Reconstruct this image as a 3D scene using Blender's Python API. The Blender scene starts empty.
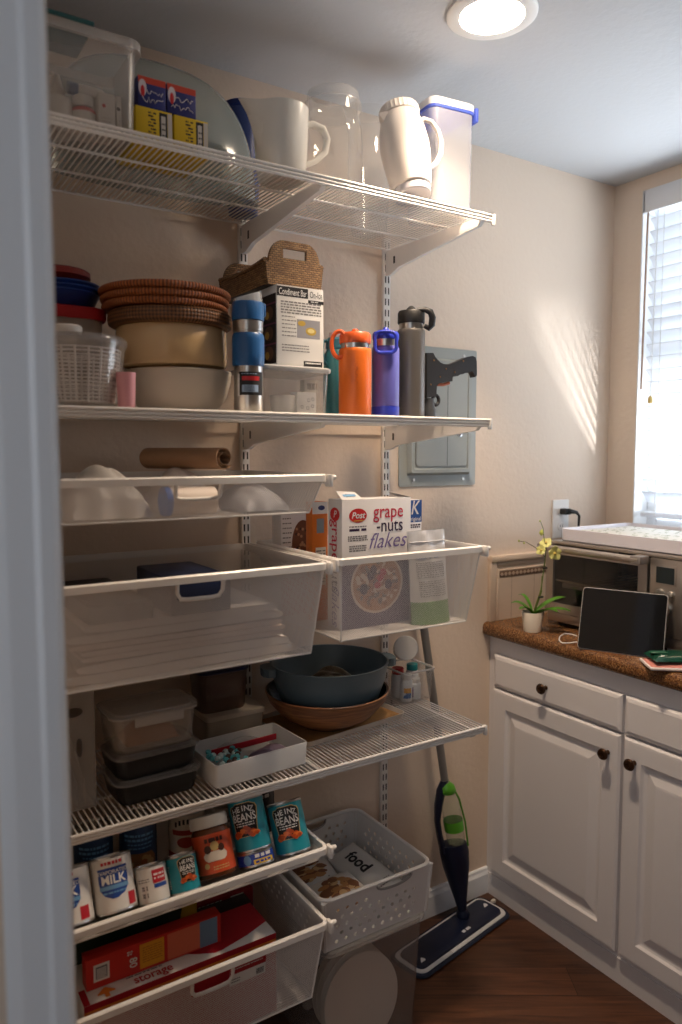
import bpy, bmesh, math, random
from mathutils import Vector, Matrix
random.seed(7)
SC = bpy.context.scene
COL = SC.collection
PI = math.pi
LAMP, SKY, WINP, BACKP, SUNP, EXPO, GLINT, BEAM = 62.0, 1.3, 118.0, 10.5, 0.0, 0.25, 120.0, 98.0
R = math.radians
def V(*a): return Vector(a)

# ------------------------------------------------------------------ camera
YAW, PITCH, FPX = R(32.7821), R(4.6385), 748.18
EYE = V(0.0, -1.8208, 1.481)
FW = V(math.sin(YAW)*math.cos(PITCH), math.cos(YAW)*math.cos(PITCH), -math.sin(PITCH))
RT = V(math.cos(YAW), -math.sin(YAW), 0)
UP = RT.cross(FW)
def at(px, py, x=None, y=None, z=None):
    """point of the room seen at a photo pixel, on the plane x=, y= or z="""
    d = FW + RT*((px-341)/FPX) + UP*((512-py)/FPX)
    i, t = (0, x) if x is not None else (1, y) if y is not None else (2, z)
    return EYE + d*((t-EYE[i])/d[i])

# ------------------------------------------------------------------ materials
def lin(c):
    o = []
    for v in c[:3]:
        v /= 255.0
        o.append(v/12.92 if v <= 0.04045 else ((v+0.055)/1.055)**2.4)
    return (*o, 1.0)
MATS = {}
def mat(name, col, rough=0.5, metal=0.0, bump=0, bscale=200, bdist=0.001, coat=0.0, vary=0.0, vscale=20, spec=None):
    if name in MATS: return MATS[name]
    m = bpy.data.materials.new(name); m.use_nodes = True
    nt = m.node_tree; b = nt.nodes['Principled BSDF']
    b.inputs['Base Color'].default_value = lin(col)
    b.inputs['Roughness'].default_value = rough
    b.inputs['Metallic'].default_value = metal
    if spec is not None: b.inputs['Specular IOR Level'].default_value = spec
    if coat: b.inputs['Coat Weight'].default_value = coat; b.inputs['Coat Roughness'].default_value = 0.1
    if bump or vary:
        tc = nt.nodes.new('ShaderNodeTexCoord')
    if bump:
        n = nt.nodes.new('ShaderNodeTexNoise'); n.inputs['Scale'].default_value = bscale; n.inputs['Detail'].default_value = 3
        nt.links.new(tc.outputs['Object'], n.inputs['Vector'])
        bp = nt.nodes.new('ShaderNodeBump'); bp.inputs['Strength'].default_value = bump; bp.inputs['Distance'].default_value = bdist
        nt.links.new(n.outputs['Fac'], bp.inputs['Height']); nt.links.new(bp.outputs['Normal'], b.inputs['Normal'])
    if vary:
        n = nt.nodes.new('ShaderNodeTexNoise'); n.inputs['Scale'].default_value = vscale; n.inputs['Detail'].default_value = 4
        nt.links.new(tc.outputs['Object'], n.inputs['Vector'])
        mx = nt.nodes.new('ShaderNodeMix'); mx.data_type = 'RGBA'
        a = lin(col)
        mx.inputs[6].default_value = [min(1, v*(1-vary)) for v in a[:3]]+[1]
        mx.inputs[7].default_value = [min(1, v*(1+vary)) for v in a[:3]]+[1]
        nt.links.new(n.outputs['Fac'], mx.inputs[0]); nt.links.new(mx.outputs[2], b.inputs['Base Color'])
    MATS[name] = m
    return m
def film(name, col=(240, 240, 240), alpha=0.25, rough=0.15):
    """clear or frosted thin plastic / glass: mostly transparent with a glossy, slightly milky skin"""
    if name in MATS: return MATS[name]
    m = bpy.data.materials.new(name); m.use_nodes = True
    nt = m.node_tree; b = nt.nodes['Principled BSDF']; out = nt.nodes['Material Output']
    b.inputs['Base Color'].default_value = lin(col); b.inputs['Roughness'].default_value = rough
    tr = nt.nodes.new('ShaderNodeBsdfTransparent')
    fr = nt.nodes.new('ShaderNodeLayerWeight'); fr.inputs['Blend'].default_value = 0.5
    pw = nt.nodes.new('ShaderNodeMath'); pw.operation = 'POWER'; pw.inputs[1].default_value = 4.0
    nt.links.new(fr.outputs['Facing'], pw.inputs[0])
    ad = nt.nodes.new('ShaderNodeMath'); ad.operation = 'MULTIPLY_ADD'; ad.use_clamp = True
    ad.inputs[1].default_value = 0.25; ad.inputs[2].default_value = alpha
    nt.links.new(pw.outputs[0], ad.inputs[0])
    g2 = nt.nodes.new('ShaderNodeMath'); g2.operation = 'MULTIPLY_ADD'; g2.use_clamp = True
    g2.inputs[1].default_value = 0.45; g2.inputs[2].default_value = 0.045
    nt.links.new(pw.outputs[0], g2.inputs[0])
    gs = nt.nodes.new('ShaderNodeBsdfGlossy'); gs.inputs['Roughness'].default_value = rough
    mx = nt.nodes.new('ShaderNodeMixShader')
    nt.links.new(ad.outputs[0], mx.inputs[0]); nt.links.new(tr.outputs[0], mx.inputs[1]); nt.links.new(b.outputs[0], mx.inputs[2])
    m2 = nt.nodes.new('ShaderNodeMixShader')
    nt.links.new(g2.outputs[0], m2.inputs[0]); nt.links.new(mx.outputs[0], m2.inputs[1]); nt.links.new(gs.outputs[0], m2.inputs[2])
    nt.links.new(m2.outputs[0], out.inputs[0])
    MATS[name] = m
    return m
def nodes(m):
    nt = m.node_tree
    def N(t, **kw):
        n = nt.nodes.new(t)
        for k, v in kw.items(): setattr(n, k, v)
        return n
    return nt, N, nt.links.new
def mesh_mat(name, ax, col=(226, 220, 214), pitch=0.0046, open_=0.30):
    """powder-coated expanded-metal mesh: real round holes by pattern along two axes"""
    m = mat(name, col, 0.45); nt, N, L = nodes(m)
    tc = N('ShaderNodeTexCoord'); sp = N('ShaderNodeSeparateXYZ'); L(tc.outputs['Object'], sp.inputs[0])
    k = 2*PI/pitch
    def M(op, a, b=None):
        n = N('ShaderNodeMath', operation=op)
        for i, q in enumerate((a, b)):
            if q is None: continue
            if isinstance(q, (int, float)): n.inputs[i].default_value = q
            else: L(q, n.inputs[i])
        return n.outputs[0]
    u = M('MULTIPLY', sp.outputs[ax[0]], k); v = M('MULTIPLY', sp.outputs[ax[1]], k)
    s1 = M('COSINE', M('ADD', u, v)); s2 = M('COSINE', M('SUBTRACT', u, v))
    h = M('GREATER_THAN', M('ADD', s1, s2), open_)
    tr = N('ShaderNodeBsdfTransparent'); mx = N('ShaderNodeMixShader')
    L(h, mx.inputs[0]); L(nt.nodes['Principled BSDF'].outputs[0], mx.inputs[1]); L(tr.outputs[0], mx.inputs[2])
    L(mx.outputs[0], nt.nodes['Material Output'].inputs[0])
    return m

# ------------------------------------------------------------------ mesh builder
_TXT = {}
def text_geo(body, size, bold=0.0, shear=0.0, spacing=1.0):
    key = (body, bold, shear, spacing)
    if key not in _TXT:
        cu = bpy.data.curves.new('t', 'FONT'); cu.body = body; cu.size = 1; cu.align_x = 'CENTER'; cu.align_y = 'CENTER'
        cu.offset = bold; cu.shear = shear; cu.space_character = spacing; cu.resolution_u = 3
        o = bpy.data.objects.new('t', cu); COL.objects.link(o)
        dg = bpy.context.evaluated_depsgraph_get(); ev = o.evaluated_get(dg); me = ev.to_mesh()
        _TXT[key] = ([(v.co.x, v.co.y) for v in me.vertices], [tuple(p.vertices) for p in me.polygons])
        ev.to_mesh_clear(); bpy.data.objects.remove(o); bpy.data.curves.remove(cu)
    vs, fs = _TXT[key]
    return [(x*size, y*size) for x, y in vs], fs
def rr(w, d, r, z, n=5, cx=0.0, cy=0.0):
    r = min(r, w/2-1e-5, d/2-1e-5); o = []
    for k, (sx, sy) in enumerate(((1, 1), (-1, 1), (-1, -1), (1, -1))):
        for i in range(n+1):
            a = PI/2*(k+i/n)
            o.append(V(cx+sx*(w/2-r)+r*math.cos(a), cy+sy*(d/2-r)+r*math.sin(a), z))
    return o
def circ(r, z, n=32, ry=None, cx=0, cy=0):
    return [V(cx+r*math.cos(2*PI*i/n), cy+(ry or r)*math.sin(2*PI*i/n), z) for i in range(n)]
class MB:
    def __init__(s): s.v = []; s.f = []; s.mi = []; s.sm = []
    def add(s, verts, faces, m=0, smooth=False, M=None):
        b = len(s.v)
        for v in verts:
            v = Vector(v); s.v.append(M @ v if M else v)
        for f in faces: s.f.append([b+i for i in f]); s.mi.append(m); s.sm.append(smooth)
        return s
    def box(s, x0, x1, y0, y1, z0, z1, m=0, bev=0.0, M=None, seg=2):
        if bev <= 0:
            vs = [(x, y, z) for z in (z0, z1) for y in (y0, y1) for x in (x0, x1)]
            return s.add(vs, [(0, 2, 3, 1), (4, 5, 7, 6), (0, 1, 5, 4), (1, 3, 7, 5), (3, 2, 6, 7), (2, 0, 4, 6)], m, False, M)
        bm = bmesh.new(); bmesh.ops.create_cube(bm, size=1)
        for v in bm.verts: v.co = V((x0+x1)/2+v.co.x*(x1-x0), (y0+y1)/2+v.co.y*(y1-y0), (z0+z1)/2+v.co.z*(z1-z0))
        bmesh.ops.bevel(bm, geom=bm.edges[:], offset=bev, segments=seg, affect='EDGES', profile=0.5)
        bm.verts.index_update()
        s.add([v.co.copy() for v in bm.verts], [[v.index for v in f.verts] for f in bm.faces], m, True, M); bm.free()
        return s
    def loft(s, loops, m=0, cap0=True, cap1=True, smooth=True, M=None, closed=True, ring=False):
        n = len(loops[0]); vs = [p for l in loops for p in l]; fs = []
        for k in range(len(loops) if ring else len(loops)-1):
            a = k*n; b = ((k+1) % len(loops))*n
            for i in range(n if closed else n-1):
                j = (i+1) % n; fs.append((a+i, a+j, b+j, b+i))
        if cap0 and not ring: fs.append(tuple(reversed(range(n))))
        if cap1 and not ring: fs.append(tuple(range((len(loops)-1)*n, len(loops)*n)))
        return s.add(vs, fs, m, smooth, M)
    def lathe(s, prof, m=0, n=32, M=None, smooth=True, ry=1.0):
        """prof: (radius, z) from bottom outside up; a zero radius closes the surface"""
        vs = []; idx = []
        for r, z in prof:
            if r <= 1e-6: idx.append([len(vs)]); vs.append(V(0, 0, z))
            else:
                idx.append(list(range(len(vs), len(vs)+n)))
                vs += [V(r*math.cos(2*PI*i/n), ry*r*math.sin(2*PI*i/n), z) for i in range(n)]
        fs = []
        for a, b in zip(idx, idx[1:]):
            for i in range(n):
                j = (i+1) % n
                if len(a) == 1 and len(b) == 1: continue
                if len(a) == 1: fs.append((a[0], b[j], b[i]))
                elif len(b) == 1: fs.append((a[i], a[j], b[0]))
                else: fs.append((a[i], a[j], b[j], b[i]))
        return s.add(vs, fs, m, smooth, M)
    def tube(s, pts, r, m=0, n=8, closed=False, M=None, flat=1.0):
        pts = [Vector(p) for p in pts]; k = len(pts); rs = r if isinstance(r, (list, tuple)) else [r]*k
        t0 = (pts[1]-pts[0]).normalized()
        nrm = t0.orthogonal().normalized(); loops = []
        for i in range(k):
            if closed: t = (pts[(i+1) % k]-pts[i-1]).normalized()
            else: t = (pts[min(i+1, k-1)]-pts[max(i-1, 0)]).normalized()
            nrm = (nrm-t*nrm.dot(t)).normalized(); bn = t.cross(nrm)
            loops.append([pts[i]+nrm*(rs[i]*math.cos(2*PI*j/n))+bn*(rs[i]*flat*math.sin(2*PI*j/n)) for j in range(n)])
        return s.loft(loops, m, True, True, True, M, ring=closed)
    def plate(s, loops, fn, t, m=0, m2=None, smooth=False):
        """flat shape with holes: loops of (u,v), first the outline; fn(u,v,o) -> point, o = height; from o=0 to o=t"""
        bm = bmesh.new(); es = []
        for lp in loops:
            vs = [bm.verts.new((u, v, 0)) for u, v in lp]
            es += [bm.edges.new((vs[i], vs[(i+1) % len(vs)])) for i in range(len(vs))]
        bmesh.ops.triangle_fill(bm, use_beauty=True, use_dissolve=False, edges=es)
        bm.verts.index_update(); uv = [(v.co.x, v.co.y) for v in bm.verts]
        fs = [[v.index for v in f.verts] for f in bm.faces]; bm.free()
        s.add([fn(u, v, t) for u, v in uv], fs, m, smooth)
        if t:
            s.add([fn(u, v, 0) for u, v in uv], [list(reversed(f)) for f in fs], m, smooth)
            for lp in loops:
                n = len(lp); vv = [fn(u, v, 0) for u, v in lp]+[fn(u, v, t) for u, v in lp]
                s.add(vv, [(i, (i+1) % n, n+(i+1) % n, n+i) for i in range(n)], m if m2 is None else m2, smooth)
        return s
    def surf(s, fn, nu, nv, m=0, smooth=True, cu=False):
        vs = [Vector(fn(i/(nu if cu else nu-1), j/(nv-1))) for j in range(nv) for i in range(nu)]; fs = []
        for j in range(nv-1):
            for i in range(nu if cu else nu-1):
                k = (i+1) % nu; fs.append((j*nu+i, j*nu+k, (j+1)*nu+k, (j+1)*nu+i))
        return s.add(vs, fs, m, smooth)
    def text(s, body, size, fn, u=0, v=0, m=0, bold=0.0, shear=0.0, off=0.0006, rot=0.0, sx=1.0, spacing=1.0):
        vs, fs = text_geo(body, size, bold, shear, spacing); c, q = math.cos(rot), math.sin(rot)
        return s.add([fn(u+(x*sx*c-y*q), v+(x*sx*q+y*c), off) for x, y in vs], fs, m)
    def quad(s, fn, u0, u1, v0, v1, m=0, off=0.0003, nu=1):
        vs = []; fs = []
        for i in range(nu+1):
            u = u0+(u1-u0)*i/nu; vs += [fn(u, v0, off), fn(u, v1, off)]
        for i in range(nu): fs.append((2*i, 2*i+2, 2*i+3, 2*i+1))
        return s.add(vs, fs, m)
    def rows(s, fn, u0, u1, zs, h, m=0, off=0.0004, word=0.006, seed=1, nu=1):
        """print too small to read: lines of word-long dashes"""
        rg = random.Random(seed)
        for z in zs:
            u = u0
            while u < u1-word*0.3:
                w = word*rg.uniform(0.5, 1.5); e = min(u+w, u1); s.quad(fn, u, e, z-h/2, z+h/2, m, off, nu); u = e+word*0.28
        return s
    def blob(s, fn, lefts, rights, zs, m=0, off=0.0004, nu=6):
        """a printed shape given by its left and right edge at each height; follows a curved face"""
        vs = []; fs = []
        for l, r, z in zip(lefts, rights, zs):
            vs += [fn(l+(r-l)*i/nu, z, off) for i in range(nu+1)]
        for k in range(len(zs)-1):
            for i in range(nu):
                a = k*(nu+1)+i; fs.append((a, a+1, a+nu+2, a+nu+1))
        return s.add(vs, fs, m)
    def ell(s, fn, u, v, ru, rv, m=0, off=0.0004, nu=6, k=10):
        zs = [v+rv*math.sin(-PI/2+PI*i/k) for i in range(k+1)]; ws = [ru*math.cos(-PI/2+PI*i/k) for i in range(k+1)]
        return s.blob(fn, [u-w for w in ws], [u+w for w in ws], zs, m, off, nu)
    def build(s, name, mats, parent=None, loc=None, rot=None, label=None, sharp=38, kind=None):
        me = bpy.data.meshes.new(name); me.from_pydata([tuple(v) for v in s.v], [], s.f)
        for m in (mats if isinstance(mats, (list, tuple)) else [mats]): me.materials.append(m)
        me.polygons.foreach_set('material_index', s.mi); me.polygons.foreach_set('use_smooth', s.sm)
        bm = bmesh.new(); bm.from_mesh(me); bmesh.ops.recalc_face_normals(bm, faces=bm.faces[:]) if getattr(s, 'recalc', False) else None
        bm.to_mesh(me); bm.free(); me.update()
        if any(s.sm): me.set_sharp_from_angle(angle=R(sharp))
        o = bpy.data.objects.new(name, me); COL.objects.link(o)
        if parent: o.parent = parent
        if loc is not None: o.location = loc
        if rot is not None: o.rotation_euler = rot
        if label: o['label'] = label
        if kind: o['kind'] = kind
        return o
def tag(o, label, cat, group=None, kind=None):
    o['label'] = label; o['category'] = cat
    if group: o['group'] = group
    if kind: o['kind'] = kind
    return o
def thing(name, label, cat, loc, rz=0.0, rx=0.0, ry=0.0, group=None):
    o = bpy.data.objects.new(name, None); COL.objects.link(o)
    o.empty_display_size = 0.05; o.location = loc; o.rotation_euler = (rx, ry, rz)
    return tag(o, label, cat, group)
def struct(o): o['kind'] = 'structure'; return o
def face(o, u, v):
    """mapping (u, v, height) for printing on a flat face with origin o and axes u, v"""
    o, u, v = Vector(o), Vector(u).normalized(), Vector(v).normalized(); n = u.cross(v)
    return lambda a, b, h=0.0: o+u*a+v*b+n*h
def wrap(r, phi0):
    """mapping (arc length, z, height) onto an upright cylinder; phi0 = direction of its middle"""
    return lambda a, b, h=0.0: V((r+h)*math.cos(phi0+a/r), (r+h)*math.sin(phi0+a/r), b)
def copy_thing(o, loc, label, rot=None):
    """a copy of a thing with copies of its parts and sub-parts"""
    r = o.copy(); COL.objects.link(r); r.location = loc; r['label'] = label
    if rot is not None: r.rotation_euler = rot
    for ch in list(o.children):
        c = ch.copy(); COL.objects.link(c); c.parent = r
        for g in list(ch.children):
            d = g.copy(); COL.objects.link(d); d.parent = c
    return r
def inset(vs, k): return vs

# shared materials
WHITE = mat('white_coat', (232, 229, 225), 0.4)
WIRE = mat('white_wire_coat', (235, 230, 224), 0.35)
PLASTIC = mat('white_plastic', (226, 224, 222), 0.35)
PAPER = mat('white_paper', (228, 226, 222), 0.7)
PRINT = mat('black_print', (30, 28, 30), 0.6)
GREYP = mat('grey_print', (120, 116, 116), 0.6)
STEEL = mat('brushed_steel', (200, 196, 190), 0.28, 1.0)
TIN = mat('tin', (205, 203, 200), 0.3, 1.0)
BLACK = mat('black_plastic', (22, 22, 23), 0.4)
RED = mat('red_print', (190, 28, 36), 0.45)
CLEAR = film('clear_plastic', (245, 245, 245), 0.10, 0.08)
FROST = film('frosted_plastic', (232, 230, 228), 0.42, 0.35)
GLASS = film('clear_glass', (238, 245, 242), 0.05, 0.03)
# ================================================================== the room
FZ = -0.0423                                   # floor
CZ = 2.44                                      # ceiling
WX = 2.3595                                    # window wall
XL, XR = 0.864, 1.3256                         # the two wall standards
S1, S2, S3 = 2.0694, 1.5638, 0.7628            # tops of the three wire shelves
SF = -0.4136                                   # shelf fronts
DF = -0.45                                     # drawer fronts

# wall paint with an orange-peel texture
wallm = mat('beige_wall_paint', (228, 209, 190), 0.75, bump=0.35, bscale=55, bdist=0.004)
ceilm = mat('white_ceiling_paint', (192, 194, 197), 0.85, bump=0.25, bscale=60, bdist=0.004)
trimm = mat('white_trim_paint', (236, 239, 243), 0.35)
def wood_floor():
    m = mat('wood_floor', (92, 58, 38), 0.38); nt, N, L = nodes(m); b = nt.nodes['Principled BSDF']
    tc = N('ShaderNodeTexCoord'); mp = N('ShaderNodeMapping'); mp.inputs['Rotation'].default_value = (0, 0, R(33))
    L(tc.outputs['Object'], mp.inputs[0])
    br = N('ShaderNodeTexBrick'); br.inputs['Scale'].default_value = 1; br.inputs['Brick Width'].default_value = 1.1; br.inputs['Row Height'].default_value = 0.115
    br.inputs['Mortar Size'].default_value = 0.0012; br.inputs['Color1'].default_value = lin((92, 58, 38)); br.inputs['Color2'].default_value = lin((70, 45, 30)); br.inputs['Mortar'].default_value = lin((40, 24, 16))
    L(mp.outputs[0], br.inputs['Vector'])
    m2 = N('ShaderNodeMapping'); m2.inputs['Scale'].default_value = (3, 42, 1); L(mp.outputs[0], m2.inputs[0])
    no = N('ShaderNodeTexNoise'); no.inputs['Scale'].default_value = 1.6; no.inputs['Detail'].default_value = 6; no.inputs['Distortion'].default_value = 0.8; L(m2.outputs[0], no.inputs['Vector'])
    cr = N('ShaderNodeValToRGB'); cr.color_ramp.elements[0].position = 0.3; cr.color_ramp.elements[0].color = (0.42, 0.38, 0.36, 1); cr.color_ramp.elements[1].position = 0.7; cr.color_ramp.elements[1].color = (1.15, 1.1, 1.05, 1)
    L(no.outputs['Fac'], cr.inputs[0])
    mx = N('ShaderNodeMix', data_type='RGBA', blend_type='MULTIPLY'); mx.inputs[0].default_value = 1
    L(br.outputs['Color'], mx.inputs[6]); L(cr.outputs[0], mx.inputs[7]); L(mx.outputs[2], b.inputs['Base Color'])
    return m
struct(MB().box(-1.6, WX+0.1, -4.6, 0.1, FZ-0.05, FZ).build('floor', wood_floor()))
struct(MB().box(-1.6, WX+0.1, -4.6, 0.1, CZ, CZ+0.08).build('ceiling', ceilm))
struct(MB().box(-1.6, WX+0.1, 0.0, 0.1, FZ, CZ).build('wall_back', wallm))
# window wall: pieces around one opening, part of one wall
WY0, WY1, WZ0, WZ1 = -1.12, -0.116, 1.185, 2.392
mb = MB()
mb.box(WX, WX+0.13, WY1, 0.0, FZ, CZ).box(WX, WX+0.13, -4.6, WY0, FZ, CZ).box(WX, WX+0.13, WY0, WY1, FZ, WZ0).box(WX, WX+0.13, WY0, WY1, WZ1, CZ)
struct(mb.build('wall_right', wallm))
# left: the pantry side wall and the doorway nib that closes off the left of the view
JX, JY = 0.1806, -1.0
mb = MB(); mb.box(-0.02, 0.20, -0.90, 0.0, FZ, CZ)
struct(mb.build('wall_left', wallm))
mb = MB(); mb.box(-1.6, 0.176, -0.985, -0.90, FZ, CZ); struct(mb.build('wall_front', mat('white_wall_paint', (222, 224, 228), 0.5)))
# the door casing around the pantry opening: moulded profile standing in front of the nib
prof = [(0.0, 0), (0.0, 0.010), (0.006, 0.014), (0.020, 0.014), (0.026, 0.011), (0.052, 0.009), (0.062, 0.006), (0.068, 0.004), (0.068, 0)]
loops = [[V(JX-0.004-u, -0.985-v, z) for u, v in prof] for z in (FZ, CZ)]
mb = MB().loft(loops, 0, smooth=False)
mb.box(0.176, JX, -0.985, -0.89, FZ, CZ)
struct(mb.build('trim_1', trimm))
# beige strip of wall in the groove, then a second casing at the far left
struct(MB().box(JX-0.100, JX-0.068, -0.9885, -0.985, FZ, CZ).build('trim_4', wallm))
loops = [[V(JX-0.101-u, -0.985-v, z) for u, v in prof] for z in (FZ, CZ)]
struct(MB().loft(loops, 0, smooth=False).build('trim_2', trimm))
# unseen kitchen behind the camera: left wall, far wall added to cut sky light
struct(MB().box(-1.05, -0.95, -4.6, -0.985, FZ, CZ).build('wall_side', wallm))
struct(MB().box(-1.6, WX+0.1, -4.7, -4.6, FZ, CZ).build('wall_far', wallm))
# baseboard
bz = 0.048
loops = [[V(x, -d, z) for d, z in ((0, FZ), (0.014, FZ), (0.014, bz-0.022), (0.009, bz-0.012), (0.008, bz-0.004), (0.004, bz), (0, bz))] for x in (0.2, 1.772)]
struct(MB().loft(loops, 0, smooth=False).build('baseboard_back', trimm))

# window frame, glass and sill
mb = MB(); fx0, fx1 = WX+0.075, WX+0.115
for a, b, c, d in ((WY0+0.004, WY0+0.045, WZ0+0.009, WZ1-0.003), (WY1-0.045, WY1-0.004, WZ0+0.009, WZ1-0.003), (WY0+0.046, WY1-0.046, WZ0+0.009, WZ0+0.05), (WY0+0.046, WY1-0.046, WZ1-0.05, WZ1-0.003), (WY0+0.046, WY1-0.046, 1.80, 1.84)):
    mb.box(fx0, fx1, a, b, c, d, 0, 0.004)
for a, b, c, d in ((WY0, WY0+0.004, WZ0, WZ1), (WY1-0.004, WY1, WZ0, WZ1), (WY0+0.004, WY1-0.004, WZ1-0.003, WZ1)): mb.box(WX+0.0005, fx1, a, b, c, d)
win = struct(mb.build('window_1', mat('white_vinyl', (236, 238, 240), 0.4)))
struct(MB().box(WX+0.09, WX+0.096, WY0+0.04, WY1-0.04, WZ0+0.04, WZ1-0.04).build('pane', GLASS, win))
struct(MB().box(WX+0.001, fx0, WY0+0.004, WY1-0.004, WZ0+0.0003, WZ0+0.0085, 0, 0.002).build('sill', MATS['white_vinyl'], win))

# recessed ceiling light
lp = at(492, 13, z=CZ)
t = thing('ceiling_light', 'round white recessed ceiling light glowing above the shelves', 'ceiling light', lp)
MB().lathe([(0.099, 0.0), (0.099, -0.005), (0.094, -0.0085), (0.071, -0.0085), (0.070, -0.002)], 0, 48).build('trim_ring', mat('light_trim', (238, 236, 232), 0.4), t)
em = bpy.data.materials.new('lamp_lens'); em.use_nodes = True
b = em.node_tree.nodes['Principled BSDF']; b.inputs['Base Color'].default_value = (1, 1, 1, 1); b.inputs['Emission Color'].default_value = (1.0, 0.80, 0.60, 1); b.inputs['Emission Strength'].default_value = LAMP
MB().lathe([(0.0695, -0.0075), (0.035, -0.0076), (0.0, -0.0076)], 0, 40).build('lens', em, t)

sl = bpy.data.lights.new('downlight_beam', 'SPOT'); sl.energy = BEAM; sl.color = (1.0, 0.77, 0.56); sl.spot_size = R(104); sl.spot_blend = 0.75; sl.shadow_soft_size = 0.065
so_ = bpy.data.objects.new('downlight_beam', sl); COL.objects.link(so_); so_.location = lp+V(0, 0, -0.012)

# ------------------------------------------------------------------ window blind
t = thing('window_blind', 'white horizontal slat blind hanging in the bright window', 'window blind', (WX+0.03, (WY0+WY1)/2, WZ0))
L0, L1 = WY0+0.010-(WY0+WY1)/2, WY1-0.012-(WY0+WY1)/2; Z = lambda z: z-WZ0
slat = mat('blind_slat', (240, 242, 245), 0.5)
nt, N, L = nodes(slat); tl = N('ShaderNodeBsdfTranslucent'); tl.inputs[0].default_value = (0.85, 0.88, 0.92, 1); mx = N('ShaderNodeMixShader'); mx.inputs[0].default_value = 0.36
L(nt.nodes['Principled BSDF'].outputs[0], mx.inputs[1]); L(tl.outputs[0], mx.inputs[2]); L(mx.outputs[0], nt.nodes['Material Output'].inputs[0])
mb = MB().box(-0.038, -0.026, L0-0.004, L1+0.004, Z(2.312), Z(2.388), 0, 0.003)
mb.box(-0.038, 0.02, L1-0.004, L1+0.004, Z(2.312), Z(2.388), 0, 0.001)
mb.build('valance', mat('blind_white', (232, 234, 238), 0.45), t)
MB().box(-0.022, 0.03, L0, L1-0.006, Z(2.345), Z(2.388), 0, 0.002).build('headrail', MATS['blind_white'], t)
mb = MB(); zz = 2.318; ns = 0
th = R(-48)
while zz > 1.283:
    c, s_ = math.cos(th), math.sin(th); pr = []
    for k in range(7):
        w = -0.0250+0.05*k/6; h = 0.003*(1-(2*k/6-1)**2)
        pr.append((w*c-h*s_, -(-w*s_)-0+h*c))
    up = [(a, Z(zz)+bb+0.0013) for a, bb in pr]; dn = [(a, Z(zz)+bb-0.0013) for a, bb in reversed(pr)]
    lo = [[V(a, y, bb) for a, bb in up+dn] for y in (L0, L1-0.012)]
    mb.loft(lo, 0, smooth=True); zz -= 0.0435; ns += 1
mb.build('slats', slat, t)
MB().box(-0.024, 0.024, L0, L1-0.012, Z(1.246), Z(1.264), 0, 0.004).build('bottom_rail', slat, t)
cordm = mat('blind_cord', (225, 224, 220), 0.8)
mb = MB()
for yy in (L1-0.075, L1-0.30, L1-0.52, L1-0.8):
    for xx in (-0.029, 0.029): mb.tube([(xx, yy, Z(2.345)), (xx, yy, Z(1.25))], 0.0011, 0, 5)
mb.build('ladder_cord', cordm, t)
MB().tube([(-0.034, L1-0.016, Z(2.31)), (-0.036, L1-0.016, Z(2.29)), (-0.040, L1-0.013, Z(1.70))], 0.0038, 0, 8).build('tilt_wand', mat('wand_brown', (176, 148, 128), 0.4), t)
mb = MB().tube([(-0.040, L1-0.058, Z(2.31)), (-0.041, L1-0.052, Z(1.67))], 0.0012, 0, 5); lc = mb.build('lift_cord', cordm, t)
MB().lathe([(0, -0.022), (0.008, -0.020), (0.008, -0.006), (0.004, 0.004), (0, 0.006)], 0, 12, Matrix.Translation((-0.041, L1-0.052, Z(1.67)))).build('tassel', mat('tassel_wood', (226, 196, 120), 0.5), lc)

# ------------------------------------------------------------------ wall fittings
a = at(398, 487, y=0); b = at(474, 486, y=0); w = b.x-a.x; h = 0.43
t = thing('breaker_panel', 'grey metal electrical breaker panel on the wall behind the shelf', 'breaker panel', V(a.x, -0.001, a.z))
pm = mat('grey_panel_paint', (152, 157, 154), 0.45, bump=0.05, bscale=300)
def rect(x0, x1, z0, z1, y, r=0.006, n=3):
    return [V(p.x, y, p.y) for p in [V(q.x, q.y, 0) for q in rr(x1-x0, z1-z0, r, 0, n, (x0+x1)/2, (z0+z1)/2)]]
mb = MB(); mb.loft([rect(0, w, 0, h, 0), rect(0, w, 0, h, -0.003), rect(0.028, w-0.028, 0.034, h-0.034, -0.006), rect(0.036, w-0.036, 0.042, h-0.042, -0.020), rect(0.046, w-0.046, 0.052, h-0.052, -0.020), rect(0.050, w-0.050, 0.056, h-0.056, -0.016)], 0, smooth=False)
mb.recalc = True
mb.build('frame', pm, t)
dx0, dx1, dz0, dz1 = 0.053, w-0.052, 0.060, h-0.060
dr = MB().loft([rect(dx0, dx1, dz0, dz1, -0.0155, 0.012), rect(dx0, dx1, dz0, dz1, -0.019, 0.012), rect(dx0+0.003, dx1-0.003, dz0+0.003, dz1-0.003, -0.0205, 0.012)], 0, smooth=False)
dr.recalc = True
seam = dx0+(dx1-dx0)*0.60
dr.box(seam-0.0008, seam+0.0008, -0.0208, -0.0204, dz0+0.003, dz1-0.003, 1)
dr = dr.build('door', [pm, mat('dark_gap', (60, 64, 66), 0.6)], t)
mb = MB(); fm = Matrix.Translation((dx1-0.032, -0.0205, dz0+0.105)) @ Matrix.Rotation(R(90), 4, 'X')
mb.lathe([(0.012, 0), (0.012, 0.002), (0.008, 0.003), (0.008, 0.001), (0, 0.001)], 0, 20, fm); mb.box(dx1-0.035, dx1-0.030, -0.0255, -0.0215, dz0+0.098, dz0+0.113, 0, 0.001)
mb.build('latch', mat('latch_metal', (170, 174, 176), 0.35, 0.6), dr)
for sx in (0.055, w-0.055):
    for sz in (0.020, h-0.020):
        MB().lathe([(0.005, 0), (0.0045, 0.0025), (0, 0.003)], 0, 12, Matrix.Translation((sx, -0.0035, sz)) @ Matrix.Rotation(R(90), 4, 'X')).build('screw', STEEL, t)

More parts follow.
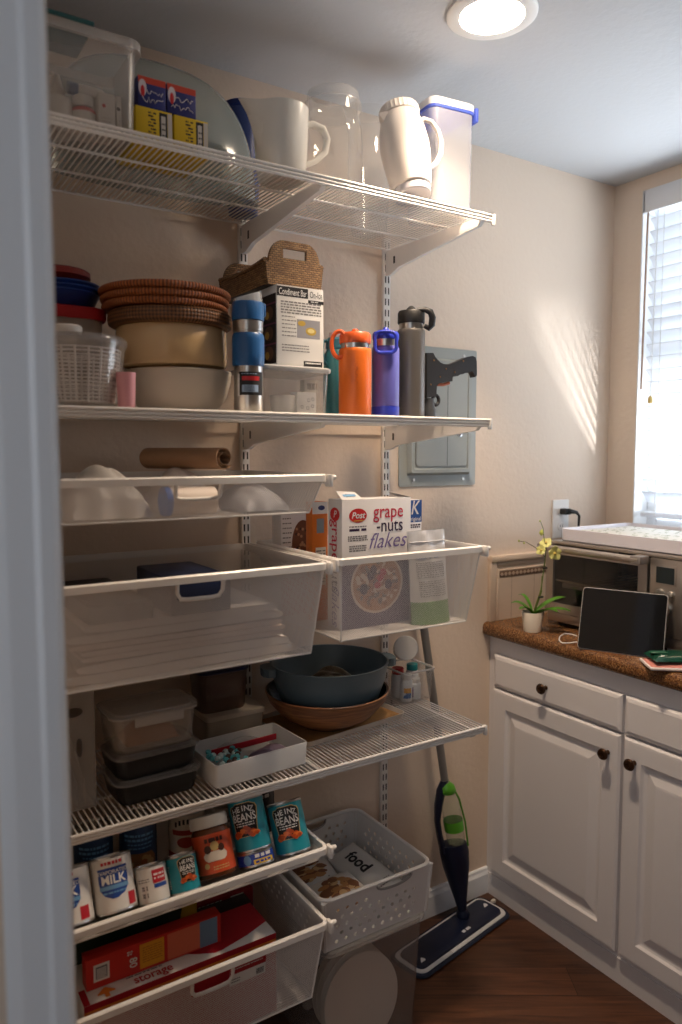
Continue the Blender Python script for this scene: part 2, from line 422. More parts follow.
a = at(552, 500, y=0); b = at(567, 537, y=0)
t = thing('wall_outlet', 'white duplex power outlet on the wall above the oven', 'outlet', V((a.x+b.x)/2, -0.0005, b.z))
w, h = (b.x-a.x), a.z-b.z
mb = MB().box(-w/2, w/2, -0.006, 0, 0, h, 0, 0.003); mb.recalc = True; mb.build('plate', PLASTIC, t)
for zc in (h*0.30, h*0.70):
    mb = MB().loft([rect(-0.017, 0.017, zc-0.014, zc+0.014, -0.006, 0.012, 5), rect(-0.016, 0.016, zc-0.013, zc+0.013, -0.0085, 0.012, 5)], 0)
    for dx in (-0.006, 0.006): mb.box(dx-0.001, dx+0.001, -0.0088, -0.008, zc-0.002, zc+0.007, 1)
    mb.recalc = True; mb.build('socket', [PLASTIC, BLACK], t)
pc = V((a.x+b.x)/2, -0.0095, b.z+h*0.70)
mb = MB(); mb.box(-0.014, 0.016, -0.032, 0.0, -0.011, 0.011, 0, 0.005)
mb.tube([(0.0, -0.03, 0), (0.010, -0.036, 0.001), (0.030, -0.040, -0.002), (0.045, -0.040, -0.016), (0.048, -0.036, -0.05), (0.05, -0.03, -0.10), (0.055, -0.03, -0.14)], [0.009, 0.008, 0.006, 0.005, 0.004, 0.0035, 0.0035], 0, 10)
tag(mb.build('power_plug', BLACK, loc=pc), 'black appliance plug with cord pushed into the wall outlet', 'plug')

# tiled backsplash: stone with a raised cap and a carved listello band
bx0 = at(487, 600, y=0).x; bt = at(487, 556, y=0).z; CT = 0.9102
stone = mat('travertine', (214, 192, 170), 0.55, bump=0.1, bscale=40, vary=0.10, vscale=9)
mb = MB(); mb.box(bx0+0.028, WX, -0.010, 0, CT, bt-0.02); mb.box(bx0, bx0+0.03, -0.016, 0, CT, bt-0.008, 0, 0.004); mb.box(bx0+0.034, bx0+0.044, -0.014, 0, CT, bt-0.045, 0, 0.003)
mb.box(bx0, WX, -0.022, 0, bt-0.022, bt, 0, 0.006); mb.box(bx0+0.03, WX, -0.015, 0, bt-0.036, bt-0.022, 0, 0.004)
bd = at(498, 574, y=0).z
mb.box(bx0+0.046, WX, -0.012, 0, bd-0.011, bd+0.011, 1, 0.002)
x = bx0+0.055
while x < WX-0.02:
    f = face((x, -0.0122, bd), (1, 0, 0), (0, 0, 1))
    mb.plate([[(-0.008, 0), (0, -0.007), (0.008, 0), (0, 0.007)]], f, 0.0012, 2); x += 0.018
for gx in (1.86, 1.97, 2.08, 2.19, 2.3): mb.box(gx-0.001, gx+0.001, -0.0104, -0.0098, CT, bd-0.012, 2)
mb.box(bx0+0.046, WX, -0.0135, 0, bd+0.011, bd+0.016, 0, 0.002)
struct(mb.build('trim_3', [stone, mat('carved_stone', (112, 88, 70), 0.6), mat('stone_grout', (176, 152, 130), 0.7)]))

# ------------------------------------------------------------------ counter and base cabinets
CX = 1.7365
def granite():
    m = mat('brown_granite', (112, 78, 50), 0.22); nt, N, L = nodes(m); b = nt.nodes['Principled BSDF']
    tc = N('ShaderNodeTexCoord'); vo = N('ShaderNodeTexVoronoi'); vo.inputs['Scale'].default_value = 380; L(tc.outputs['Object'], vo.inputs['Vector'])
    cr = N('ShaderNodeValToRGB'); cr.color_ramp.interpolation = 'CONSTANT'
    els = cr.color_ramp.elements; els[0].color = lin((70, 44, 28)); els[1].position = 0.22; els[1].color = lin((112, 74, 44))
    for p, c in ((0.52, (132, 92, 56)), (0.74, (92, 60, 38)), (0.90, (156, 116, 74))):
        e = els.new(p); e.color = lin(c)
    sp = N('ShaderNodeSeparateColor'); L(vo.outputs['Color'], sp.inputs[0]); L(sp.outputs[0], cr.inputs[0])
    L(cr.outputs[0], b.inputs['Base Color']); return m
CB = 0.8646
pr = [(WX-0.002, CB), (CX+0.016, CB), (CX+0.006, CB+0.004), (CX+0.001, CB+0.012), (CX, CB+0.022), (CX+0.002, CT-0.010), (CX+0.008, CT-0.003), (CX+0.016, CT), (WX-0.002, CT)]
mb = MB().loft([[V(x, y, z) for x, z in pr] for y in (-0.001, -1.9)], 0, smooth=True); mb.recalc = True
tag(mb.build('countertop', granite()), 'speckled brown granite countertop along the window wall', 'countertop')
FX = 1.773
cabm = mat('white_cabinet_paint', (222, 218, 218), 0.35)
brz = mat('aged_bronze', (74, 52, 38), 0.35, 0.85)
def panel_front(w, h, prof):
    """door or drawer front in its own yz plane, faces -x; prof = (inset, depth) from the back edge to the middle"""
    loops = []
    for i, d in prof:
        loops.append([V(-d, y, z) for y, z in ((-i, i), (-w+i, i), (-w+i, h-i), (-i, h-i))])
    mb = MB().loft(loops, 0, smooth=False); mb.recalc = True; return mb
def knob(parent, y, z, dx):
    mb = MB().lathe([(0.007, 0), (0.006, 0.004), (0.005, 0.012), (0.009, 0.017), (0.0155, 0.020), (0.0165, 0.024), (0.014, 0.029), (0.007, 0.031), (0.006, 0.029), (0, 0.0295)], 0, 24, Matrix.Translation((dx, y, z)) @ Matrix.Rotation(R(-90), 4, 'Y'))
    return mb.build('knob', brz, parent)
DP = [(0.0, 0.0), (0.0, 0.014), (0.006, 0.020), (0.012, 0.0205), (0.058, 0.0205), (0.064, 0.014), (0.070, 0.012), (0.076, 0.012), (0.102, 0.0195), (0.108, 0.020)]
WP = [(0.0, 0.0), (0.0, 0.013), (0.005, 0.018), (0.012, 0.020), (0.013, 0.0205)]
def cabinet(y0, y1, dn, dw, knob_side, lab):
    t = thing('base_cabinet', lab, 'cabinet', V(FX, y0, FZ)); wd = y0-y1
    mb = MB()
    mb.box(0, 0.02, -wd, 0, 0.0, CB-FZ-0.001); mb.box(0.02, WX-FX-0.004, -0.018, 0, 0.0, CB-FZ-0.001); mb.box(0.02, WX-FX-0.004, -wd, -wd+0.018, 0.0, CB-FZ-0.001); mb.box(0.02, WX-FX-0.004, -wd+0.018, -0.018, 0.08, 0.10)
    mb.box(-0.004, 0.0, -wd, 0, 0.0, 0.075)
    mb.build('carcass', cabm, t)
    d = panel_front(dw, 0.637, DP).build('door', cabm, t, V(0, -dn, 0.0545-FZ))
    knob(d, -dw+0.038 if knob_side else -0.038, 0.637-0.062, -0.0205)
    d = panel_front(dw, 0.108, WP).build('drawer', cabm, t, V(0, -dn, 0.6985-FZ))
    if knob_side: knob(d, -dw/2+0.02, 0.056, -0.0205)
    else: knob(d, -dw/2, 0.056, -0.0205)
    return t
yA = at(493, 660, x=FX-0.02).y; yB = at(620.5, 715, x=FX-0.02).y; yC = at(624, 715, x=FX-0.02).y; ym = (yB+yC)/2
cabinet(-0.001, ym, -yA, yA-yB, True, 'white base cabinet beside the mop, one drawer over one door')
cabinet(ym, ym-0.56, ym-yC+0.0, 0.53, False, 'white base cabinet cut off by the photo edge under the wallet')
# ================================================================== wall-hung shelving
slotm = mat('slot_dark', (70, 64, 60), 0.7)
def standard(x, z0, z1, lab):
    mb = MB(); mb.box(x-0.0125, x+0.0125, -0.012, -0.0005, z0, z1, 0, 0.002)
    z = z0+0.02
    while z < z1-0.03:
        for dx in (-0.0055, 0.0055): mb.box(x+dx-0.0021, x+dx+0.0021, -0.0124, -0.0119, z, z+0.019, 1)
        z += 0.032
    return tag(mb.build('wall_standard', [WIRE, slotm]), lab, 'shelf standard')
standard(XL, -0.0, 2.10, 'white slotted wall standard behind the blue insulated tumbler and left drawers')
standard(XR, -0.0, 2.10, 'white slotted wall standard rising beside the breaker panel')
SX0, SX1 = 0.235, XR+0.03
def wire_shelf(z, lab, lip=0.022, pitch=0.0112):
    """close-spaced wires running front to back on stringers, hung on plate brackets; z = top of the deck"""
    t = thing('wire_shelf', lab, 'wire shelf', (0, 0, z))
    r = 0.0018; mb = MB(); n = int((SX1-SX0-0.006)/pitch)
    for i in range(n+1):
        x = SX0+0.003+(SX1-SX0-0.006)*i/n
        mb.tube([(x, -0.022, -r), (x, SF+0.001, -r)], r, 0, 5)
    mb.build('wire_deck', WIRE, t)
    mb = MB()
    for y, zz, rr_ in ((SF, -0.0036, 0.0036), (SF+0.001, -0.0112, 0.0034), (SF+0.002, -lip+0.004, 0.0034)): mb.tube([(SX0, y, zz), (SX1, y, zz)], rr_, 0, 8)
    mb.build('front_rail', WIRE, t)
    mb = MB()
    for y, rr_ in ((-0.022, 0.003), (-0.15, 0.0028), (-0.28, 0.0028)): mb.tube([(SX0, y, -2*r-rr_+0.001), (SX1, y, -2*r-rr_+0.001)], rr_, 0, 8)
    mb.build('stringer', WIRE, t)
    for x in (0.262, XL, XR):
        out = [(-0.0128, -0.008), (SF+0.020, -0.010), (SF+0.006, -0.014), (SF+0.004, -0.022), (SF+0.012, -0.030), (-0.075, -0.064), (-0.035, -0.078), (-0.0128, -0.078)]
        b = MB().plate([out], lambda u, v, o: V(x-0.006+o, u, v), 0.012, 0)
        b.recalc = True
        b.box(x-0.0066, x+0.0066, -0.058, -0.050, -0.050, -0.030, 1)
        b.build('bracket', [WIRE, slotm], t)
    e = MB().box(SX1-0.001, SX1+0.006, SF-0.006, SF+0.006, -lip-0.005, 0.0, 0, 0.002); e.build('end_cap', PLASTIC, t)
    return t
wire_shelf(S1, 'white wire shelf at the top, below the ceiling, holding pitchers and boxes')
wire_shelf(S2, 'white wire shelf at eye level holding water bottles and rattan plates')
wire_shelf(S3, 'white wire shelf under the drawers holding the food containers and blue pot')

M_XZ = mesh_mat('steel_mesh_front', (0, 2)); M_YZ = mesh_mat('steel_mesh_side', (1, 2)); M_XY = mesh_mat('steel_mesh_floor', (0, 1))
def drawer(x0, x1, zt, h, lab, handle=None, taper=0.030, lip=0.016, knob_end=True, ft=None):
    """white mesh drawer hanging by its rim on two runners; handle = (x0, x1, height) of the cut-out in the front"""
    yf, yb = DF, -0.035; ft = taper if ft is None else ft
    t = thing('mesh_drawer', lab, 'drawer', ((x0+x1)/2, (yf+yb)/2, zt-h)); w, d = x1-x0, yb-yf
    a, b = -w/2, w/2; ia, ib = a+0.008, b-0.008; f, k = -d/2+0.008, d/2-0.008
    P = lambda s, q, z: V(*( (ia+(ib-ia)*s, f, z) ))
    tz = h-0.006
    def wall(p00, p10, p01, p11, cuts, m):
        """bilinear wall with an optional hole; cuts = (u0, u1, v0)"""
        g = lambda u, v: (p00*(1-u)+p10*u)*(1-v)+(p01*(1-u)+p11*u)*v
        us = [0, 1]; vs = [0, 1]
        if cuts: us = [0, cuts[0], cuts[1], 1]; vs = [0, cuts[2], 1]
        for i in range(len(us)-1):
            for j in range(len(vs)-1):
                if cuts and i == 1 and j == 1: continue
                mb.add([g(us[i], vs[j]), g(us[i+1], vs[j]), g(us[i+1], vs[j+1]), g(us[i], vs[j+1])], [(0, 1, 2, 3)], m)
        return g
    mb = MB()
    T = [V(ia, f, tz), V(ib, f, tz), V(ib, k, tz), V(ia, k, tz)]
    B = [V(ia+taper, f+ft, 0), V(ib-taper, f+ft, 0), V(ib-taper, k-0.01, 0), V(ia+taper, k-0.01, 0)]
    cut = None
    if handle:
        c0 = (handle[0]-t.location.x-ia)/(ib-ia); c1 = (handle[1]-t.location.x-ia)/(ib-ia); cut = (c0, c1, 1-handle[2]/h)
    g = wall(B[0], B[1], T[0], T[1], cut, 0)
    wall(B[1], B[2], T[1], T[2], None, 1); wall(B[2], B[3], T[2], T[3], None, 0); wall(B[3], B[0], T[3], T[0], None, 1)
    mb.add(B, [(0, 1, 2, 3)], 2)
    mb.build('mesh_basket', [M_XZ, M_YZ, M_XY], t)
    mb = MB().loft([rr(w, d, 0.016, h-lip), rr(w, d, 0.016, h-0.003), rr(w-0.006, d-0.006, 0.014, h), rr(w-0.016, d-0.016, 0.010, h), rr(w-0.018, d-0.018, 0.010, h-0.004), rr(w-0.016, d-0.016, 0.010, h-lip)], 0, ring=True)
    mb.recalc = True; mb.build('rim', WIRE, t)
    mb = MB(); mb.tube([B[0], B[1], B[2], B[3]], 0.0022, 0, 6, closed=True); mb.tube([B[0], T[0]], 0.0022, 0, 6); mb.tube([B[1], T[1]], 0.0022, 0, 6); mb.build('frame_wire', WIRE, t)
    if cut:
        q = [g(u, v)+V(0, -0.001, 0) for u, v in ((c0, 1.0), (c0, cut[2]+0.07), (c0+0.012, cut[2]+0.012), (c0+0.04, cut[2]), (c1-0.04, cut[2]), (c1-0.012, cut[2]+0.012), (c1, cut[2]+0.07), (c1, 1.0))]
        MB().tube(q, 0.0042, 0, 8).build('handle_frame', WIRE, t)
    for sx in (-1, 1):
        mb = MB(); xc = sx*(w/2+0.0045)
        mb.box(xc-0.004, xc+0.004, -d/2+0.004, d/2+0.018, h-lip-0.006, h-lip+0.008, 0, 0.0015)
        mb.box(xc-0.0045, xc+0.0045, -d/2-0.004, -d/2+0.018, h-lip-0.012, h-0.001, 0, 0.002)
        if sx > 0 and knob_end: mb.lathe([(0.0055, 0), (0.0065, 0.004), (0.005, 0.012), (0, 0.013)], 0, 10, Matrix.Translation((xc+0.003, -d/2+0.005, h-0.008)) @ Matrix.Rotation(R(90), 4, 'Y'))
        mb.build('runner', WIRE, t)
    return t
LX0, LX1 = 0.250, XL-0.012
D1Z = at(325, 474, y=DF).z; D1H = D1Z-at(250, 516, y=DF+0.02).z
D2Z = at(322, 563, y=DF).z; D2H = D2Z-at(306, 655, y=DF+0.02).z
D3Z = at(481, 546, y=DF).z; D3H = D3Z-at(465, 623, y=DF+0.02).z
D4Z = at(335, 845, y=DF).z
D5Z = at(330, 922, y=DF).z; D5H = D5Z-at(313, 1000, y=DF+0.02).z
hx = (at(176, 490, y=DF+0.01).x, at(222, 489, y=DF+0.01).x)
drawer(LX0, LX1, D1Z, D1H, 'shallow white mesh drawer holding plastic bags and a brown paper roll', handle=(hx[0], hx[1], 0.042), taper=0.024)
hx = (at(177, 585, y=DF+0.01).x, at(223, 583, y=DF+0.01).x)
drawer(LX0, LX1, D2Z, D2H, 'deep white mesh drawer filled with folded white bags', knob_end=False, handle=(hx[0], hx[1], 0.045), taper=0.022)
drawer(XL+0.012, XR-0.012, D3Z, D3H, 'white mesh drawer holding the cereal boxes', taper=0.022, ft=0.028)
hx = (at(192, 988, y=DF+0.01).x, at(233, 975, y=DF+0.01).x)
drawer(LX0, LX1, D5Z, D5H, 'deep white mesh drawer at the bottom holding red boxes of storage bags', handle=(hx[0], hx[1], 0.050), taper=0.022)
drawer(LX0, LX1, D4Z, 0.034, 'very shallow white mesh drawer holding rows of food cans', taper=0.012)
TILT4 = R(26)
# ================================================================== on the top shelf
Q = S1+0.0006
# clear bin of bottles at the far left
p1 = at(136, 131, y=-0.375); p2 = at(138, 47, y=-0.375)
bx0, bx1 = 0.205, p1.x; bw = bx1-bx0; by0, by1 = -0.385, -0.225; bh = p2.z-Q; bc = ((bx0+bx1)/2, (by0+by1)/2)
BINM = film('milky_bin_plastic', (225, 218, 212), 0.14, 0.3)
t = thing('storage_bin', 'clear plastic bin of white bottles at the left end of the top shelf', 'storage bin', (*bc, Q))
d = by1-by0
mb = MB().loft([rr(bw-0.012, d-0.012, 0.02, 0), rr(bw-0.004, d-0.004, 0.022, 0.008), rr(bw+0.006, d+0.006, 0.024, bh-0.02), rr(bw+0.006, d+0.006, 0.024, bh), rr(bw+0.001, d+0.001, 0.022, bh), rr(bw-0.006, d-0.006, 0.020, 0.008), rr(bw-0.014, d-0.014, 0.018, 0.003)], 0)
mb.build('bin_body', BINM, t)
MB().loft([rr(bw+0.007, d+0.007, 0.024, bh-0.016), rr(bw+0.026, d+0.026, 0.03, bh-0.016), rr(bw+0.026, d+0.026, 0.03, bh), rr(bw+0.007, d+0.007, 0.024, bh)], 0, ring=True).build('rim', film('bin_rim', (225, 216, 208), 0.30, 0.3), t)
ZB = Q+0.0045
def bottle(name, x, y, z, prof, mats, lab, cat, group=None, cap=None, extra=None, rot=None, n=24, bodypart='bottle_body'):
    """bottle as body (+ cap) parts"""
    t = thing(name, lab, cat, (x, y, z), group=group)
    if rot: t.rotation_euler = rot
    MB().lathe(prof, 0, n).build(bodypart, mats[0], t)
    if cap: MB().lathe(cap, 0, n).build('cap', mats[1], t)
    return t
WB = mat('white_bottle', (222, 216, 208), 0.4)
def px_x(px, y, z=2.1): return at(px, 100, y=y).x
x = at(58, 100, y=-0.30).x
t = bottle('squeeze_bottle', x, -0.30, ZB, [(0, 0), (0.028, 0), (0.030, 0.004), (0.030, 0.055), (0.024, 0.066), (0.012, 0.070), (0, 0.070)], [WB, WB], 'white squeeze bottle with pointed nozzle inside the clear bin', 'bottle', cap=[(0.013, 0.070), (0.013, 0.082), (0.010, 0.086), (0.004, 0.110), (0, 0.111)])
x = at(83, 100, y=-0.315).x
t = bottle('medicine_bottle', x, -0.315, ZB, [(0, 0), (0.021, 0), (0.022, 0.003), (0.022, 0.048), (0.014, 0.054), (0, 0.054)], [WB, WB], 'white bottle with a red band below its cap inside the clear bin', 'bottle', cap=[(0.019, 0.0542), (0.019, 0.072), (0.017, 0.074), (0, 0.074)])
MB().lathe([(0.0224, 0.043), (0.0224, 0.0485), (0.0190, 0.0515)], 0, 24).build('band', RED, t)
q = at(80, 80, y=-0.315)
t = thing('dropper_bottle', 'small bottle with a blue cap lying across the bottle inside the bin', 'bottle', (x-0.028, -0.315, ZB+0.0745+0.0115), ry=R(90))
MB().lathe([(0, 0.018), (0.010, 0.018), (0.011, 0.02), (0.011, 0.062), (0.007, 0.068), (0, 0.069)], 0, 20).build('bottle_body', WB, t)
MB().lathe([(0, 0), (0.0105, 0), (0.011, 0.002), (0.011, 0.0178), (0, 0.0178)], 0, 20).build('cap', mat('blue_cap', (60, 88, 130), 0.4), t)
for (a, b, dot, lab) in ((99, 115, 1, 'white carton with a red dot beside the bottles inside the clear bin'), (117, 134, 2, 'white carton with a black dot against the right side of the clear bin')):
    xa, xb = at(a, 105, y=-0.34).x, at(b, 105, y=-0.34).x
    if b == 134: xb = min(xb, bx1-0.016)
    w = xb-xa; mb = MB().box(0, w, 0, 0.035, 0, 0.082, 0, 0.0006); f = face((0, 0, 0), (1, 0, 0), (0, 0, 1))
    mb.ell(f, w*0.3, 0.058, 0.0035, 0.0035, dot); mb.rows(f, w*0.2, w*0.85, [0.012, 0.018, 0.024, 0.030, 0.036], 0.002, 3, seed=a)
    tag(mb.build('carton', [mat('bin_carton', (216, 210, 202), 0.7), RED, PRINT, mat('carton_fineprint', (186, 176, 168), 0.7)], loc=(xa, -0.34, ZB)), lab, 'carton')
# green glass plate lying on the bin
tp = at(95, 25, y=-0.397)
tag(MB().box(0.205, tp.x, -0.397, -0.265, 0, 0.010, 0, 0.003).build('glass_board', mat('teal_glass', (40, 84, 84), 0.12), loc=(0, 0, Q+bh+0.0008)), 'dark teal glass board lying on top of the clear bin', 'board')

# tea and bag boxes, two yellow under two blue
def carton(name, w, d, h, art, mats, loc, lab, cat, group=None, rz=0.0, bev=0.0008, rx=0.0):
    mb = MB().box(-w/2, w/2, 0, d, 0, h, 0, bev)
    art(mb, face((0, 0, 0), (1, 0, 0), (0, 0, 1)), w, h)
    o = mb.build(name, mats, loc=loc, rot=(rx, 0, rz)); return tag(o, lab, cat, group)
YEL = mat('yellow_card', (214, 180, 20), 0.5); NAV = mat('navy_card', (34, 40, 110), 0.4); ORG = mat('orange_red_card', (190, 62, 40), 0.45)
def art_yellow(mb, f, w, h):
    for i, u in enumerate((-0.008, -0.003, 0.002)): mb.rows(f, u-0.004, u+0.002, [h*0.2+h*0.085*k for k in range(9) if (k+i) % 3], h*0.045, 1, seed=3+i, word=0.004)
    mb.quad(f, w*0.14, w*0.36, 0.004, h-0.004, 1); mb.quad(f, w*0.19, w*0.31, 0.012, h-0.010, 2, 0.0005); mb.quad(f, w*0.37, w*0.49, 0.003, h-0.003, 2)
    mb.rows(f, w*0.21, w*0.30, [h*0.35, h*0.5, h*0.65], 0.003, 1, 0.0007, seed=5, word=0.003)
def art_blue(mb, f, w, h):
    mb.quad(f, -w/2, w/2, h-0.012, h, 1); mb.ell(f, -w*0.34, h*0.62, 0.008, h*0.28, 2); mb.ell(f, -w*0.34, h*0.5, 0.004, h*0.2, 3, 0.0006)
    rg = random.Random(int(w*1e6)+int(mb.v[0].y*10))
    for r0, z in ((-w*0.2, h*0.52), (-w*0.36, h*0.24)):
        pts = []; u = r0
        while u < w*0.42: pts.append(f(u, z+rg.uniform(-0.005, 0.006), 0.0008)); u += 0.0032
        mb.tube(pts, 0.0009, 2, 4)
yb = -0.360
ya, yb_, yt = at(136, 120, y=yb).x, at(172.5, 126, y=yb).x, at(136, 105, y=yb).z
w1 = yb_-ya; hy = at(150, 108, y=yb).z-Q
for i, (l, r) in enumerate(((135.5, 172.5), (174, 208))):
    xa, xb = at(l, 120, y=yb).x, at(r, 120, y=yb).x
    carton('small_carton', xb-xa-0.001, 0.13, hy, art_yellow, [YEL, PRINT, mat('grey_card', (196, 190, 184), 0.6)], ((xa+xb)/2, yb, Q), ('yellow carton beside the clear bin, under the blue boxes', 'yellow carton nearer the white pitcher, under the blue boxes')[i], 'carton', 'yellow cartons on the top shelf')
zb = Q+hy+0.0006; hb = at(165, 82, y=yb).z-zb
for i, (l, r) in enumerate(((138, 166), (167, 196))):
    xa, xb = at(l, 100, y=yb).x, at(r, 100, y=yb).x
    carton('small_carton', xb-xa-0.001, 0.12, hb, art_blue, [NAV, ORG, mat('pale_print', (206, 200, 206), 0.5), RED], ((xa+xb)/2, yb, zb), ('navy and red carton on the yellow one beside the clear bin', 'navy and red carton on yellow boxes, nearer the white pitcher')[i], 'carton', 'navy and red cartons on the top shelf')
# clear dome behind the boxes
yd = -0.150
dx1 = at(254, 145, y=yd).x; dzt = at(152, 66, y=yd).z; dx0 = at(40, 100, y=yd).x
DOME = film('pale_plastic', (170, 182, 182), 0.52, 0.12)
rx = (dx1-dx0)/2; hh = (dzt-Q)*1.02; k = 12
t = thing('dome_cover', 'pale clear plastic dome cover behind the navy and yellow cartons', 'dome cover', ((dx0+dx1)/2, yd, Q))
pr = [(rx*math.cos(PI/2*i/k)**0.62, 0.012+(hh-0.012)*math.sin(PI/2*i/k)**0.9) for i in range(k)]+[(0, hh)]
MB().lathe([(rx, 0.006)]+pr, 0, 48, ry=0.062/rx).build('shell', DOME, t)
MB().lathe([(rx-0.002, 0), (rx+0.008, 0), (rx+0.008, 0.006), (rx+0.001, 0.008)], 0, 48, ry=0.062/rx).build('flange', DOME, t)
# blue lidded tub behind the white pitcher
q = at(243, 98, y=-0.105); bl = mat('deep_blue_plastic', (22, 46, 120), 0.3)
rT = 0.048
t = thing('lidded_tub', 'dark blue lidded tub peeking out behind the white pitcher', 'tub', (q.x+0.016, -0.066, Q)); zt = q.z-Q
MB().lathe([(0, 0), (rT-0.012, 0), (rT-0.002, zt*0.5), (rT-0.002, zt-0.016), (0, zt-0.016)], 0, 32).build('tub_body', mat('blue_tub', (44, 66, 130), 0.35), t)
MB().lathe([(rT-0.002, zt-0.018), (rT+0.002, zt-0.016), (rT+0.002, zt-0.004), (rT-0.004, zt), (0, zt)], 0, 32).build('lid', bl, t)
# white pitcher
CREAM = mat('white_ceramic', (226, 222, 214), 0.22)
yp = -0.325; xl, xr = at(253, 140, y=yp).x, at(308, 140, y=yp).x; xp = (xl+xr)/2; rp = (xr-xl)/2*0.86; zt = at(281, 98, y=yp-0.05).z-Q
t = thing('pitcher', 'white plastic pitcher with side handle and pouring spout', 'pitcher', (xp, yp, Q))
mb = MB(); n = 40; loops = []
for z, s in ((0, 0.86), (0.004, 0.90), (0.045, 0.95), (0.05, 0.965), (zt*0.6, 1.0), (zt*0.85, 1.02), (zt, 1.03), (zt, 0.99), (zt*0.85, 0.98), (0.05, 0.90), (0.006, 0.84)):
    l = circ(rp*s, z, n)
    if z > zt*0.62:
        k = ((z-zt*0.62)/(zt*0.38))**1.1
        for i, p in enumerate(l):
            a = math.atan2(p.y, p.x); da = abs((a-PI+PI) % (2*PI)-PI); da = abs(abs(a)-PI)
            e = math.exp(-(da/0.30)**2); p.x -= e*k*0.042
    loops.append(l)
mb.loft(loops, 0); mb.build('body', CREAM, t)
hz = zt*0.86
MB().tube([(rp*0.96, 0, hz), (rp+0.022, 0, hz+0.010), (rp+0.048, 0, hz+0.006), (rp+0.060, 0, hz-0.014), (rp+0.054, 0, hz-0.044), (rp+0.028, 0, hz-0.070), (rp*0.95, 0, hz-0.086)], [0.005, 0.0055, 0.006, 0.006, 0.0055, 0.005, 0.005], 0, 10, flat=1.4).build('handle', CREAM, t)
# swirled glass jar
GL2 = film('swirl_glass', (240, 236, 230), 0.13, 0.05)
yj = -0.23; xl, xr = at(304, 130, y=yj).x, at(361, 130, y=yj).x; xj = (xl+xr)/2; rj = (xr-xl)/2*0.86; zt = at(332, 81, y=yj-0.055).z-Q
t = thing('glass_jar', 'large clear glass jar with swirled ridges between white pitcher and carafe', 'jar', (xj, yj, Q))
mb = MB(); nn = 48; loops = []
for i in range(25):
    z = zt*0.80*i/24; r = rj*(0.90 if i == 0 else 0.97 if i < 2 else 1.0 if i < 20 else 1.0-0.13*((i-19)/5)**1.5)
    loops.append([V((r+0.0024*math.sin(9*(2*PI*k/nn)+z*60))*math.cos(2*PI*k/nn), (r+0.0024*math.sin(9*(2*PI*k/nn)+z*60))*math.sin(2*PI*k/nn), z) for k in range(nn)])
mb.loft(loops, 0, True, False)
mb.lathe([(rj*0.87, zt*0.80), (rj*0.90, zt*0.84), (rj*0.99, zt*0.865), (rj*1.0, zt*0.90), (rj*0.90, zt*0.905), (rj*0.90, zt*0.985), (rj*0.88, zt), (rj*0.84, zt), (rj*0.84, zt*0.82)], 0, 40)
mb.build('jar_body', GL2, t)
# clear glass pitcher behind
yg = -0.105; xl = at(350, 130, y=yg).x; rg_ = 0.058; zt = at(374, 104, y=yg-0.05).z-Q
t = thing('glass_pitcher', 'clear glass pitcher standing behind the white thermal carafe', 'pitcher', (xl+rg_+0.004, yg, Q))
mb = MB(); n = 40; loops = []
for z, s in ((0, 0.80), (0.006, 0.84), (zt*0.5, 1.0), (zt*0.78, 0.96), (zt*0.92, 0.98), (zt, 1.03)):
    l = circ(rg_*s, z, n)
    if z > zt*0.7:
        for p in l:
            a = math.atan2(p.y, p.x); e = math.exp(-((abs(a)-PI)/0.35)**2); p.x -= e*0.024*((z-zt*0.7)/(zt*0.3))
    loops.append(l)
mb.loft(loops, 0, True, False); mb.build('pitcher_body', GL2, t)
MB().tube([(rg_*0.95, 0, zt*0.85), (rg_+0.03, 0, zt*0.87), (rg_+0.045, 0, zt*0.72), (rg_+0.03, 0, zt*0.45), (rg_*0.96, 0, zt*0.36)], 0.0065, 0, 8).build('handle', GL2, t)
# white thermal carafe leaning back at the shelf edge
yc = -0.372; c0 = at(413, 192, y=yc)
CARF = mat('carafe_white', (220, 212, 206), 0.30)
tl = R(15)
t = thing('thermal_carafe', 'white thermal carafe with ribbed lid and loop handle at shelf edge', 'carafe', (c0.x, yc, Q+0.046*math.sin(tl)+0.0005), rx=-tl); t.scale = (0.98, 0.98, 0.955)
MB().lathe([(0, 0.0), (0.043, 0.0), (0.0455, 0.003), (0.0455, 0.018), (0.043, 0.0205)], 0, 40).build('base', mat('grey_base', (176, 174, 180), 0.45), t)
MB().lathe([(0.044, 0.0205), (0.049, 0.024), (0.0545, 0.06), (0.060, 0.115), (0.0605, 0.14), (0.057, 0.175), (0.050, 0.205), (0.047, 0.215), (0.0, 0.215)], 0, 48).build('body', CARF, t)
mb = MB(); nn = 60; loops = []
for z, r in ((0.2155, 0.046), (0.218, 0.049), (0.232, 0.050), (0.240, 0.047), (0.244, 0.036)):
    loops.append([V((r+(0.0012 if k % 2 else -0.0006))*math.cos(2*PI*k/nn), (r+(0.0012 if k % 2 else -0.0006))*math.sin(2*PI*k/nn), z) for k in range(nn)])
mb.loft(loops, 0, True, True); mb.build('lid', mat('lid_white', (222, 214, 208), 0.4), t)
ha = R(-22); ch, sh = math.cos(ha), math.sin(ha)
H = [(0.046, 0.206), (0.062, 0.214), (0.080, 0.206), (0.093, 0.180), (0.096, 0.150), (0.090, 0.118), (0.076, 0.094), (0.062, 0.082), (0.056, 0.078)]
MB().tube([(r*ch, r*sh, z) for r, z in H], [0.008, 0.009, 0.009, 0.009, 0.009, 0.0085, 0.008, 0.007, 0.006], 0, 12, flat=0.75).build('handle', CARF, t)
MB().loft([[V(-0.047*math.cos(a)-0.004*0, 0.05*math.sin(a), z) for a in (-0.35, 0, 0.35)]+[V(-(0.047+e)*math.cos(0.15), 0.0, z)] for z, e in ((0.190, 0.004), (0.214, 0.018))], 0).build('spout', CARF, t)
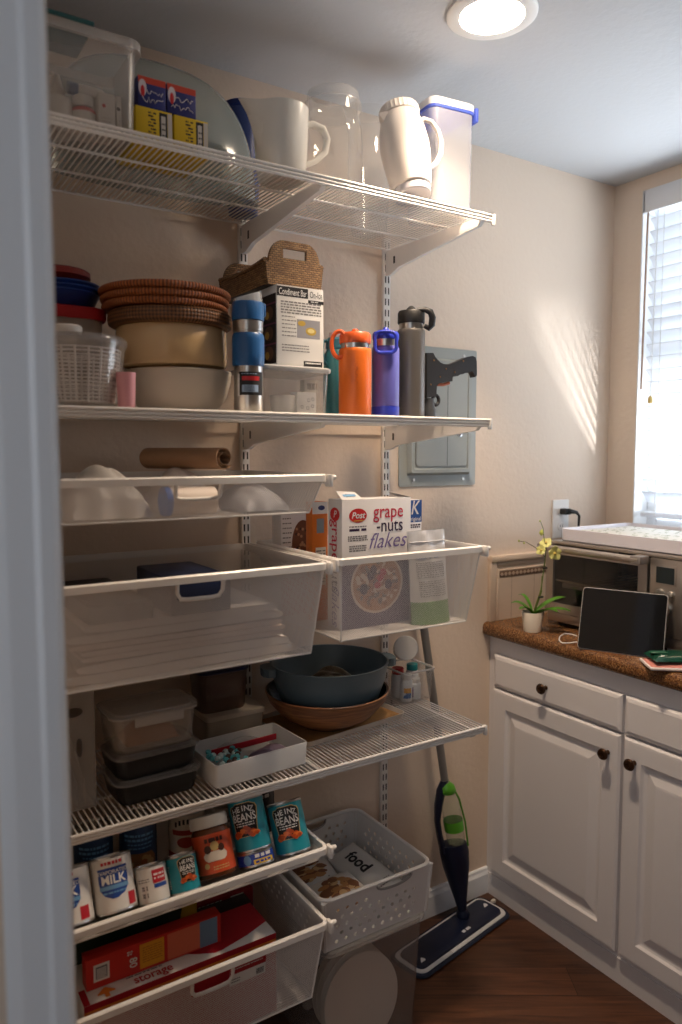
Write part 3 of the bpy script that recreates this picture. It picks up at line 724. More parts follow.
# tall clear container with a white and blue snap lid
yk = -0.285; xl, xr = at(424, 150, y=yk).x, at(469, 150, y=yk).x; zt = at(447, 99, y=yk-0.055).z-Q
w = (xr-xl)*0.86; xr_ = min((xl+xr)/2, SX1-w/2-0.002)
t = thing('cereal_keeper', 'tall clear food container with white lid and blue latch', 'food container', (xr_, yk, Q), rz=R(-6))
KEEP = film('keeper_plastic', (220, 220, 224), 0.40, 0.25)
MB().loft([rr(w-0.012, w-0.012, 0.018, 0), rr(w-0.004, w-0.004, 0.02, 0.006), rr(w, w, 0.02, zt-0.028)], 0, True, False).build('container_body', KEEP, t)
MB().loft([rr(w+0.004, w+0.004, 0.021, zt-0.026), rr(w+0.006, w+0.006, 0.022, zt-0.021), rr(w+0.006, w+0.006, 0.022, zt-0.0205)], 0).build('seal', mat('blue_seal', (86, 108, 214), 0.4), t)
lid = MB().loft([rr(w+0.007, w+0.007, 0.022, zt-0.0202), rr(w+0.007, w+0.007, 0.022, zt-0.004), rr(w-0.004, w-0.004, 0.02, zt)], 0).build('lid', mat('lid_milky', (220, 220, 226), 0.35), t)
MB().box(w/2+0.004, w/2+0.014, -w/2+0.004, -w/2+0.046, zt-0.040, zt-0.004, 0, 0.004).build('latch', MATS['blue_seal'], lid)
# ================================================================== on the second shelf
Q = S2+0.0006
def XS(px, y, py=390): return at(px, py, y=y).x
def ZS(py, y, px=200): return at(px, py, y=y).z
# salad spinner
ys = -0.30; xr = XS(121, ys, 370); rs = 0.092; xs = xr-rs*0.9; zt = ZS(340, ys, 85)-Q
t = thing('salad_spinner', 'clear salad spinner with slotted inner basket and white lid knob', 'salad spinner', (xs, ys, Q))
MB().lathe([(0, 0.001), (rs*0.72, 0), (rs*0.76, 0.004), (rs*0.86, zt*0.35), (rs*0.94, zt*0.75), (rs*0.97, zt-0.012), (rs*0.955, zt-0.012), (rs*0.84, zt*0.35), (rs*0.74, 0.008), (0, 0.006)], 0, 48).build('outer_bowl', film('spinner_clear', (232, 226, 222), 0.09, 0.06), t)
mb = MB(); SLT = mat('spinner_basket', (222, 214, 208), 0.4); nb = 20
for k in range(nb):
    a0 = 2*PI*k/nb; f = lambda a, z: V((rs*(0.70+0.19*z/zt))*math.cos(a), (rs*(0.70+0.19*z/zt))*math.sin(a), z)
    mb.tube([f(a0, 0.010), f(a0, zt*0.5), f(a0, zt-0.020)], 0.0022, 0, 5)
for j in range(15):
    z = 0.012+(zt-0.034)*j/14; r = rs*(0.70+0.19*z/zt); mb.tube([V(r*math.cos(2*PI*i/40), r*math.sin(2*PI*i/40), z) for i in range(40)], 0.0016, 0, 4, closed=True)
mb.lathe([(0, 0.010), (rs*0.70, 0.010), (rs*0.70, 0.013), (0, 0.013)], 0, 32)
mb.build('inner_basket', SLT, t)
MB().lathe([(rs*0.985, zt-0.016), (rs*1.01, zt-0.012), (rs*1.01, zt-0.004), (rs*0.96, zt+0.002), (rs*0.5, zt+0.006), (0, zt+0.007), (0, zt+0.004), (rs*0.95, zt-0.004), (rs*0.96, zt-0.012)], 0, 48).build('lid', film('spinner_lid', (226, 224, 226), 0.14, 0.06), t)
kx = XS(62, ys, 330)-xs
MB().lathe([(0.026, zt+0.0075), (0.028, zt+0.012), (0.028, zt+0.022), (0.025, zt+0.025), (0, zt+0.025)], 0, 24, Matrix.Translation((max(-0.02, min(kx, 0.03)), 0, 0))).build('knob', mat('spinner_knob', (226, 220, 214), 0.4), t)
# stack behind it
yy = -0.108; xc = XS(101, yy, 315)-0.085
CONT = film('cloudy_container', (196, 184, 172), 0.5, 0.3); REDL = mat('red_lid', (170, 24, 30), 0.35); BLUP = mat('royal_blue_plastic', (30, 62, 136), 0.3)
z1, z2, z3, z4, z5 = (ZS(p, yy, 75) for p in (324, 312, 289, 286, 273))
t = thing('food_container', 'cloudy food container with red lid under the blue bowls', 'food container', (xc, yy, Q)); h = z1-Q
MB().loft([rr(0.13, 0.13, 0.03, 0), rr(0.142, 0.142, 0.034, 0.01), rr(0.15, 0.15, 0.036, h)], 0).build('container_body', CONT, t)
MB().loft([rr(0.162, 0.162, 0.04, h+0.0003), rr(0.166, 0.166, 0.042, h+0.004), rr(0.166, 0.166, 0.042, z2-Q-0.003), rr(0.158, 0.158, 0.04, z2-Q)], 0).build('lid', REDL, t)
zb = z2+0.0006; hb = (z3-zb)
PB = [(0, 0), (0.060, 0), (0.066, 0.004), (0.0795, 0.030), (0.0815, 0.031), (0.082, 0.034), (0.079, 0.034), (0.064, 0.008), (0, 0.005)]
bw = None
for i, lab in enumerate(('lowest of the three nested royal blue plastic bowls beside the rattan plates', 'middle of the three nested royal blue plastic bowls beside the rattan plates', 'topmost of the three nested royal blue bowls, under the red bowl')):
    o = MB().lathe(PB, 0, 40).build('plastic_bowl', BLUP, loc=(xc, yy, zb+i*0.0095)); tag(o, lab, 'bowl', 'blue plastic bowls')
zr = zb+2*0.0095+0.034+0.0008
tag(MB().lathe([(0, 0), (0.046, 0), (0.050, 0.004), (0.064, 0.013), (0.0665, 0.014), (0.0665, 0.025), (0.061, 0.029), (0.0, 0.027)], 0, 40).build('shallow_bowl', mat('dull_red_plastic', (150, 44, 36), 0.4), loc=(xc-0.004, yy, zr)), 'dull red shallow plastic bowl on top of the blue bowls', 'bowl')
# pink cup
yp = -0.36; xa, xb = XS(117, yp, 395), XS(136, yp, 395); hp = ZS(373, yp, 130)-Q; r = 0.019
tag(MB().lathe([(0, 0), (r*0.82, 0), (r*0.84, 0.002), (r, hp), (r-0.0015, hp), (r*0.8, 0.004), (0, 0.003)], 0, 32).build('plastic_cup', mat('pink_plastic', (226, 160, 168), 0.45), loc=(xb-r, yp, Q)), 'pale pink plastic cup between the salad spinner and white bowl', 'cup')
# white serving bowl, cream crock, woven basket, rattan plates: one stack
yb = -0.205; xl, xr = XS(119, yb, 380), XS(230, yb, 380); xc = (xl+xr)/2+0.004; rb = (xr-xl)/2*0.915
BOW = mat('stone_white_ceramic', (214, 204, 190), 0.3, bump=0.1, bscale=40)
h1 = ZS(367, yb-rb*0.8, 170)-Q
o = MB().lathe([(0, 0.002), (rb*0.62, 0), (rb*0.68, 0.003), (rb*0.90, h1*0.40), (rb*0.975, h1*0.75), (rb*0.985, h1*0.92), (rb, h1-0.003), (rb*0.985, h1), (rb*0.95, h1-0.006), (rb*0.82, h1*0.45), (rb*0.62, 0.010), (0, 0.008)], 0, 56).build('serving_bowl', BOW, loc=(xc, yb, Q))
tag(o, 'wide off-white serving bowl under the cream crock', 'bowl')
xl, xr = XS(106, yb, 350), XS(223, yb, 350); xk = (xl+xr)/2; rk = (xr-xl)/2*0.90; zk = Q+0.0105; hk = ZS(323, yb-rk*0.8, 170)-zk
# crock stands inside the bowl
rk0 = rb*0.46; ox = max(-0.014, xk-xc)
o = MB().lathe([(0, 0), (rk0, 0), (rk0+0.004, 0.004), (rb*0.62, h1*0.50), (rb*0.80, h1-0.008), (rk-0.004, h1-0.002), (rk, h1+0.004), (rk, hk-0.004), (rk-0.003, hk), (rk-0.010, hk), (rk-0.010, h1+0.004), (rb*0.76, h1-0.004), (rb*0.4, 0.02), (0, 0.02)], 0, 56).build('crock', mat('cream_glaze', (216, 184, 138), 0.12, coat=0.5), loc=(xc+ox, yb, zk))
tag(o, 'glossy cream stoneware crock standing in the white bowl', 'crock')
# rattan
def rattan(name, c1, c2, k, diag=False, sc=1.0):
    m = mat(name, c1, 0.5); nt, N, L = nodes(m); b = nt.nodes['Principled BSDF']
    tc = N('ShaderNodeTexCoord'); sp = N('ShaderNodeSeparateXYZ'); L(tc.outputs['Object'], sp.inputs[0])
    def M(op, a, bb=None):
        n = N('ShaderNodeMath', operation=op)
        for i, q in enumerate((a, bb)):
            if q is None: continue
            if isinstance(q, (int, float)): n.inputs[i].default_value = q
            else: L(q, n.inputs[i])
        return n.outputs[0]
    ang = M('ARCTAN2', sp.outputs[1], sp.outputs[0])
    if diag: s = M('MULTIPLY', M('SINE', M('ADD', M('MULTIPLY', ang, k), M('MULTIPLY', sp.outputs[2], 420))), M('SINE', M('SUBTRACT', M('MULTIPLY', ang, k), M('MULTIPLY', sp.outputs[2], 420))))
    else: s = M('SINE', M('MULTIPLY', ang, k))
    f = M('ADD', M('MULTIPLY', s, 0.5), 0.5)
    mx = N('ShaderNodeMix', data_type='RGBA'); mx.inputs[6].default_value = lin(c2); mx.inputs[7].default_value = lin(c1); L(f, mx.inputs[0])
    no = N('ShaderNodeTexNoise'); no.inputs['Scale'].default_value = 60; L(tc.outputs['Object'], no.inputs['Vector'])
    m2 = N('ShaderNodeMix', data_type='RGBA', blend_type='MULTIPLY'); m2.inputs[0].default_value = 0.6; L(mx.outputs[2], m2.inputs[6]); L(no.outputs['Color'], m2.inputs[7])
    L(mx.outputs[2], b.inputs['Base Color'])
    bp = N('ShaderNodeBump'); bp.inputs['Strength'].default_value = 0.7; bp.inputs['Distance'].default_value = 0.002; L(f, bp.inputs['Height']); L(bp.outputs[0], b.inputs['Normal'])
    return m
RAT = rattan('rattan_brown', (188, 106, 50), (96, 46, 20), 120)
WOV = rattan('woven_dark', (150, 100, 60), (30, 17, 11), 56, True)
zw = zk+hk+0.0008
xl, xr = XS(102, yb, 314), XS(233, yb, 314); rw = (xr-xl)/2*0.90; hw = ZS(305, yb-rw*0.8, 170)-zw
xw = (xl+xr)/2
o = MB().lathe([(0, 0.002), (rw*0.90, 0), (rw*0.985, 0.006), (rw, hw*0.5), (rw*0.985, hw-0.004), (rw*0.95, hw), (rw*0.93, hw-0.004), (rw*0.90, 0.010), (0, 0.010)], 0, 64).build('woven_basket', WOV, loc=(xw, yb, zw))
tag(o, 'dark brown woven round basket tray on top of the cream crock', 'basket')
zp = zw+hw+0.0008
xl, xr = XS(93, yb, 290), XS(231, yb, 290); rp = (xr-xl)/2*0.91; xp = (xl+xr)/2; ztop = ZS(279.5, yb-rp*0.8, 160); th = (ztop-zp)/3
for i, (s, lab) in enumerate(((0.955, 'lowest of three rattan plates, directly on the dark woven basket'), (0.975, 'middle of the three rattan plates stacked on the woven basket'), (1.0, 'topmost and widest of the three stacked rattan plates'))):
    r = rp*s; e = th-0.0006
    pts = [(0, 0.001), (r*0.80, 0.001), (r*0.90, 0.0)]+[(r-e/2+e/2*math.cos(a), e/2+e/2*math.sin(a)) for a in [-PI/2+PI*k/6 for k in range(7)]]+[(r*0.90, e), (r*0.80, e*0.5), (0, e*0.45)]
    o = MB().lathe(pts, 0, 64).build('rattan_plate', RAT, loc=(xp, yb, zp+i*th)); tag(o, lab, 'plate', 'rattan plates')

# blue insulated tumbler
yt = -0.335; xl, xr = XS(232, yt, 380), XS(264.5, yt, 380); r = (xr-xl)/2*0.90; xc = (xl+xr)/2; H = ZS(292, yt, 248)-Q
z = lambda py: ZS(py, yt, 248)-Q
t = thing('insulated_tumbler', 'tall steel tumbler with blue grip, blue collar and clear lid', 'tumbler', (xc, yt, Q))
TB = mat('tumbler_blue', (34, 92, 150), 0.35)
bd = MB().lathe([(0, 0), (r*0.86, 0), (r*0.90, 0.004), (r*0.90, z(332)), (0, z(332))], 0, 40).build('steel_body', STEEL, t)
MB().lathe([(r*0.902, z(367)), (r*0.985, z(365)), (r, z(355)), (r, z(341)), (r*0.97, z(336)), (r*0.902, z(334))], 0, 40).build('grip', TB, t)
MB().lathe([(0, z(331.8)), (r*0.93, z(331.8)), (r*0.94, z(322)), (0, z(321.5))], 0, 40).build('steel_collar', STEEL, t)
cl = MB().lathe([(0, z(321.2)), (r*0.98, z(321.2)), (r, z(318)), (r*0.98, z(305)), (r*0.94, z(303)), (0, z(303))], 0, 40)
cl.box(r*0.9, r*1.18, -0.008, 0.008, z(316), z(302), 0, 0.004); cl.build('collar', TB, t)
n = 32; a0 = circ(r*0.92, z(302.8), n); a1 = [V(p.x*0.9, p.y*0.9, z(302.8)+0.006+0.020*(0.5+0.5*p.x/r)) for p in a0]
MB().loft([a0, a1], 0).build('lid', film('lid_clear_plastic', (220, 226, 230), 0.35, 0.06), t)
f = wrap(r*0.905, math.atan2(EYE.y-yt, EYE.x-xc))
mb = MB(); g = lambda u, v, o=0.0: f(u, v, o)
u0, u1, v0, v1 = -0.022, 0.036, z(396), z(373)
mb.quad(g, u0, u1, v0, v1, 0, 0.0004, 14); mb.rows(g, -0.014, 0.026, [z(379.5)], 0.009, 1, 0.0008, seed=6, word=0.030, nu=6); mb.quad(g, -0.014, 0.022, z(393), z(386), 2, 0.0008, 8)
for k in range(9): mb.quad(g, -0.008+0.0024*k, -0.0072+0.0024*k, z(392.5), z(386.5), 0, 0.0011, 1)
mb.quad(g, -0.025, -0.020, z(397), z(375), 3, 0.0004, 2)
mb.rows(g, -0.015, 0.018, [z(375)], 0.0016, 2, 0.0009, seed=4)
mb.build('label', [PRINT, RED, mat('label_pale_blue', (150, 172, 200), 0.5), PAPER], t)

# clear box under the condiment carton, with small cartons in it
yf = -0.345; xa, xb = XS(263, yf, 395), XS(332, yf, 395); zt = ZS(366, yf, 300)-Q; w = xb-xa; d = 0.17; cx, cy = (xa+xb)/2, yf+d/2
t = thing('lidded_box', 'clear lidded plastic box under the condiment server carton', 'storage box', (cx, cy, Q))
MB().loft([rr(w-0.02, d-0.02, 0.012, 0), rr(w-0.014, d-0.014, 0.014, 0.004), rr(w-0.004, d-0.004, 0.016, zt-0.012), rr(w-0.006, d-0.006, 0.014, zt-0.012), rr(w-0.018, d-0.018, 0.012, 0.006), rr(w-0.024, d-0.024, 0.01, 0.003)], 0).build('box_body', film('box_clear', (214, 216, 218), 0.08, 0.08), t)
MB().loft([rr(w+0.002, d+0.002, 0.017, zt-0.013), rr(w+0.006, d+0.006, 0.018, zt-0.010), rr(w+0.006, d+0.006, 0.018, zt-0.003), rr(w-0.004, d-0.004, 0.016, zt)], 0).build('lid', film('box_lid', (226, 226, 226), 0.5, 0.2), t)
xk = XS(305, yf+0.03, 400)
def art_dots(mb, f, w, h):
    for u, v in ((-0.25, 0.3), (0.05, 0.25), (0.3, 0.35), (0.1, 0.62), (0.32, 0.68)): mb.ell(f, u*w, v*h, 0.0042, 0.0042, 1, 0.0003); mb.ell(f, u*w, v*h, 0.0026, 0.0026, 0, 0.0005)
carton('small_carton', 0.052, 0.03, 0.048, art_dots, [PAPER, mat('dot_grey', (150, 150, 152), 0.6)], (xk, yf+0.022, Q+0.0035), 'small white carton printed with dots inside the clear box', 'carton', rz=R(3))
xk2 = XS(310, yf+0.08, 380)
def art_bar(mb, f, w, h):
    for k in range(8): mb.quad(f, -w*0.32+w*0.08*k, -w*0.32+w*0.08*k+w*(0.05 if k % 3 else 0.03), h*0.72, h*0.90, 1)
    mb.rows(f, -w*0.3, w*0.3, [h*0.62, h*0.55], 0.0015, 1, seed=8)
carton('small_carton', 0.042, 0.02, 0.082, art_bar, [mat('carton_ivory', (222, 216, 204), 0.65), PRINT], (xk2, yf+0.070, Q+0.0035), 'ivory carton with a barcode standing inside the clear box', 'carton')
o = MB().lathe([(0, 0), (0.022, 0), (0.028, 0.010), (0.030, 0.04), (0.028, 0.04), (0.02, 0.008), (0, 0.006)], 0, 28).build('paper_cup', PAPER, loc=(XS(283, yf+0.05, 400), yf+0.052, Q+0.0036)); tag(o, 'small white cup at the left inside the clear box', 'cup')

# condiment server carton
yq = -0.315; xa, xb = XS(277, yq, 330), XS(323.5, yq, 330); zb = Q+zt+0.0006; h = ZS(287, yq, 300)-zb; w = xb-xa; d = 0.085
def art_cond(mb, f, w, h):
    L = lambda u: (u-0.5)*w
    mb.quad(f, L(0.0), L(0.66), h*0.865, h*0.985, 1); mb.text('Condiment Bar', 0.0205, f, L(0.335), h*0.918, 0, bold=0.012, sx=0.56)
    mb.text('On-Ice', 0.0215, f, L(0.835), h*0.915, 1, sx=0.56); mb.quad(f, L(0.66), L(1.0), h*0.81, h*0.85, 1); mb.rows(f, L(0.72), L(0.9), [h*0.832], 0.0022, 0, 0.0007, seed=2)
    mb.rows(f, L(0.08), L(0.95), [h*0.80-0.006*k for k in range(5)], 0.0030, 2, seed=11, word=0.008)
    mb.rows(f, L(0.10), L(0.40), [h*0.62-0.0085*k for k in range(6)], 0.0022, 2, seed=12, word=0.006); mb.rows(f, L(0.1), L(0.7), [h*0.27, h*0.235, h*0.20], 0.0022, 2, seed=13)
    mb.quad(f, L(0.42), L(0.92), h*0.37, h*0.60, 3); mb.ell(f, L(0.72), h*0.46, 0.014, 0.009, 4, 0.0006); mb.ell(f, L(0.52), h*0.55, 0.010, 0.006, 4, 0.0006); mb.ell(f, L(0.72), h*0.465, 0.009, 0.005, 5, 0.0008)
    mb.quad(f, L(0.56), L(0.97), h*0.012, h*0.085, 1); mb.rows(f, L(0.6), L(0.93), [h*0.06], 0.003, 0, 0.0006, seed=14, word=0.004)
    s = face((-w/2, d, 0), (0, -1, 0), (0, 0, 1))
    mb.quad(s, 0.004, d-0.004, h*0.04, h*0.90, 1)
    for k in range(3):
        zc = h*(0.17+0.25*k); mb.ell(s, d*0.55, zc, d*0.25, h*0.09, 6, 0.0006); mb.ell(s, d*0.45, zc-0.004, d*0.12, h*0.05, 4, 0.0008); mb.quad(s, d*0.1, d*0.95, zc+h*0.105, zc+h*0.125, 7, 0.0006)
carton('condiment_carton', w, d, h, art_cond, [PAPER, PRINT, GREYP, mat('photo_grey', (150, 150, 156), 0.5), mat('photo_yellow', (190, 160, 70), 0.5), mat('photo_cream', (220, 206, 140), 0.5), mat('photo_brown', (96, 66, 44), 0.5), mat('photo_plum', (110, 52, 84), 0.5)],
       ((xa+xb)/2, yq, zb), 'white condiment server carton with black title band on clear box', 'carton')
zc = zb+h+0.0008
# wicker basket with handle ends lying on the carton, running back towards the wall
def wicker():
    m = mat('wicker', (132, 96, 58), 0.6); nt, N, L = nodes(m); b = nt.nodes['Principled BSDF']
    tc = N('ShaderNodeTexCoord'); sp = N('ShaderNodeSeparateXYZ'); L(tc.outputs['Object'], sp.inputs[0])
    ad = N('ShaderNodeMath', operation='ADD'); L(sp.outputs[0], ad.inputs[0]); L(sp.outputs[1], ad.inputs[1])
    cb = N('ShaderNodeCombineXYZ'); L(ad.outputs[0], cb.inputs[0]); L(sp.outputs[2], cb.inputs[1])
    br = N('ShaderNodeTexBrick'); br.inputs['Scale'].default_value = 1; br.inputs['Brick Width'].default_value = 0.0105; br.inputs['Row Height'].default_value = 0.0048; br.inputs['Mortar Size'].default_value = 0.0009; br.inputs['Mortar Smooth'].default_value = 0.8
    br.inputs['Color1'].default_value = lin((168, 128, 82)); br.inputs['Color2'].default_value = lin((126, 90, 54)); br.inputs['Mortar'].default_value = lin((52, 34, 20)); L(cb.outputs[0], br.inputs['Vector'])
    L(br.outputs['Color'], b.inputs['Base Color']); bp = N('ShaderNodeBump'); bp.inputs['Distance'].default_value = 0.002; bp.inputs['Strength'].default_value = 0.8; bp.invert = True
    L(br.outputs['Fac'], bp.inputs['Height']); L(bp.outputs[0], b.inputs['Normal']); return m
WK = wicker()
yw = -0.30; xa, xb = XS(268, yw, 275), XS(321, yw, 275); w = xb-xa; dpt = 0.255; hh = ZS(240.5, yw, 285)-zc; hl = hh*0.50
t = thing('wicker_basket', 'brown wicker basket with handle cut-outs on the condiment carton', 'basket', ((xa+xb)/2, yw, zc))
def endshape(w, hl, hh):
    o = [(-w/2, 0.0), (w/2, 0.0), (w/2+0.006, hl)]
    for k in range(9):
        a = k/8; o.append((w/2*(1-0.0)-w*0.02-(w*0.26)*(1-math.cos(a*PI/2))+0.0, hl+(hh-hl)*math.sin(a*PI/2)))
    o += [(-u, v) for u, v in reversed(o[3:])]; o.append((-w/2-0.006, hl)); return o
hole = [(-w*0.22, hh*0.62), (w*0.22, hh*0.62), (w*0.22, hh*0.84), (-w*0.22, hh*0.84)]
for y0, lab in ((0.0, None), (dpt-0.009, None)):
    mb = MB().plate([endshape(w, hl, hh), hole], lambda u, v, o: V(u, y0+0.009-o, v), 0.009, 0); mb.recalc = True; mb.build('handle_end', WK, t)
for sx in (-1, 1):
    mb = MB()
    mb.box(sx*(w/2+0.001)-0.004, sx*(w/2+0.001)+0.004, 0.009, dpt-0.009, 0, hl, 0, 0.002)
    mb.tube([(sx*(w/2+0.004), 0.004, hl+0.004), (sx*(w/2+0.003), 0.05, hl), (sx*(w/2+0.003), dpt/2, hl-0.004), (sx*(w/2+0.003), dpt-0.05, hl), (sx*(w/2+0.004), dpt-0.004, hl+0.004)], 0.006, 0, 8)
    mb.build('side_wall', WK, t)
MB().box(-w/2, w/2, 0.009, dpt-0.009, 0.0, 0.006, 0).build('base', WK, t)

# teal bottle behind the orange one
yt = -0.205; xr = XS(341, yt, 390); TE = mat('teal_bottle', (64, 138, 148), 0.35); r = 0.031; xt = xr-r*0.55; H = ZS(338, yt, 335)-Q
t = thing('water_bottle', 'teal water bottle mostly hidden behind the orange bottle', 'water bottle', (xt, yt, Q))
MB().lathe([(0, 0), (r*0.94, 0), (r, 0.004), (r, H*0.76), (r*0.7, H*0.86), (0, H*0.86)], 0, 32).build('bottle_body', TE, t)
c = MB().lathe([(0, H*0.862), (r*0.78, H*0.862), (r*0.78, H*0.97), (r*0.6, H), (0, H)], 0, 28).build('cap', mat('teal_cap', (72, 132, 150), 0.4), t)
MB().tube([(-r*0.75, 0, H*0.95), (-r*1.25, -0.004, H*0.95), (-r*1.45, -0.008, H*0.82), (-r*1.25, -0.008, H*0.70), (-r*0.98, -0.006, H*0.66)], 0.005, 0, 8).build('carry_loop', MATS['teal_cap'], c)
MB().lathe([(0, H+0.0003), (r*0.5, H+0.0003), (r*0.5, H+0.012), (r*0.3, H+0.015), (0, H+0.015)], 0, 20).build('spout_cap', mat('pale_pink_cap', (226, 200, 204), 0.4), t)
# orange, purple and grey steel bottles
def sport_bottle(px0, px1, y, pys, lab, mb_, mc, boot=None, loop=None, neckw=0.9):
    """pys: rows of the cap top, cap bottom, shoulder"""
    xl, xr = XS(px0, y, 390), XS(px1, y, 390); d = V((xl+xr)/2, y, Q)-EYE; r = (xr-xl)/2*math.cos(math.atan2(d.x, d.y)); xc = (xl+xr)/2; pc = (px0+px1)/2
    zc, zn, zs = (ZS(p, y, pc)-Q for p in pys)
    t = thing('water_bottle', lab, 'water bottle', (xc, y, Q), group='upright steel water bottles')
    b0 = boot or 0.0; t.rotation_euler.z = math.atan2(d.y, d.x)-PI/2
    MB().lathe([(0, b0), (r*0.97, b0), (r, b0+0.003), (r, zs-0.010), (r*0.985, zs-0.004), (r*0.93, zs), (0, zs)], 0, 40).build('bottle_body', mb_, t)
    if boot: MB().lathe([(0, 0), (r*0.98, 0), (r*1.02, 0.004), (r*1.02, boot-0.0005), (0, boot-0.0005)], 0, 40).build('boot', mc, t)
    MB().lathe([(r*0.86, zs+0.0002), (r*0.86, zn-0.0002)], 0, 40).build('steel_neck', STEEL, t)
    mb = MB().lathe([(0, zn), (r*0.94, zn), (r*0.97, zn+0.003), (r*0.96, zc-0.006), (r*0.88, zc-0.001), (0, zc-0.001)], 0, 40)
    return t, r, zc, zn, zs, mb
OR = mat('orange_bottle', (226, 108, 26), 0.42); ORC = mat('orange_cap', (224, 92, 30), 0.45)
yo = -0.31
t, r, zc, zn, zs, cap = sport_bottle(338.5, 371, yo, (333, 344, 349), 'orange steel water bottle with orange loop cap', OR, ORC)
cap.lathe([(0.009, zc-0.001), (0.009, zc+0.004), (0.006, zc+0.009), (0, zc+0.009)], 0, 16, Matrix.Translation((0.0, 0, 0)))
c = cap.build('cap', ORC, t)
lp = [V(-r*0.95, -0.004, zc-0.006)]+[V(-r*0.80-0.011+0.021*math.cos(a), -r*0.72-0.004, zc-0.030+0.030*math.sin(a)) for a in [PI*0.62+2*PI*0.92*k/14 for k in range(15)]]
MB().tube([V(-r*0.92-0.001+0.0185*math.cos(2*PI*k/24), -r*0.30-0.010, zc-0.030+0.031*math.sin(2*PI*k/24)) for k in range(24)], 0.0052, 0, 8, closed=True).build('carry_loop', ORC, c)
sc = MB(); f = wrap(r+0.0004, R(-92)); rg = random.Random(3)
sc.tube([f(0.004+0.006*math.sin(k*2.1)*rg.uniform(.4, 1), zs*0.45+0.05*(k/9), 0.0) for k in range(10)], 0.0004, 0, 4); sc.build('scuff', mat('scuff_brown', (170, 76, 24), 0.6), t)
PUR = mat('periwinkle_bottle', (104, 104, 190), 0.42); PUC = mat('cobalt_cap', (44, 62, 190), 0.4)
yo = -0.305
t, r, zc, zn, zs, cap = sport_bottle(371.5, 399, yo, (332, 340, 347), 'periwinkle steel water bottle with cobalt cap and cobalt base', PUR, PUC, boot=0.027)
cap.lathe([(0.010, zc-0.001), (0.010, zc+0.004), (0.005, zc+0.011), (0, zc+0.012)], 0, 16)
c = cap.build('cap', PUC, t)
MB().tube([V(p.x, -r*0.98-0.004, p.y) for p in [V(q.x, q.y+zc-0.030, 0) for q in rr(0.052, 0.050, 0.014, 0, 5)]], 0.0045, 0, 8, closed=True).build('carry_loop', PUC, c)
GRY = mat('charcoal_bottle', (98, 94, 90), 0.36, 0.25); yo = -0.25
t, r, zc, zn, zs, cap = sport_bottle(396.5, 424.5, yo, (311, 324, 330), 'tall charcoal grey steel bottle with black strap lid', GRY, BLACK)
cap.lathe([(0.014, zc-0.001), (0.014, zc+0.004), (0.008, zc+0.010), (0.004, zc+0.013), (0, zc+0.013)], 0, 16)
c = cap.build('cap', mat('black_cap', (26, 25, 25), 0.5), t)
MB().tube([(r*0.4, -0.02, zc-0.002), (r*0.95, -0.018, zc), (r*1.35, -0.016, zc-0.006), (r*1.5, -0.014, zc-0.020), (r*1.45, -0.012, zc-0.038), (r*1.25, -0.010, zc-0.046), (r*0.95, -0.008, zc-0.040)], [0.006, 0.007, 0.0085, 0.009, 0.009, 0.008, 0.006], 0, 10, flat=1.0).build('strap', MATS['black_cap'], c)

# black pistol-grip tool standing muzzle down
yg = -0.235
pts = [(221, 85), (262, 85), (276, 112), (290, 128), (308, 146), (330, 156), (365, 158), (400, 146), (440, 128), (475, 112), (512, 104), (532, 112), (540, 140), (541, 228), (528, 240), (520, 214), (508, 200), (490, 212), (470, 208), (455, 220), (440, 218), (420, 232), (400, 228), (386, 240), (384, 266), (345, 270), (300, 280), (285, 292), (282, 360), (221, 372)]
W3 = [at(390+X/6.4, 340+Y/6.4, y=yg) for X, Y in pts]; o0 = V(W3[0].x, yg, Q); zlow = at(390+221/6.4, 340+372/6.4, y=yg).z
t = thing('pistol_grip_tool', 'black pistol-grip hand tool standing muzzle down at the shelf end', 'hand tool', o0)
mb = MB().plate([[(p.x-o0.x, p.z-Q) for p in W3]], lambda u, v, o: V(u, 0.010-o, v), 0.020, 0); mb.recalc = True
body = mb.build('grip_body', mat('tool_black', (30, 27, 26), 0.45), t)
bz = zlow-Q
MB().lathe([(0, 0), (0.017, 0), (0.018, 0.004), (0.018, 0.030), (0.014, 0.040), (0.013, bz), (0, bz)], 0, 24, Matrix.Translation((0.018, 0, 0))).build('nozzle', mat('tool_dark_grey', (60, 62, 66), 0.4), t)
q = at(390+292/6.4, 340+385/6.4, y=yg)
MB().tube([V(q.x-o0.x+0.011*math.cos(2*PI*k/16), 0, q.z-Q+0.013*math.sin(2*PI*k/16)) for k in range(16)], 0.005, 0, 8, closed=True).build('ring', MATS['tool_black'], t)
q0 = at(390+300/6.4, 340+282/6.4, y=yg); q1 = at(390+378/6.4, 340+272/6.4, y=yg)
MB().tube([V(q0.x-o0.x, 0, q0.z-Q-0.001), V((q0.x+q1.x)/2-o0.x, 0, (q0.z+q1.z)/2-Q-0.004), V(q1.x-o0.x, 0, q1.z-Q-0.001)], 0.0045, 0, 8).build('trigger', mat('trigger_orange', (176, 84, 40), 0.45), t)
for X, Y in ((360, 185), (322, 236), (415, 205), (470, 135), (262, 285), (282, 130)):
    q = at(390+X/6.4, 340+Y/6.4, y=yg-0.0105)
    MB().lathe([(0.0026, 0), (0.0022, 0.001), (0, 0.0012)], 0, 10, Matrix.Translation((q.x-o0.x, -0.0102, q.z-Q)) @ Matrix.Rotation(R(90), 4, 'X')).build('screw', mat('brass_screw', (150, 110, 70), 0.4, 0.8), body)
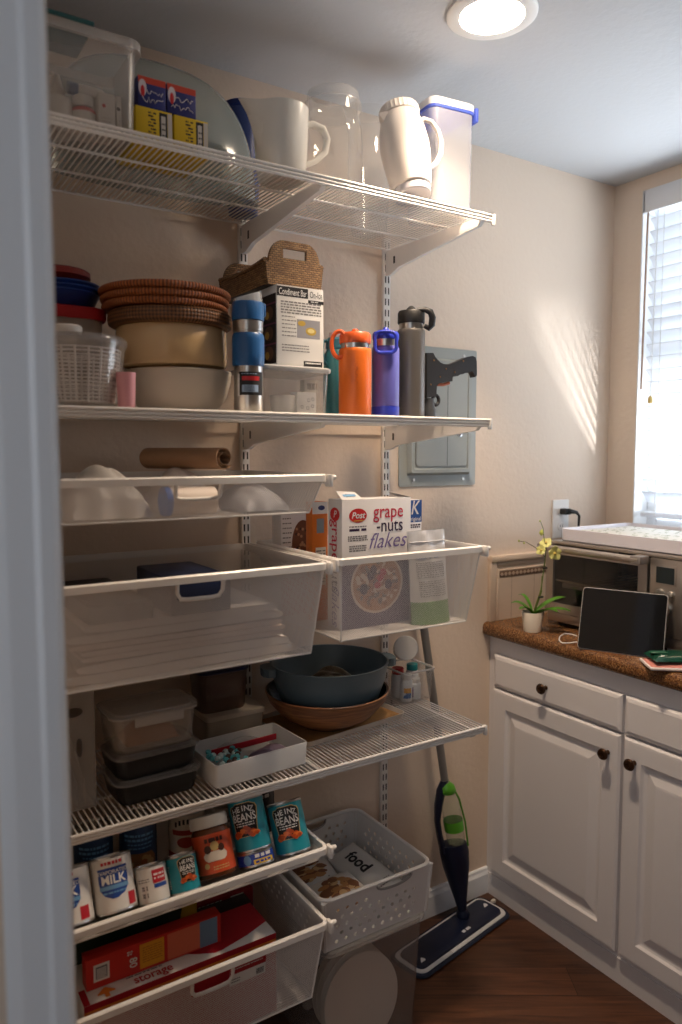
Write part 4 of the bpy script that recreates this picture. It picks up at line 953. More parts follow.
# ================================================================== in the upper drawers
def crumple(w, d, h, seed, nx=34, ny=26, amp=0.22):
    """a soft crumpled bag: closed pillow with ridges"""
    rg = random.Random(seed); ph = [rg.uniform(0, 6.28) for _ in range(8)]; fr = [rg.uniform(2, 7) for _ in range(8)]
    def hgt(u, v):
        s = (max(0, math.sin(PI*u))**0.45)*(max(0, math.sin(PI*v))**0.45)
        n = sum(math.sin(fr[k]*u*2+ph[k]+fr[(k+3) % 8]*v*1.7) for k in range(8))/8
        m = abs(math.sin(fr[2]*u*1.7+fr[5]*v+ph[1]))
        return s*(1+amp*n+amp*0.6*m)
    mb = MB()
    mb.surf(lambda u, v: V((u-0.5)*w*(1-0.06*math.sin(9*v+ph[0])**2), (v-0.5)*d*(1-0.08*math.sin(8*u+ph[1])**2), 0.002+h*0.8*hgt(u, v)), nx, ny, 0)
    mb.surf(lambda u, v: V((u-0.5)*w*(1-0.06*math.sin(9*v+ph[0])**2), (0.5-v)*d*(1-0.08*math.sin(8*u+ph[1])**2), 0.0015-0.0012*(math.sin(PI*u)*math.sin(PI*v))**0.5), nx, ny, 0)
    return mb
BAG = mat('white_poly_bag', (226, 222, 218), 0.35); CLB = film('clear_poly_bag', (232, 228, 226), 0.45, 0.2)
z0 = D1Z-D1H+0.0015
x = at(105, 500, y=-0.33).x
tag(crumple(0.17, 0.22, 0.105, 3).build('plastic_bag', BAG, loc=(x+0.002, -0.28, z0)), 'white crumpled plastic bag at the left of the top drawer', 'plastic bag')
x = at(185, 500, y=-0.30).x
tag(crumple(0.135, 0.18, 0.098, 5).build('plastic_bag', mat('offwhite_bag', (220, 212, 206), 0.4), loc=(x+0.002, -0.255, z0)), 'off-white plastic bag behind the film roll in the top drawer', 'plastic bag')
x0, x1 = at(176, 492, y=-0.425).x, at(221, 490, y=-0.425).x; zc = at(195, 491, y=-0.425).z
t = thing('wrap_roll', 'shiny clear film roll with blue end behind the drawer front', 'film roll', ((x0+x1)/2, -0.384, z0+0.0315), ry=0)
MB().lathe([(0, -(x1-x0)/2), (0.028, -(x1-x0)/2), (0.0285, 0), (0.028, (x1-x0)/2), (0, (x1-x0)/2)], 0, 24, Matrix.Rotation(R(90), 4, 'Y')).build('film', mat('shiny_film', (222, 210, 200), 0.12), t)
MB().lathe([(0, -0.012), (0.0295, -0.012), (0.0295, 0.0), (0, 0.0)], 0, 24, Matrix.Translation((-(x1-x0)/2-0.0005, 0, 0)) @ Matrix.Rotation(R(90), 4, 'Y')).build('end_cap', mat('clip_blue', (24, 110, 205), 0.4), t)
# rolled brown paper
q = at(196, 468, y=-0.33); sp = []
for k in range(46):
    a = 0.6+k*0.25; r = 0.010+0.0155*k/45; sp.append((r*1.7*math.cos(a), r*1.05*math.sin(a)))
mb = MB(); L0, L1 = -0.09, 0.10; n = len(sp)
loops = [[V(u, yy, v) for u, v in sp]+[V(u*0.93, yy, v*0.93) for u, v in reversed(sp)] for yy in (L0, 0, L1)]
mb.loft(loops, 0); mb.recalc = True
tag(mb.build('paper_roll', mat('kraft_paper', (158, 122, 92), 0.7), loc=(q.x+0.014, -0.25, z0+0.096+0.022), rot=(0, 0, R(38))), 'loosely rolled brown kraft paper lying on the bags in the drawer', 'paper roll')
x = at(262, 500, y=-0.30).x
tag(crumple(0.12, 0.22, 0.062, 8, amp=0.2).build('plastic_bag', mat('grey_bag', (196, 196, 202), 0.45), loc=(x-0.022, -0.27, z0+0.001)), 'pale grey plastic bag at the right of the top drawer', 'plastic bag')
# deep drawer: folded white bags and a blue tray
z0 = D2Z-D2H+0.0015; xm = (LX0+LX1)/2
STK = mat('folded_white_cloth', (220, 212, 206), 0.6)
def folded(w, d, h, seed, k=4):
    rg = random.Random(seed); mb = MB(); z = 0
    for i in range(k):
        e = h/k; ww, dd = w*rg.uniform(0.88, 1), d*rg.uniform(0.93, 1); ox = rg.uniform(-0.008, 0.008); sg = rg.uniform(-0.006, 0.006)
        lo = []
        for j in range(9):
            y = -dd/2+dd*j/8
            ring = []
            for s in range(24):
                u = s/24*2*PI; c, s_ = math.cos(u), math.sin(u)
                px = ox+ww/2*(abs(c)**0.25)*(1 if c > 0 else -1); pz = z+e/2+e*0.46*(abs(s_)**0.5)*(1 if s_ > 0 else -1)+sg*math.sin(px*14+i)*0.4
                ring.append(V(px, y, max(pz, 0.0)))
            lo.append(ring)
        mb.loft(lo, 0); z += e
    mb.recalc = True; return mb
for i, (w, h, zz, lab, m) in enumerate(((0.50, 0.040, 0.0, 'lowest folded white bag in the deep drawer', STK), (0.48, 0.034, 0.0415, 'folded pinkish bag between two white ones in the deep drawer', mat('folded_pink_cloth', (214, 196, 186), 0.6)), (0.46, 0.036, 0.077, 'topmost folded white bag in the deep drawer', STK))):
    tag(folded(w, 0.30, h, 20+i, 2+i % 2).build('folded_bag', m, loc=(xm, -0.245, z0+zz)), lab, 'folded bag', 'folded bags in the deep drawer')
x0, x1 = at(172, 590, y=-0.415).x, at(232, 588, y=-0.415).x
tag(MB().box(x0, x1, -0.41, -0.19, z0+0.1145, D2Z-0.012, 0, 0.004).build('blue_case', mat('slate_blue_case', (44, 56, 92), 0.5)), 'dark blue case showing through the handle cut-out of the deep drawer', 'case')
tag(MB().box(xm-0.20, xm-0.075, -0.40, -0.08, z0+0.1145, z0+0.150, 0, 0.003).box(xm-0.19, xm-0.085, -0.39, -0.09, z0+0.15, z0+0.152, 0).build('grey_folder', mat('charcoal_folder', (70, 68, 70), 0.6)), 'charcoal folder lying on the bags left of the blue case', 'folder')
# cereal drawer
z0 = D3Z-D3H+0.0015
yg = -0.335; xa, xb = at(342, 560, y=yg).x, at(410.5, 560, y=yg).x; h = at(330, 500.5, y=yg).z-z0; w = xb-xa; d = 0.062
MAU = mat('mauve_card', (104, 86, 106), 0.5); PUR2 = mat('violet_print', (126, 112, 168), 0.5); DKP = mat('dark_violet_print', (56, 36, 70), 0.5); FLK = mat('flake_tan', (196, 146, 104), 0.6)
def art_gn(mb, f, w, h):
    L = lambda u: (u-0.5)*w; Z = lambda v: h*v
    mb.quad(f, L(0.0), L(1.0), 0.0, Z(0.50), 1, 0.0003)
    mb.quad(f, L(0.0), L(1.0), Z(0.50), Z(0.535), 0, 0.0002)
    cu, cv, ru, rv = L(0.50), Z(0.335), w*0.38, h*0.235
    mb.ell(f, cu, cv, ru, rv, 5, 0.0006, 12, 24); mb.ell(f, cu, cv, ru*0.92, rv*0.92, 6, 0.0009, 12, 24)
    rg = random.Random(5)
    for _ in range(150):
        a = rg.uniform(0, 2*PI); q = rg.uniform(0, 0.86)**0.6; u = cu+ru*0.86*q*math.cos(a); v = cv+rv*0.86*q*math.sin(a)
        mb.ell(f, u, v, rg.uniform(0.004, 0.008), rg.uniform(0.003, 0.007), rg.choice((6, 7, 8, 5)), 0.0011+rg.uniform(0, 0.0006), 3, 5)
    for u, v, s in ((-0.10, 0.10, 0.011), (-0.20, -0.05, 0.012), (0.16, -0.02, 0.011), (-0.06, 0.16, 0.010)): mb.ell(f, cu+u*w, cv+v*h*0.7, s, s*1.1, 4, 0.002, 4, 8)
    for u, v in ((0.04, 0.06), (0.0, -0.02), (0.08, 0.12)): mb.ell(f, cu+u*w, cv+v*h*0.7, 0.010, 0.009, 3, 0.002, 4, 8)
    mb.ell(f, L(0.22), Z(0.875), w*0.125, h*0.055, 2, 0.0006, 10, 14); mb.text('Post', 0.0215, f, L(0.22), Z(0.875), 0, bold=0.02, shear=0.25, off=0.001); mb.quad(f, L(0.16), L(0.30), Z(0.832), Z(0.838), 9, 0.001)
    mb.text('grape', 0.048, f, L(0.66), Z(0.895), 3, bold=0.004, off=0.001, sx=0.86); mb.text('-nuts', 0.047, f, L(0.68), Z(0.785), 4, bold=0.004, off=0.001, sx=0.86); mb.text('flakes', 0.054, f, L(0.64), Z(0.665), 10, bold=-0.002, shear=0.35, off=0.001, sx=0.95)
    mb.rows(f, L(0.10), L(0.34), [Z(0.79)], 0.003, 8, seed=1); mb.rows(f, L(0.10), L(0.34), [Z(0.765)], 0.006, 4, seed=2, word=0.02)
    mb.rows(f, L(0.08), L(0.36), [Z(0.715), Z(0.70), Z(0.685)], 0.0032, 8, seed=3); mb.rows(f, L(0.10), L(0.34), [Z(0.64), Z(0.622), Z(0.605)], 0.0032, 8, seed=4)
    mb.ell(f, L(0.56), Z(0.54), w*0.11, h*0.018, 9, 0.0007, 8, 8); mb.rows(f, L(0.47), L(0.64), [Z(0.54)], 0.004, 4, 0.001, seed=6)
    s = face((-w/2, d, 0), (0, -1, 0), (0, 0, 1))
    mb.ell(s, d*0.5, Z(0.885), d*0.34, h*0.052, 2, 0.0006, 8, 12); mb.text('P', 0.024, s, d*0.5, Z(0.885), 0, bold=0.02, shear=0.25, off=0.001)
    mb.text('grape-', 0.048, s, d*0.52, Z(0.66), 3, bold=0.003, off=0.001, rot=R(-90), sx=0.95); mb.text('nuts', 0.048, s, d*0.52, Z(0.40), 4, bold=0.003, off=0.001, rot=R(-90), sx=0.95); mb.text('flakes', 0.048, s, d*0.52, Z(0.18), 10, shear=0.3, off=0.001, rot=R(-90), sx=0.95)
mats = [mat('cereal_white', (232, 228, 226), 0.45), MAU, mat('logo_red', (200, 34, 34), 0.45), mat('grape_red', (206, 36, 66), 0.45), DKP, mat('bowl_cream', (232, 218, 202), 0.4), FLK, mat('flake_brown', (162, 106, 70), 0.6), GREYP, mat('gold_print', (196, 158, 66), 0.45), PUR2]
t = thing('cereal_box', 'white cereal box with a bowl of flakes pictured on its front', 'cereal box', ((xa+xb)/2, yg, z0))
mb = MB().box(-w/2, w/2, 0, d, 0, h, 0, 0.0008); art_gn(mb, face((0, 0, 0), (1, 0, 0), (0, 0, 1)), w, h); mb.build('carton_body', mats, t)
fl = MB(); fl.add([(-w/2, 0.0005, h+0.0003), (-w/2+0.060, 0.0005, h+0.0003), (-w/2+0.056, 0.030, h+0.016), (-w/2+0.004, 0.034, h+0.020)], [(0, 1, 2, 3)], 0).add([(-w/2, 0.0009, h+0.0001), (-w/2+0.060, 0.0009, h+0.0001), (-w/2+0.056, 0.0304, h+0.0155), (-w/2+0.004, 0.0344, h+0.0195)], [(3, 2, 1, 0)], 1)
fl.add([(w/2, 0, h+0.0003), (w/2, d, h+0.0003), (w/2-0.03, d-0.004, h+0.012), (w/2-0.034, 0.01, h+0.009)], [(0, 1, 2, 3)], 0)
fl.quad(face((0, 0.0, h), (1, 0, 0), (0, 0.9, 0.5)), -w/2+0.012, -w/2+0.048, 0.012, 0.022, 2, 0.0012)
fl.build('top_flap', [mats[0], mat('card_grey', (176, 168, 160), 0.8), mat('flap_blue', (120, 170, 210), 0.5)], t)
# blue cereal box
yk = -0.238; xb = min(at(424.5, 520, y=yk).x, XR-0.012-0.034); wk = 0.145; hk = at(415, 500, y=yk).z-z0
xk = xb-wk
def art_k(mb, f, w, h):
    mb.quad(f, -w/2, w/2, h*0.80, h, 1); 
    mb.text('K', 0.052, f, w*0.33, h*0.925, 0, bold=0.01, shear=0.25, sx=0.8); mb.text('Original', 0.015, f, w*0.32, h*0.828, 0, bold=0.01)
    mb.rows(f, w*0.16, w*0.48, [h*0.775, h*0.755], 0.004, 2, seed=4); mb.rows(f, w*0.16, w*0.48, [h*0.70, h*0.68, h*0.66], 0.004, 3, seed=6)
    mb.quad(f, -w/2, w/2, h*0.30, h*0.62, 4); mb.ell(f, w*0.1, h*0.42, w*0.30, h*0.14, 5, 0.0006)
carton('cereal_box', wk, 0.055, hk, art_k, [mats[0], mat('cereal_blue', (30, 78, 150), 0.45), DKP, GREYP, mat('cereal_crimson', (160, 50, 60), 0.5), mats[5]], (xk+wk/2, yk, z0), 'white and blue cereal box behind the flakes box and pouch', 'cereal box')
# orange side box and the brown granola box behind
yo = -0.215; xa, xb = at(313, 525, y=yo).x, at(327, 525, y=yo).x; ho = at(316, 502, y=yo).z-z0; wo = xb-xa+0.004
def art_o(mb, f, w, h):
    mb.quad(f, -w/2, w/2, h*0.90, h, 1); mb.ell(f, 0.004, h*0.95, w*0.22, h*0.02, 2, 0.0006); mb.quad(f, -w*0.22, w*0.25, h*0.74, h*0.86, 3, 0.0005); mb.quad(f, -w*0.30, w*0.38, h*0.30, h*0.62, 4, 0.0005)
    mb.rows(f, -w*0.26, w*0.34, [h*0.33+h*0.026*k for k in range(11)], 0.003, 5, 0.0008, seed=9, word=0.012)
carton('cereal_box', wo, 0.032, ho, art_o, [mat('cereal_orange', (226, 122, 40), 0.45), mats[0], mat('logo_navy', (40, 50, 110), 0.5), mat('panel_cream_blue', (150, 160, 170), 0.5), mat('panel_ivory', (228, 222, 210), 0.5), GREYP], ((xa+xb)/2, yo, z0), 'narrow orange cereal box side with a nutrition panel beside flakes box', 'cereal box')
yn = -0.120; xb = at(318, 530, y=yn).x; xa = XL+0.047; hn = at(290, 510, y=yn).z-z0
def art_n(mb, f, w, h):
    mb.quad(f, w*0.36, w*0.5, 0, h, 1); mb.quad(f, -w/2, w*0.36, 0, h*0.36, 2, 0.0002)
    mb.ell(f, w*0.08, h*0.66, w*0.30, h*0.24, 3, 0.0006, 8, 14); rg = random.Random(2)
    for _ in range(60): mb.ell(f, w*0.08+rg.uniform(-0.22, 0.22)*w, h*0.66+rg.uniform(-0.18, 0.18)*h, 0.004, 0.004, rg.choice((3, 4, 5)), 0.0008+rg.uniform(0, 0.0005), 3, 4)
    mb.rows(f, -w*0.46, -w*0.22, [h*0.92-h*0.045*k for k in range(11)], 0.003, 6, seed=7)
carton('cereal_box', xb-xa, 0.05, hn, art_n, [mats[0], mat('cereal_green', (120, 160, 60), 0.5), RED, mat('granola_brown', (120, 70, 44), 0.6), mat('granola_dark', (70, 40, 26), 0.6), FLK, GREYP], ((xa+xb)/2, yn, z0), 'white cereal box with a granola picture and green edge at the back', 'cereal box')
# stand-up pouch
yp = -0.372; xa, xb = at(410.5, 580, y=yp).x, at(448, 580, y=yp).x; hp = at(430, 531, y=yp).z-z0; wp = xb-xa
t = thing('food_pouch', 'white and green resealable food pouch leaning beside the flakes box', 'food pouch', ((xa+xb)/2+0.002, yp, z0))
def pouch(side, off):
    def g(u, v):
        x = (u-0.5)*wp*(1-0.05*v+0.03*v*v); dep = (0.030*(1-v)**0.8*(math.sin(PI*u)**0.5)+0.002)*side
        return V(x, dep+0.002*math.sin(13*u+6*v)*math.sin(PI*u)*(v < 0.97)+off*side*0+0.020*v-0.0*side, hp*v)
    return g
gf = pouch(-1, 0); rows_ = 26
mb = MB(); a = lambda u, v: gf(u, v)
mb.surf(lambda u, v: gf(u, v*0.24), 16, 7, 1); mb.surf(lambda u, v: gf(u, 0.24+v*0.54), 16, 14, 0); mb.surf(lambda u, v: gf(u, 0.78+v*0.22), 16, 7, 2)
gb = pouch(1, 0); mb.surf(lambda u, v: gb(1-u, v), 16, 20, 0)
mb.surf(lambda u, v: gf(u, 0.0)*(1-v)+gb(u, 0.0)*v, 16, 3, 1)
fp = lambda u, v, o=0.0: gf(u/wp+0.5, v/hp)+V(0, -0.0012-o, 0)
mb.rows(fp, -wp*0.35, wp*0.35, [hp*0.30+hp*0.022*k for k in range(8)], 0.0028, 3, seed=21); mb.rows(fp, -wp*0.38, wp*0.36, [hp*0.50+hp*0.022*k for k in range(8)], 0.0028, 3, seed=22)
mb.rows(fp, -wp*0.38, wp*0.30, [hp*0.72, hp*0.75], 0.010, 4, seed=23, word=0.024)
mb.build('pouch_body', [mat('pouch_white', (214, 212, 210), 0.3), mat('pouch_green', (116, 150, 84), 0.4), mat('pouch_clear_top', (222, 220, 220), 0.2), GREYP, mat('pouch_blue', (120, 140, 170), 0.4)], t)
MB().tube([gf(0.02, 0.88)+V(0, -0.001, 0), gf(0.5, 0.88)+V(0, -0.002, 0), gf(0.98, 0.88)+V(0, -0.001, 0)], 0.0016, 0, 6).build('zip_seal', MATS['pouch_clear_top'], t)
# ================================================================== on the lower shelf
Q = S3+0.0006
def on3(px, py): return at(px, py, z=Q)
# magazine file with oval holes
p = on3(97, 806); yf = p.y; zt = at(97, 688, y=yf).z-Q; xr = p.x; xl = 0.252; w = xr-xl
t = thing('magazine_file', 'frosted magazine file with oval holes at the left of the lower shelf', 'magazine file', ((xl+xr)/2, yf, Q))
FIL = film('file_plastic', (206, 200, 194), 0.30, 0.3)
hc = at(74, 713, y=yf); vc = at(79.5, 748, y=yf); L = lambda p: (p.x-(xl+xr)/2, p.z-Q)
def oval(c, a, b, n=18): return [(c[0]+a*math.cos(2*PI*i/n), c[1]+b*math.sin(2*PI*i/n)) for i in range(n)]
mb = MB().plate([[(-w/2, 0), (w/2, 0), (w/2, zt), (-w/2, zt)], oval(L(hc), 0.017, 0.0105), oval(L(vc), 0.006, 0.020)], lambda u, v, o: V(u, 0.0025-o, v), 0.0025, 0); mb.recalc = True
mb.build('front_panel', FIL, t)
side = [(0.0025, 0), (0.235, 0), (0.235, zt*0.5), (0.10, zt), (0.0025, zt)]
for x in (-w/2, w/2-0.0025):
    mb = MB().plate([side], lambda u, v, o: V(x+o, u, v), 0.0025, 0); mb.recalc = True; mb.build('side_panel', FIL, t)
MB().box(-w/2+0.003, w/2-0.003, 0.003, 0.235, 0, 0.0025).build('base_panel', FIL, t)
MB().box(-w/2+0.003, w/2-0.003, 0.2325, 0.235, 0.0026, zt*0.5).build('back_panel', FIL, t)
rg = random.Random(4)
for i in range(3):
    hh = zt*(0.42+0.1*i); xx = (xl+xr)/2+0.012+0.014*i
    tag(MB().plate([[(0, 0), (0.20, 0), (0.20, hh*0.9), (0, hh*0.35)]], lambda u, v, o: V(o, u, v), 0.003, 0).build('booklet', [mat('booklet_'+str(i), ((170, 170, 176), (120, 130, 150), (190, 184, 178))[i], 0.6)], loc=(xx, yf+0.012, Q+0.003)), ('grey booklet leftmost in the frosted magazine file', 'slate blue booklet in the middle of the frosted magazine file', 'pale booklet rightmost in the frosted magazine file')[i], 'booklet', 'booklets in the magazine file')
# stack of lidded food containers
c0 = on3(120, 811); c1 = on3(202, 789); ang = math.atan2(c1.y-c0.y, c1.x-c0.x); w = (c1-c0).length+0.012; d = 0.135
BX = MB
def food_box(z, h, w, d, body, lidm, lab, cx, cy, rz, clips=False, name='food_container', group=None):
    t = thing(name, lab, 'food container', (cx, cy, z), rz=rz, group=group)
    MB().loft([rr(w*0.84, d*0.82, 0.022, 0), rr(w*0.88, d*0.86, 0.024, 0.004), rr(w*0.96, d*0.95, 0.026, h-0.010), rr(w*0.94, d*0.93, 0.025, h-0.010), rr(w*0.86, d*0.84, 0.022, 0.006), rr(w*0.8, d*0.8, 0.02, 0.003)], 0).build('container_body', body, t)
    l = MB().loft([rr(w*0.98, d*0.98, 0.028, h-0.0095), rr(w*1.02, d*1.02, 0.030, h-0.008), rr(w*1.02, d*1.02, 0.030, h-0.004), rr(w*0.97, d*0.97, 0.028, h-0.0025), rr(w*0.90, d*0.88, 0.024, h-0.0025), rr(w*0.88, d*0.86, 0.024, h), rr(w*0.5, d*0.5, 0.02, h)], 0).build('lid', lidm, t)
    if clips:
        MB().box(-w*0.28, w*0.28, -d*0.51-0.006, -d*0.51-0.002, h-0.024, h-0.004, 0, 0.0018).build('clip', lidm, l)
        MB().box(w*0.51+0.002, w*0.51+0.006, -d*0.2, d*0.2, h-0.024, h-0.004, 0, 0.0018).build('clip', lidm, l)
    return t
fx = V(math.cos(ang), math.sin(ang), 0); fy = V(-math.sin(ang), math.cos(ang), 0)
cc = (c0+c1)/2+fy*(d*0.5)
BLK = mat('black_tray', (20, 19, 19), 0.35); CLD = film('clear_lid', (216, 212, 210), 0.16, 0.08); CLB2 = film('clear_box_body', (222, 208, 194), 0.16, 0.15); CLD2 = film('milky_lid', (222, 214, 206), 0.40, 0.15)
zc1 = 0.052
food_box(Q, zc1, w, d, BLK, CLD, 'black food tray with clear lid at the bottom of the container stack', cc.x, cc.y, ang, group='black lidded food trays')
food_box(Q+zc1+0.0008, zc1, w*1.0, d, BLK, CLD, 'black food tray with clear lid in the middle of the stack', cc.x-0.002, cc.y+0.003, ang+R(1.5), group='black lidded food trays')
zz = Q+2*zc1+0.0016; ht = at(150, 708, y=cc.y-d*0.45).z-zz
food_box(zz, 0.082, w*0.99, d*1.02, CLB2, CLD2, 'clear latch-lid container of brown food on top of the stack', cc.x-0.003, cc.y+0.004, ang, clips=True)
tag(crumple(w*0.62, d*0.60, 0.045, 14, 16, 12).build('packed_food', mat('brown_food', (150, 100, 70), 0.7), loc=(cc.x-0.003, cc.y+0.004, zz+0.0062), rot=(0, 0, ang)), 'brown packed food inside the topmost clear container', 'food')
# white cream box and dark tub behind it
yq = -0.165; xa, xb = at(207, 715, y=yq).x, at(265, 715, y=yq).x; h1 = at(235, 712, y=yq).z-Q; w2 = xb-xa; d2 = 0.115; cx2, cy2 = (xa+xb)/2, yq+d2/2
t = thing('bread_box', 'cream plastic box with clear-fronted lid behind the white tray of sweets', 'storage box', (cx2, cy2, Q))
MB().loft([rr(w2-0.010, d2-0.010, 0.010, 0), rr(w2-0.004, d2-0.004, 0.012, 0.004), rr(w2, d2, 0.012, h1-0.014), rr(w2-0.004, d2-0.004, 0.010, h1-0.014), rr(w2-0.012, d2-0.012, 0.01, 0.005)], 0).build('box_body', film('cream_plastic', (222, 208, 188), 0.62, 0.25), t)
MB().loft([rr(w2+0.004, d2+0.004, 0.013, h1-0.0138), rr(w2+0.006, d2+0.006, 0.013, h1-0.010), rr(w2+0.006, d2+0.006, 0.013, h1-0.002), rr(w2-0.004, d2-0.004, 0.012, h1)], 0).build('lid', mat('cream_lid', (220, 208, 192), 0.4), t)
yq = -0.135; xa, xb = at(193, 675, y=yq).x, at(245, 672, y=yq).x; zz = Q+h1+0.0008; hD = at(220, 668, y=yq).z-zz; w3 = xb-xa; cx3 = (xa+xb)/2+0.01
food_box(zz, max(hD, 0.06), w3, 0.10, film('smoky_tub', (120, 96, 84), 0.5, 0.25), mat('navy_lid', (34, 38, 74), 0.4), 'smoky food tub with navy lid on top of the cream box', max(cx3, cx2-0.03), -0.105, 0, name='food_tub')
# white tray of sweets
w0 = on3(217, 790); w1 = on3(307, 763.5); a2 = math.atan2(w1.y-w0.y, w1.x-w0.x); ww = (w1-w0).length; dd = 0.150; hh = 0.052
ux = V(math.cos(a2), math.sin(a2), 0); uy = V(-math.sin(a2), math.cos(a2), 0); cw = (w0+w1)/2+uy*(dd/2)
tag(MB().loft([rr(ww-0.004, dd-0.004, 0.006, 0), rr(ww, dd, 0.008, 0.002), rr(ww+0.004, dd+0.004, 0.008, hh-0.001), rr(ww+0.003, dd+0.003, 0.008, hh), rr(ww-0.001, dd-0.001, 0.006, hh), rr(ww-0.006, dd-0.006, 0.006, 0.003)], 0).build('open_tray', mat('tray_white', (228, 226, 222), 0.4), loc=(cw.x, cw.y, Q), rot=(0, 0, a2)), 'white open box tray of candy bags at the front of the shelf', 'tray')
def inT(u, v, z): p = cw+ux*u+uy*v; return V(p.x, p.y, Q+0.0036+z)
t = thing('candy_bag', 'clear candy bag of turquoise sweets in the white tray', 'candy bag', inT(-ww*0.28, -0.022, 0), rz=a2)
crumple(0.085, 0.085, 0.044, 31).build('film_bag', CLB, t)
cb = MB(); rg = random.Random(12)
for _ in range(48):
    cb.lathe([(0, -0.006), (0.006, -0.003), (0.007, 0), (0.006, 0.003), (0, 0.006)], rg.choice((0, 0, 1, 2)), 8, Matrix.Translation((rg.uniform(-0.034, 0.034), rg.uniform(-0.034, 0.034), 0.034+rg.uniform(0, 0.012))) @ Matrix.Rotation(rg.uniform(0, 3), 4, 'X'))
cb = cb.build('sweets', [mat('sweet_turquoise', (90, 180, 184), 0.35), mat('sweet_pale', (196, 214, 210), 0.35), mat('sweet_brown', (84, 60, 50), 0.5)], t); cb['kind'] = 'stuff'
t = thing('candy_bag', 'clear bag with a red top strip lying behind the turquoise sweets', 'candy bag', inT(0.005, 0.043, 0.0), rz=a2)
crumple(0.17, 0.045, 0.048, 33).build('film_bag', CLB, t)
MB().box(-0.085, 0.085, -0.0245, -0.021, 0.030, 0.044, 0, 0.001).build('strip', mat('strip_red', (176, 30, 44), 0.4), t)
t = thing('candy_bag', 'small patterned blue and red candy bag at the right in the white tray', 'candy bag', inT(ww*0.20, -0.026, 0), rz=a2)
mb = crumple(0.115, 0.075, 0.042, 35); mb.build('film_bag', mat('wrapper_print', (120, 104, 120), 0.3, vary=0.5, vscale=60), t)
# cork tray under the wooden bowl
k0 = on3(397, 712); k1 = on3(300, 742); a3 = math.atan2(k0.y-k1.y, k0.x-k1.x); kx = V(math.cos(a3), math.sin(a3), 0); ky = V(-math.sin(a3), math.cos(a3), 0)
kw, kd, kh = 0.345, 0.235, 0.014; kc = k0-kx*(kw/2)+ky*(kd/2)
kc.y = -0.162
t = thing('serving_tray', 'shallow white-rimmed tray with cork floor under the wooden bowl', 'tray', (kc.x, kc.y, Q), rz=a3)
MB().loft([rr(kw-0.012, kd-0.012, 0.016, 0), rr(kw, kd, 0.02, kh), rr(kw-0.005, kd-0.005, 0.018, kh), rr(kw-0.016, kd-0.016, 0.014, 0.003)], 0).build('tray_body', mat('tray_offwhite', (216, 204, 190), 0.4), t)
MB().loft([rr(kw-0.017, kd-0.017, 0.014, 0.0032), rr(kw-0.017, kd-0.017, 0.014, 0.005)], 0).build('cork_floor', mat('cork', (186, 138, 82), 0.75, vary=0.25, vscale=60), t)
# wooden bowl and blue-grey pot
yb = -0.187; xl, xr = at(261, 705, y=yb).x, at(389, 700, y=yb).x; rb = min((xr-xl)/2*0.87, 0.163); xb = (xl+xr)/2-0.004; zb = Q+0.0058; hb = at(325, 700, y=yb).z+0.010-zb
woodm = mat('acacia_wood', (136, 88, 54), 0.45); nt, N, L_ = nodes(woodm); b = nt.nodes['Principled BSDF']
tc = N('ShaderNodeTexCoord'); mp = N('ShaderNodeMapping'); mp.inputs['Scale'].default_value = (3, 3, 60); L_(tc.outputs['Object'], mp.inputs[0]); no = N('ShaderNodeTexNoise'); no.inputs['Scale'].default_value = 2; no.inputs['Distortion'].default_value = 1.5; L_(mp.outputs[0], no.inputs['Vector'])
cr = N('ShaderNodeValToRGB'); cr.color_ramp.elements[0].position = 0.35; cr.color_ramp.elements[0].color = lin((98, 58, 34)); cr.color_ramp.elements[1].position = 0.65; cr.color_ramp.elements[1].color = lin((160, 106, 66)); L_(no.outputs['Fac'], cr.inputs[0]); L_(cr.outputs[0], b.inputs['Base Color'])
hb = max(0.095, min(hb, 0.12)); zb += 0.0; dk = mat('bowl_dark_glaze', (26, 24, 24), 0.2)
t = thing('wooden_bowl', 'wide wooden bowl with dark interior under the blue pot', 'bowl', (xb, yb, zb))
wp_ = [(rb*0.40, 0), (rb*0.43, 0.001), (rb*0.74, hb*0.32), (rb*0.94, hb*0.72), (rb, hb-0.002), (rb-0.003, hb)]
MB().lathe([(0, 0)]+wp_, 0, 64).build('bowl_body', woodm, t)
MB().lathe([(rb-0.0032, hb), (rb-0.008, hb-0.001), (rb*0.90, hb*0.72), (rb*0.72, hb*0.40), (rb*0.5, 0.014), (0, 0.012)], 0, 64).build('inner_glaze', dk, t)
yp = yb+0.0; xl, xr = at(269, 665, y=yp).x, at(384, 665, y=yp).x; rp = (xr-xl)/2*0.865; xp = (xl+xr)/2
zp = zb+0.0150; hp = at(326, 649, y=yp-rp*0.6).z-zp; hp = at(270, 670, y=yp).z-zp
POT = mat('blue_grey_enamel', (92, 108, 116), 0.4)
t = thing('casserole_pot', 'large blue-grey casserole pot with two side handles in wooden bowl', 'pot', (xp, yp, zp))
r0 = rb*0.46
MB().lathe([(0, 0), (r0, 0), (r0+0.006, 0.004), (rp*0.86, hp*0.42), (rp*0.96, hp*0.72), (rp, hp-0.006), (rp*1.02, hp-0.002), (rp*1.02, hp), (rp*0.985, hp), (rp*0.94, hp*0.72), (rp*0.84, hp*0.42), (r0-0.004, 0.010), (0, 0.007)], 0, 64).build('pot_body', POT, t)
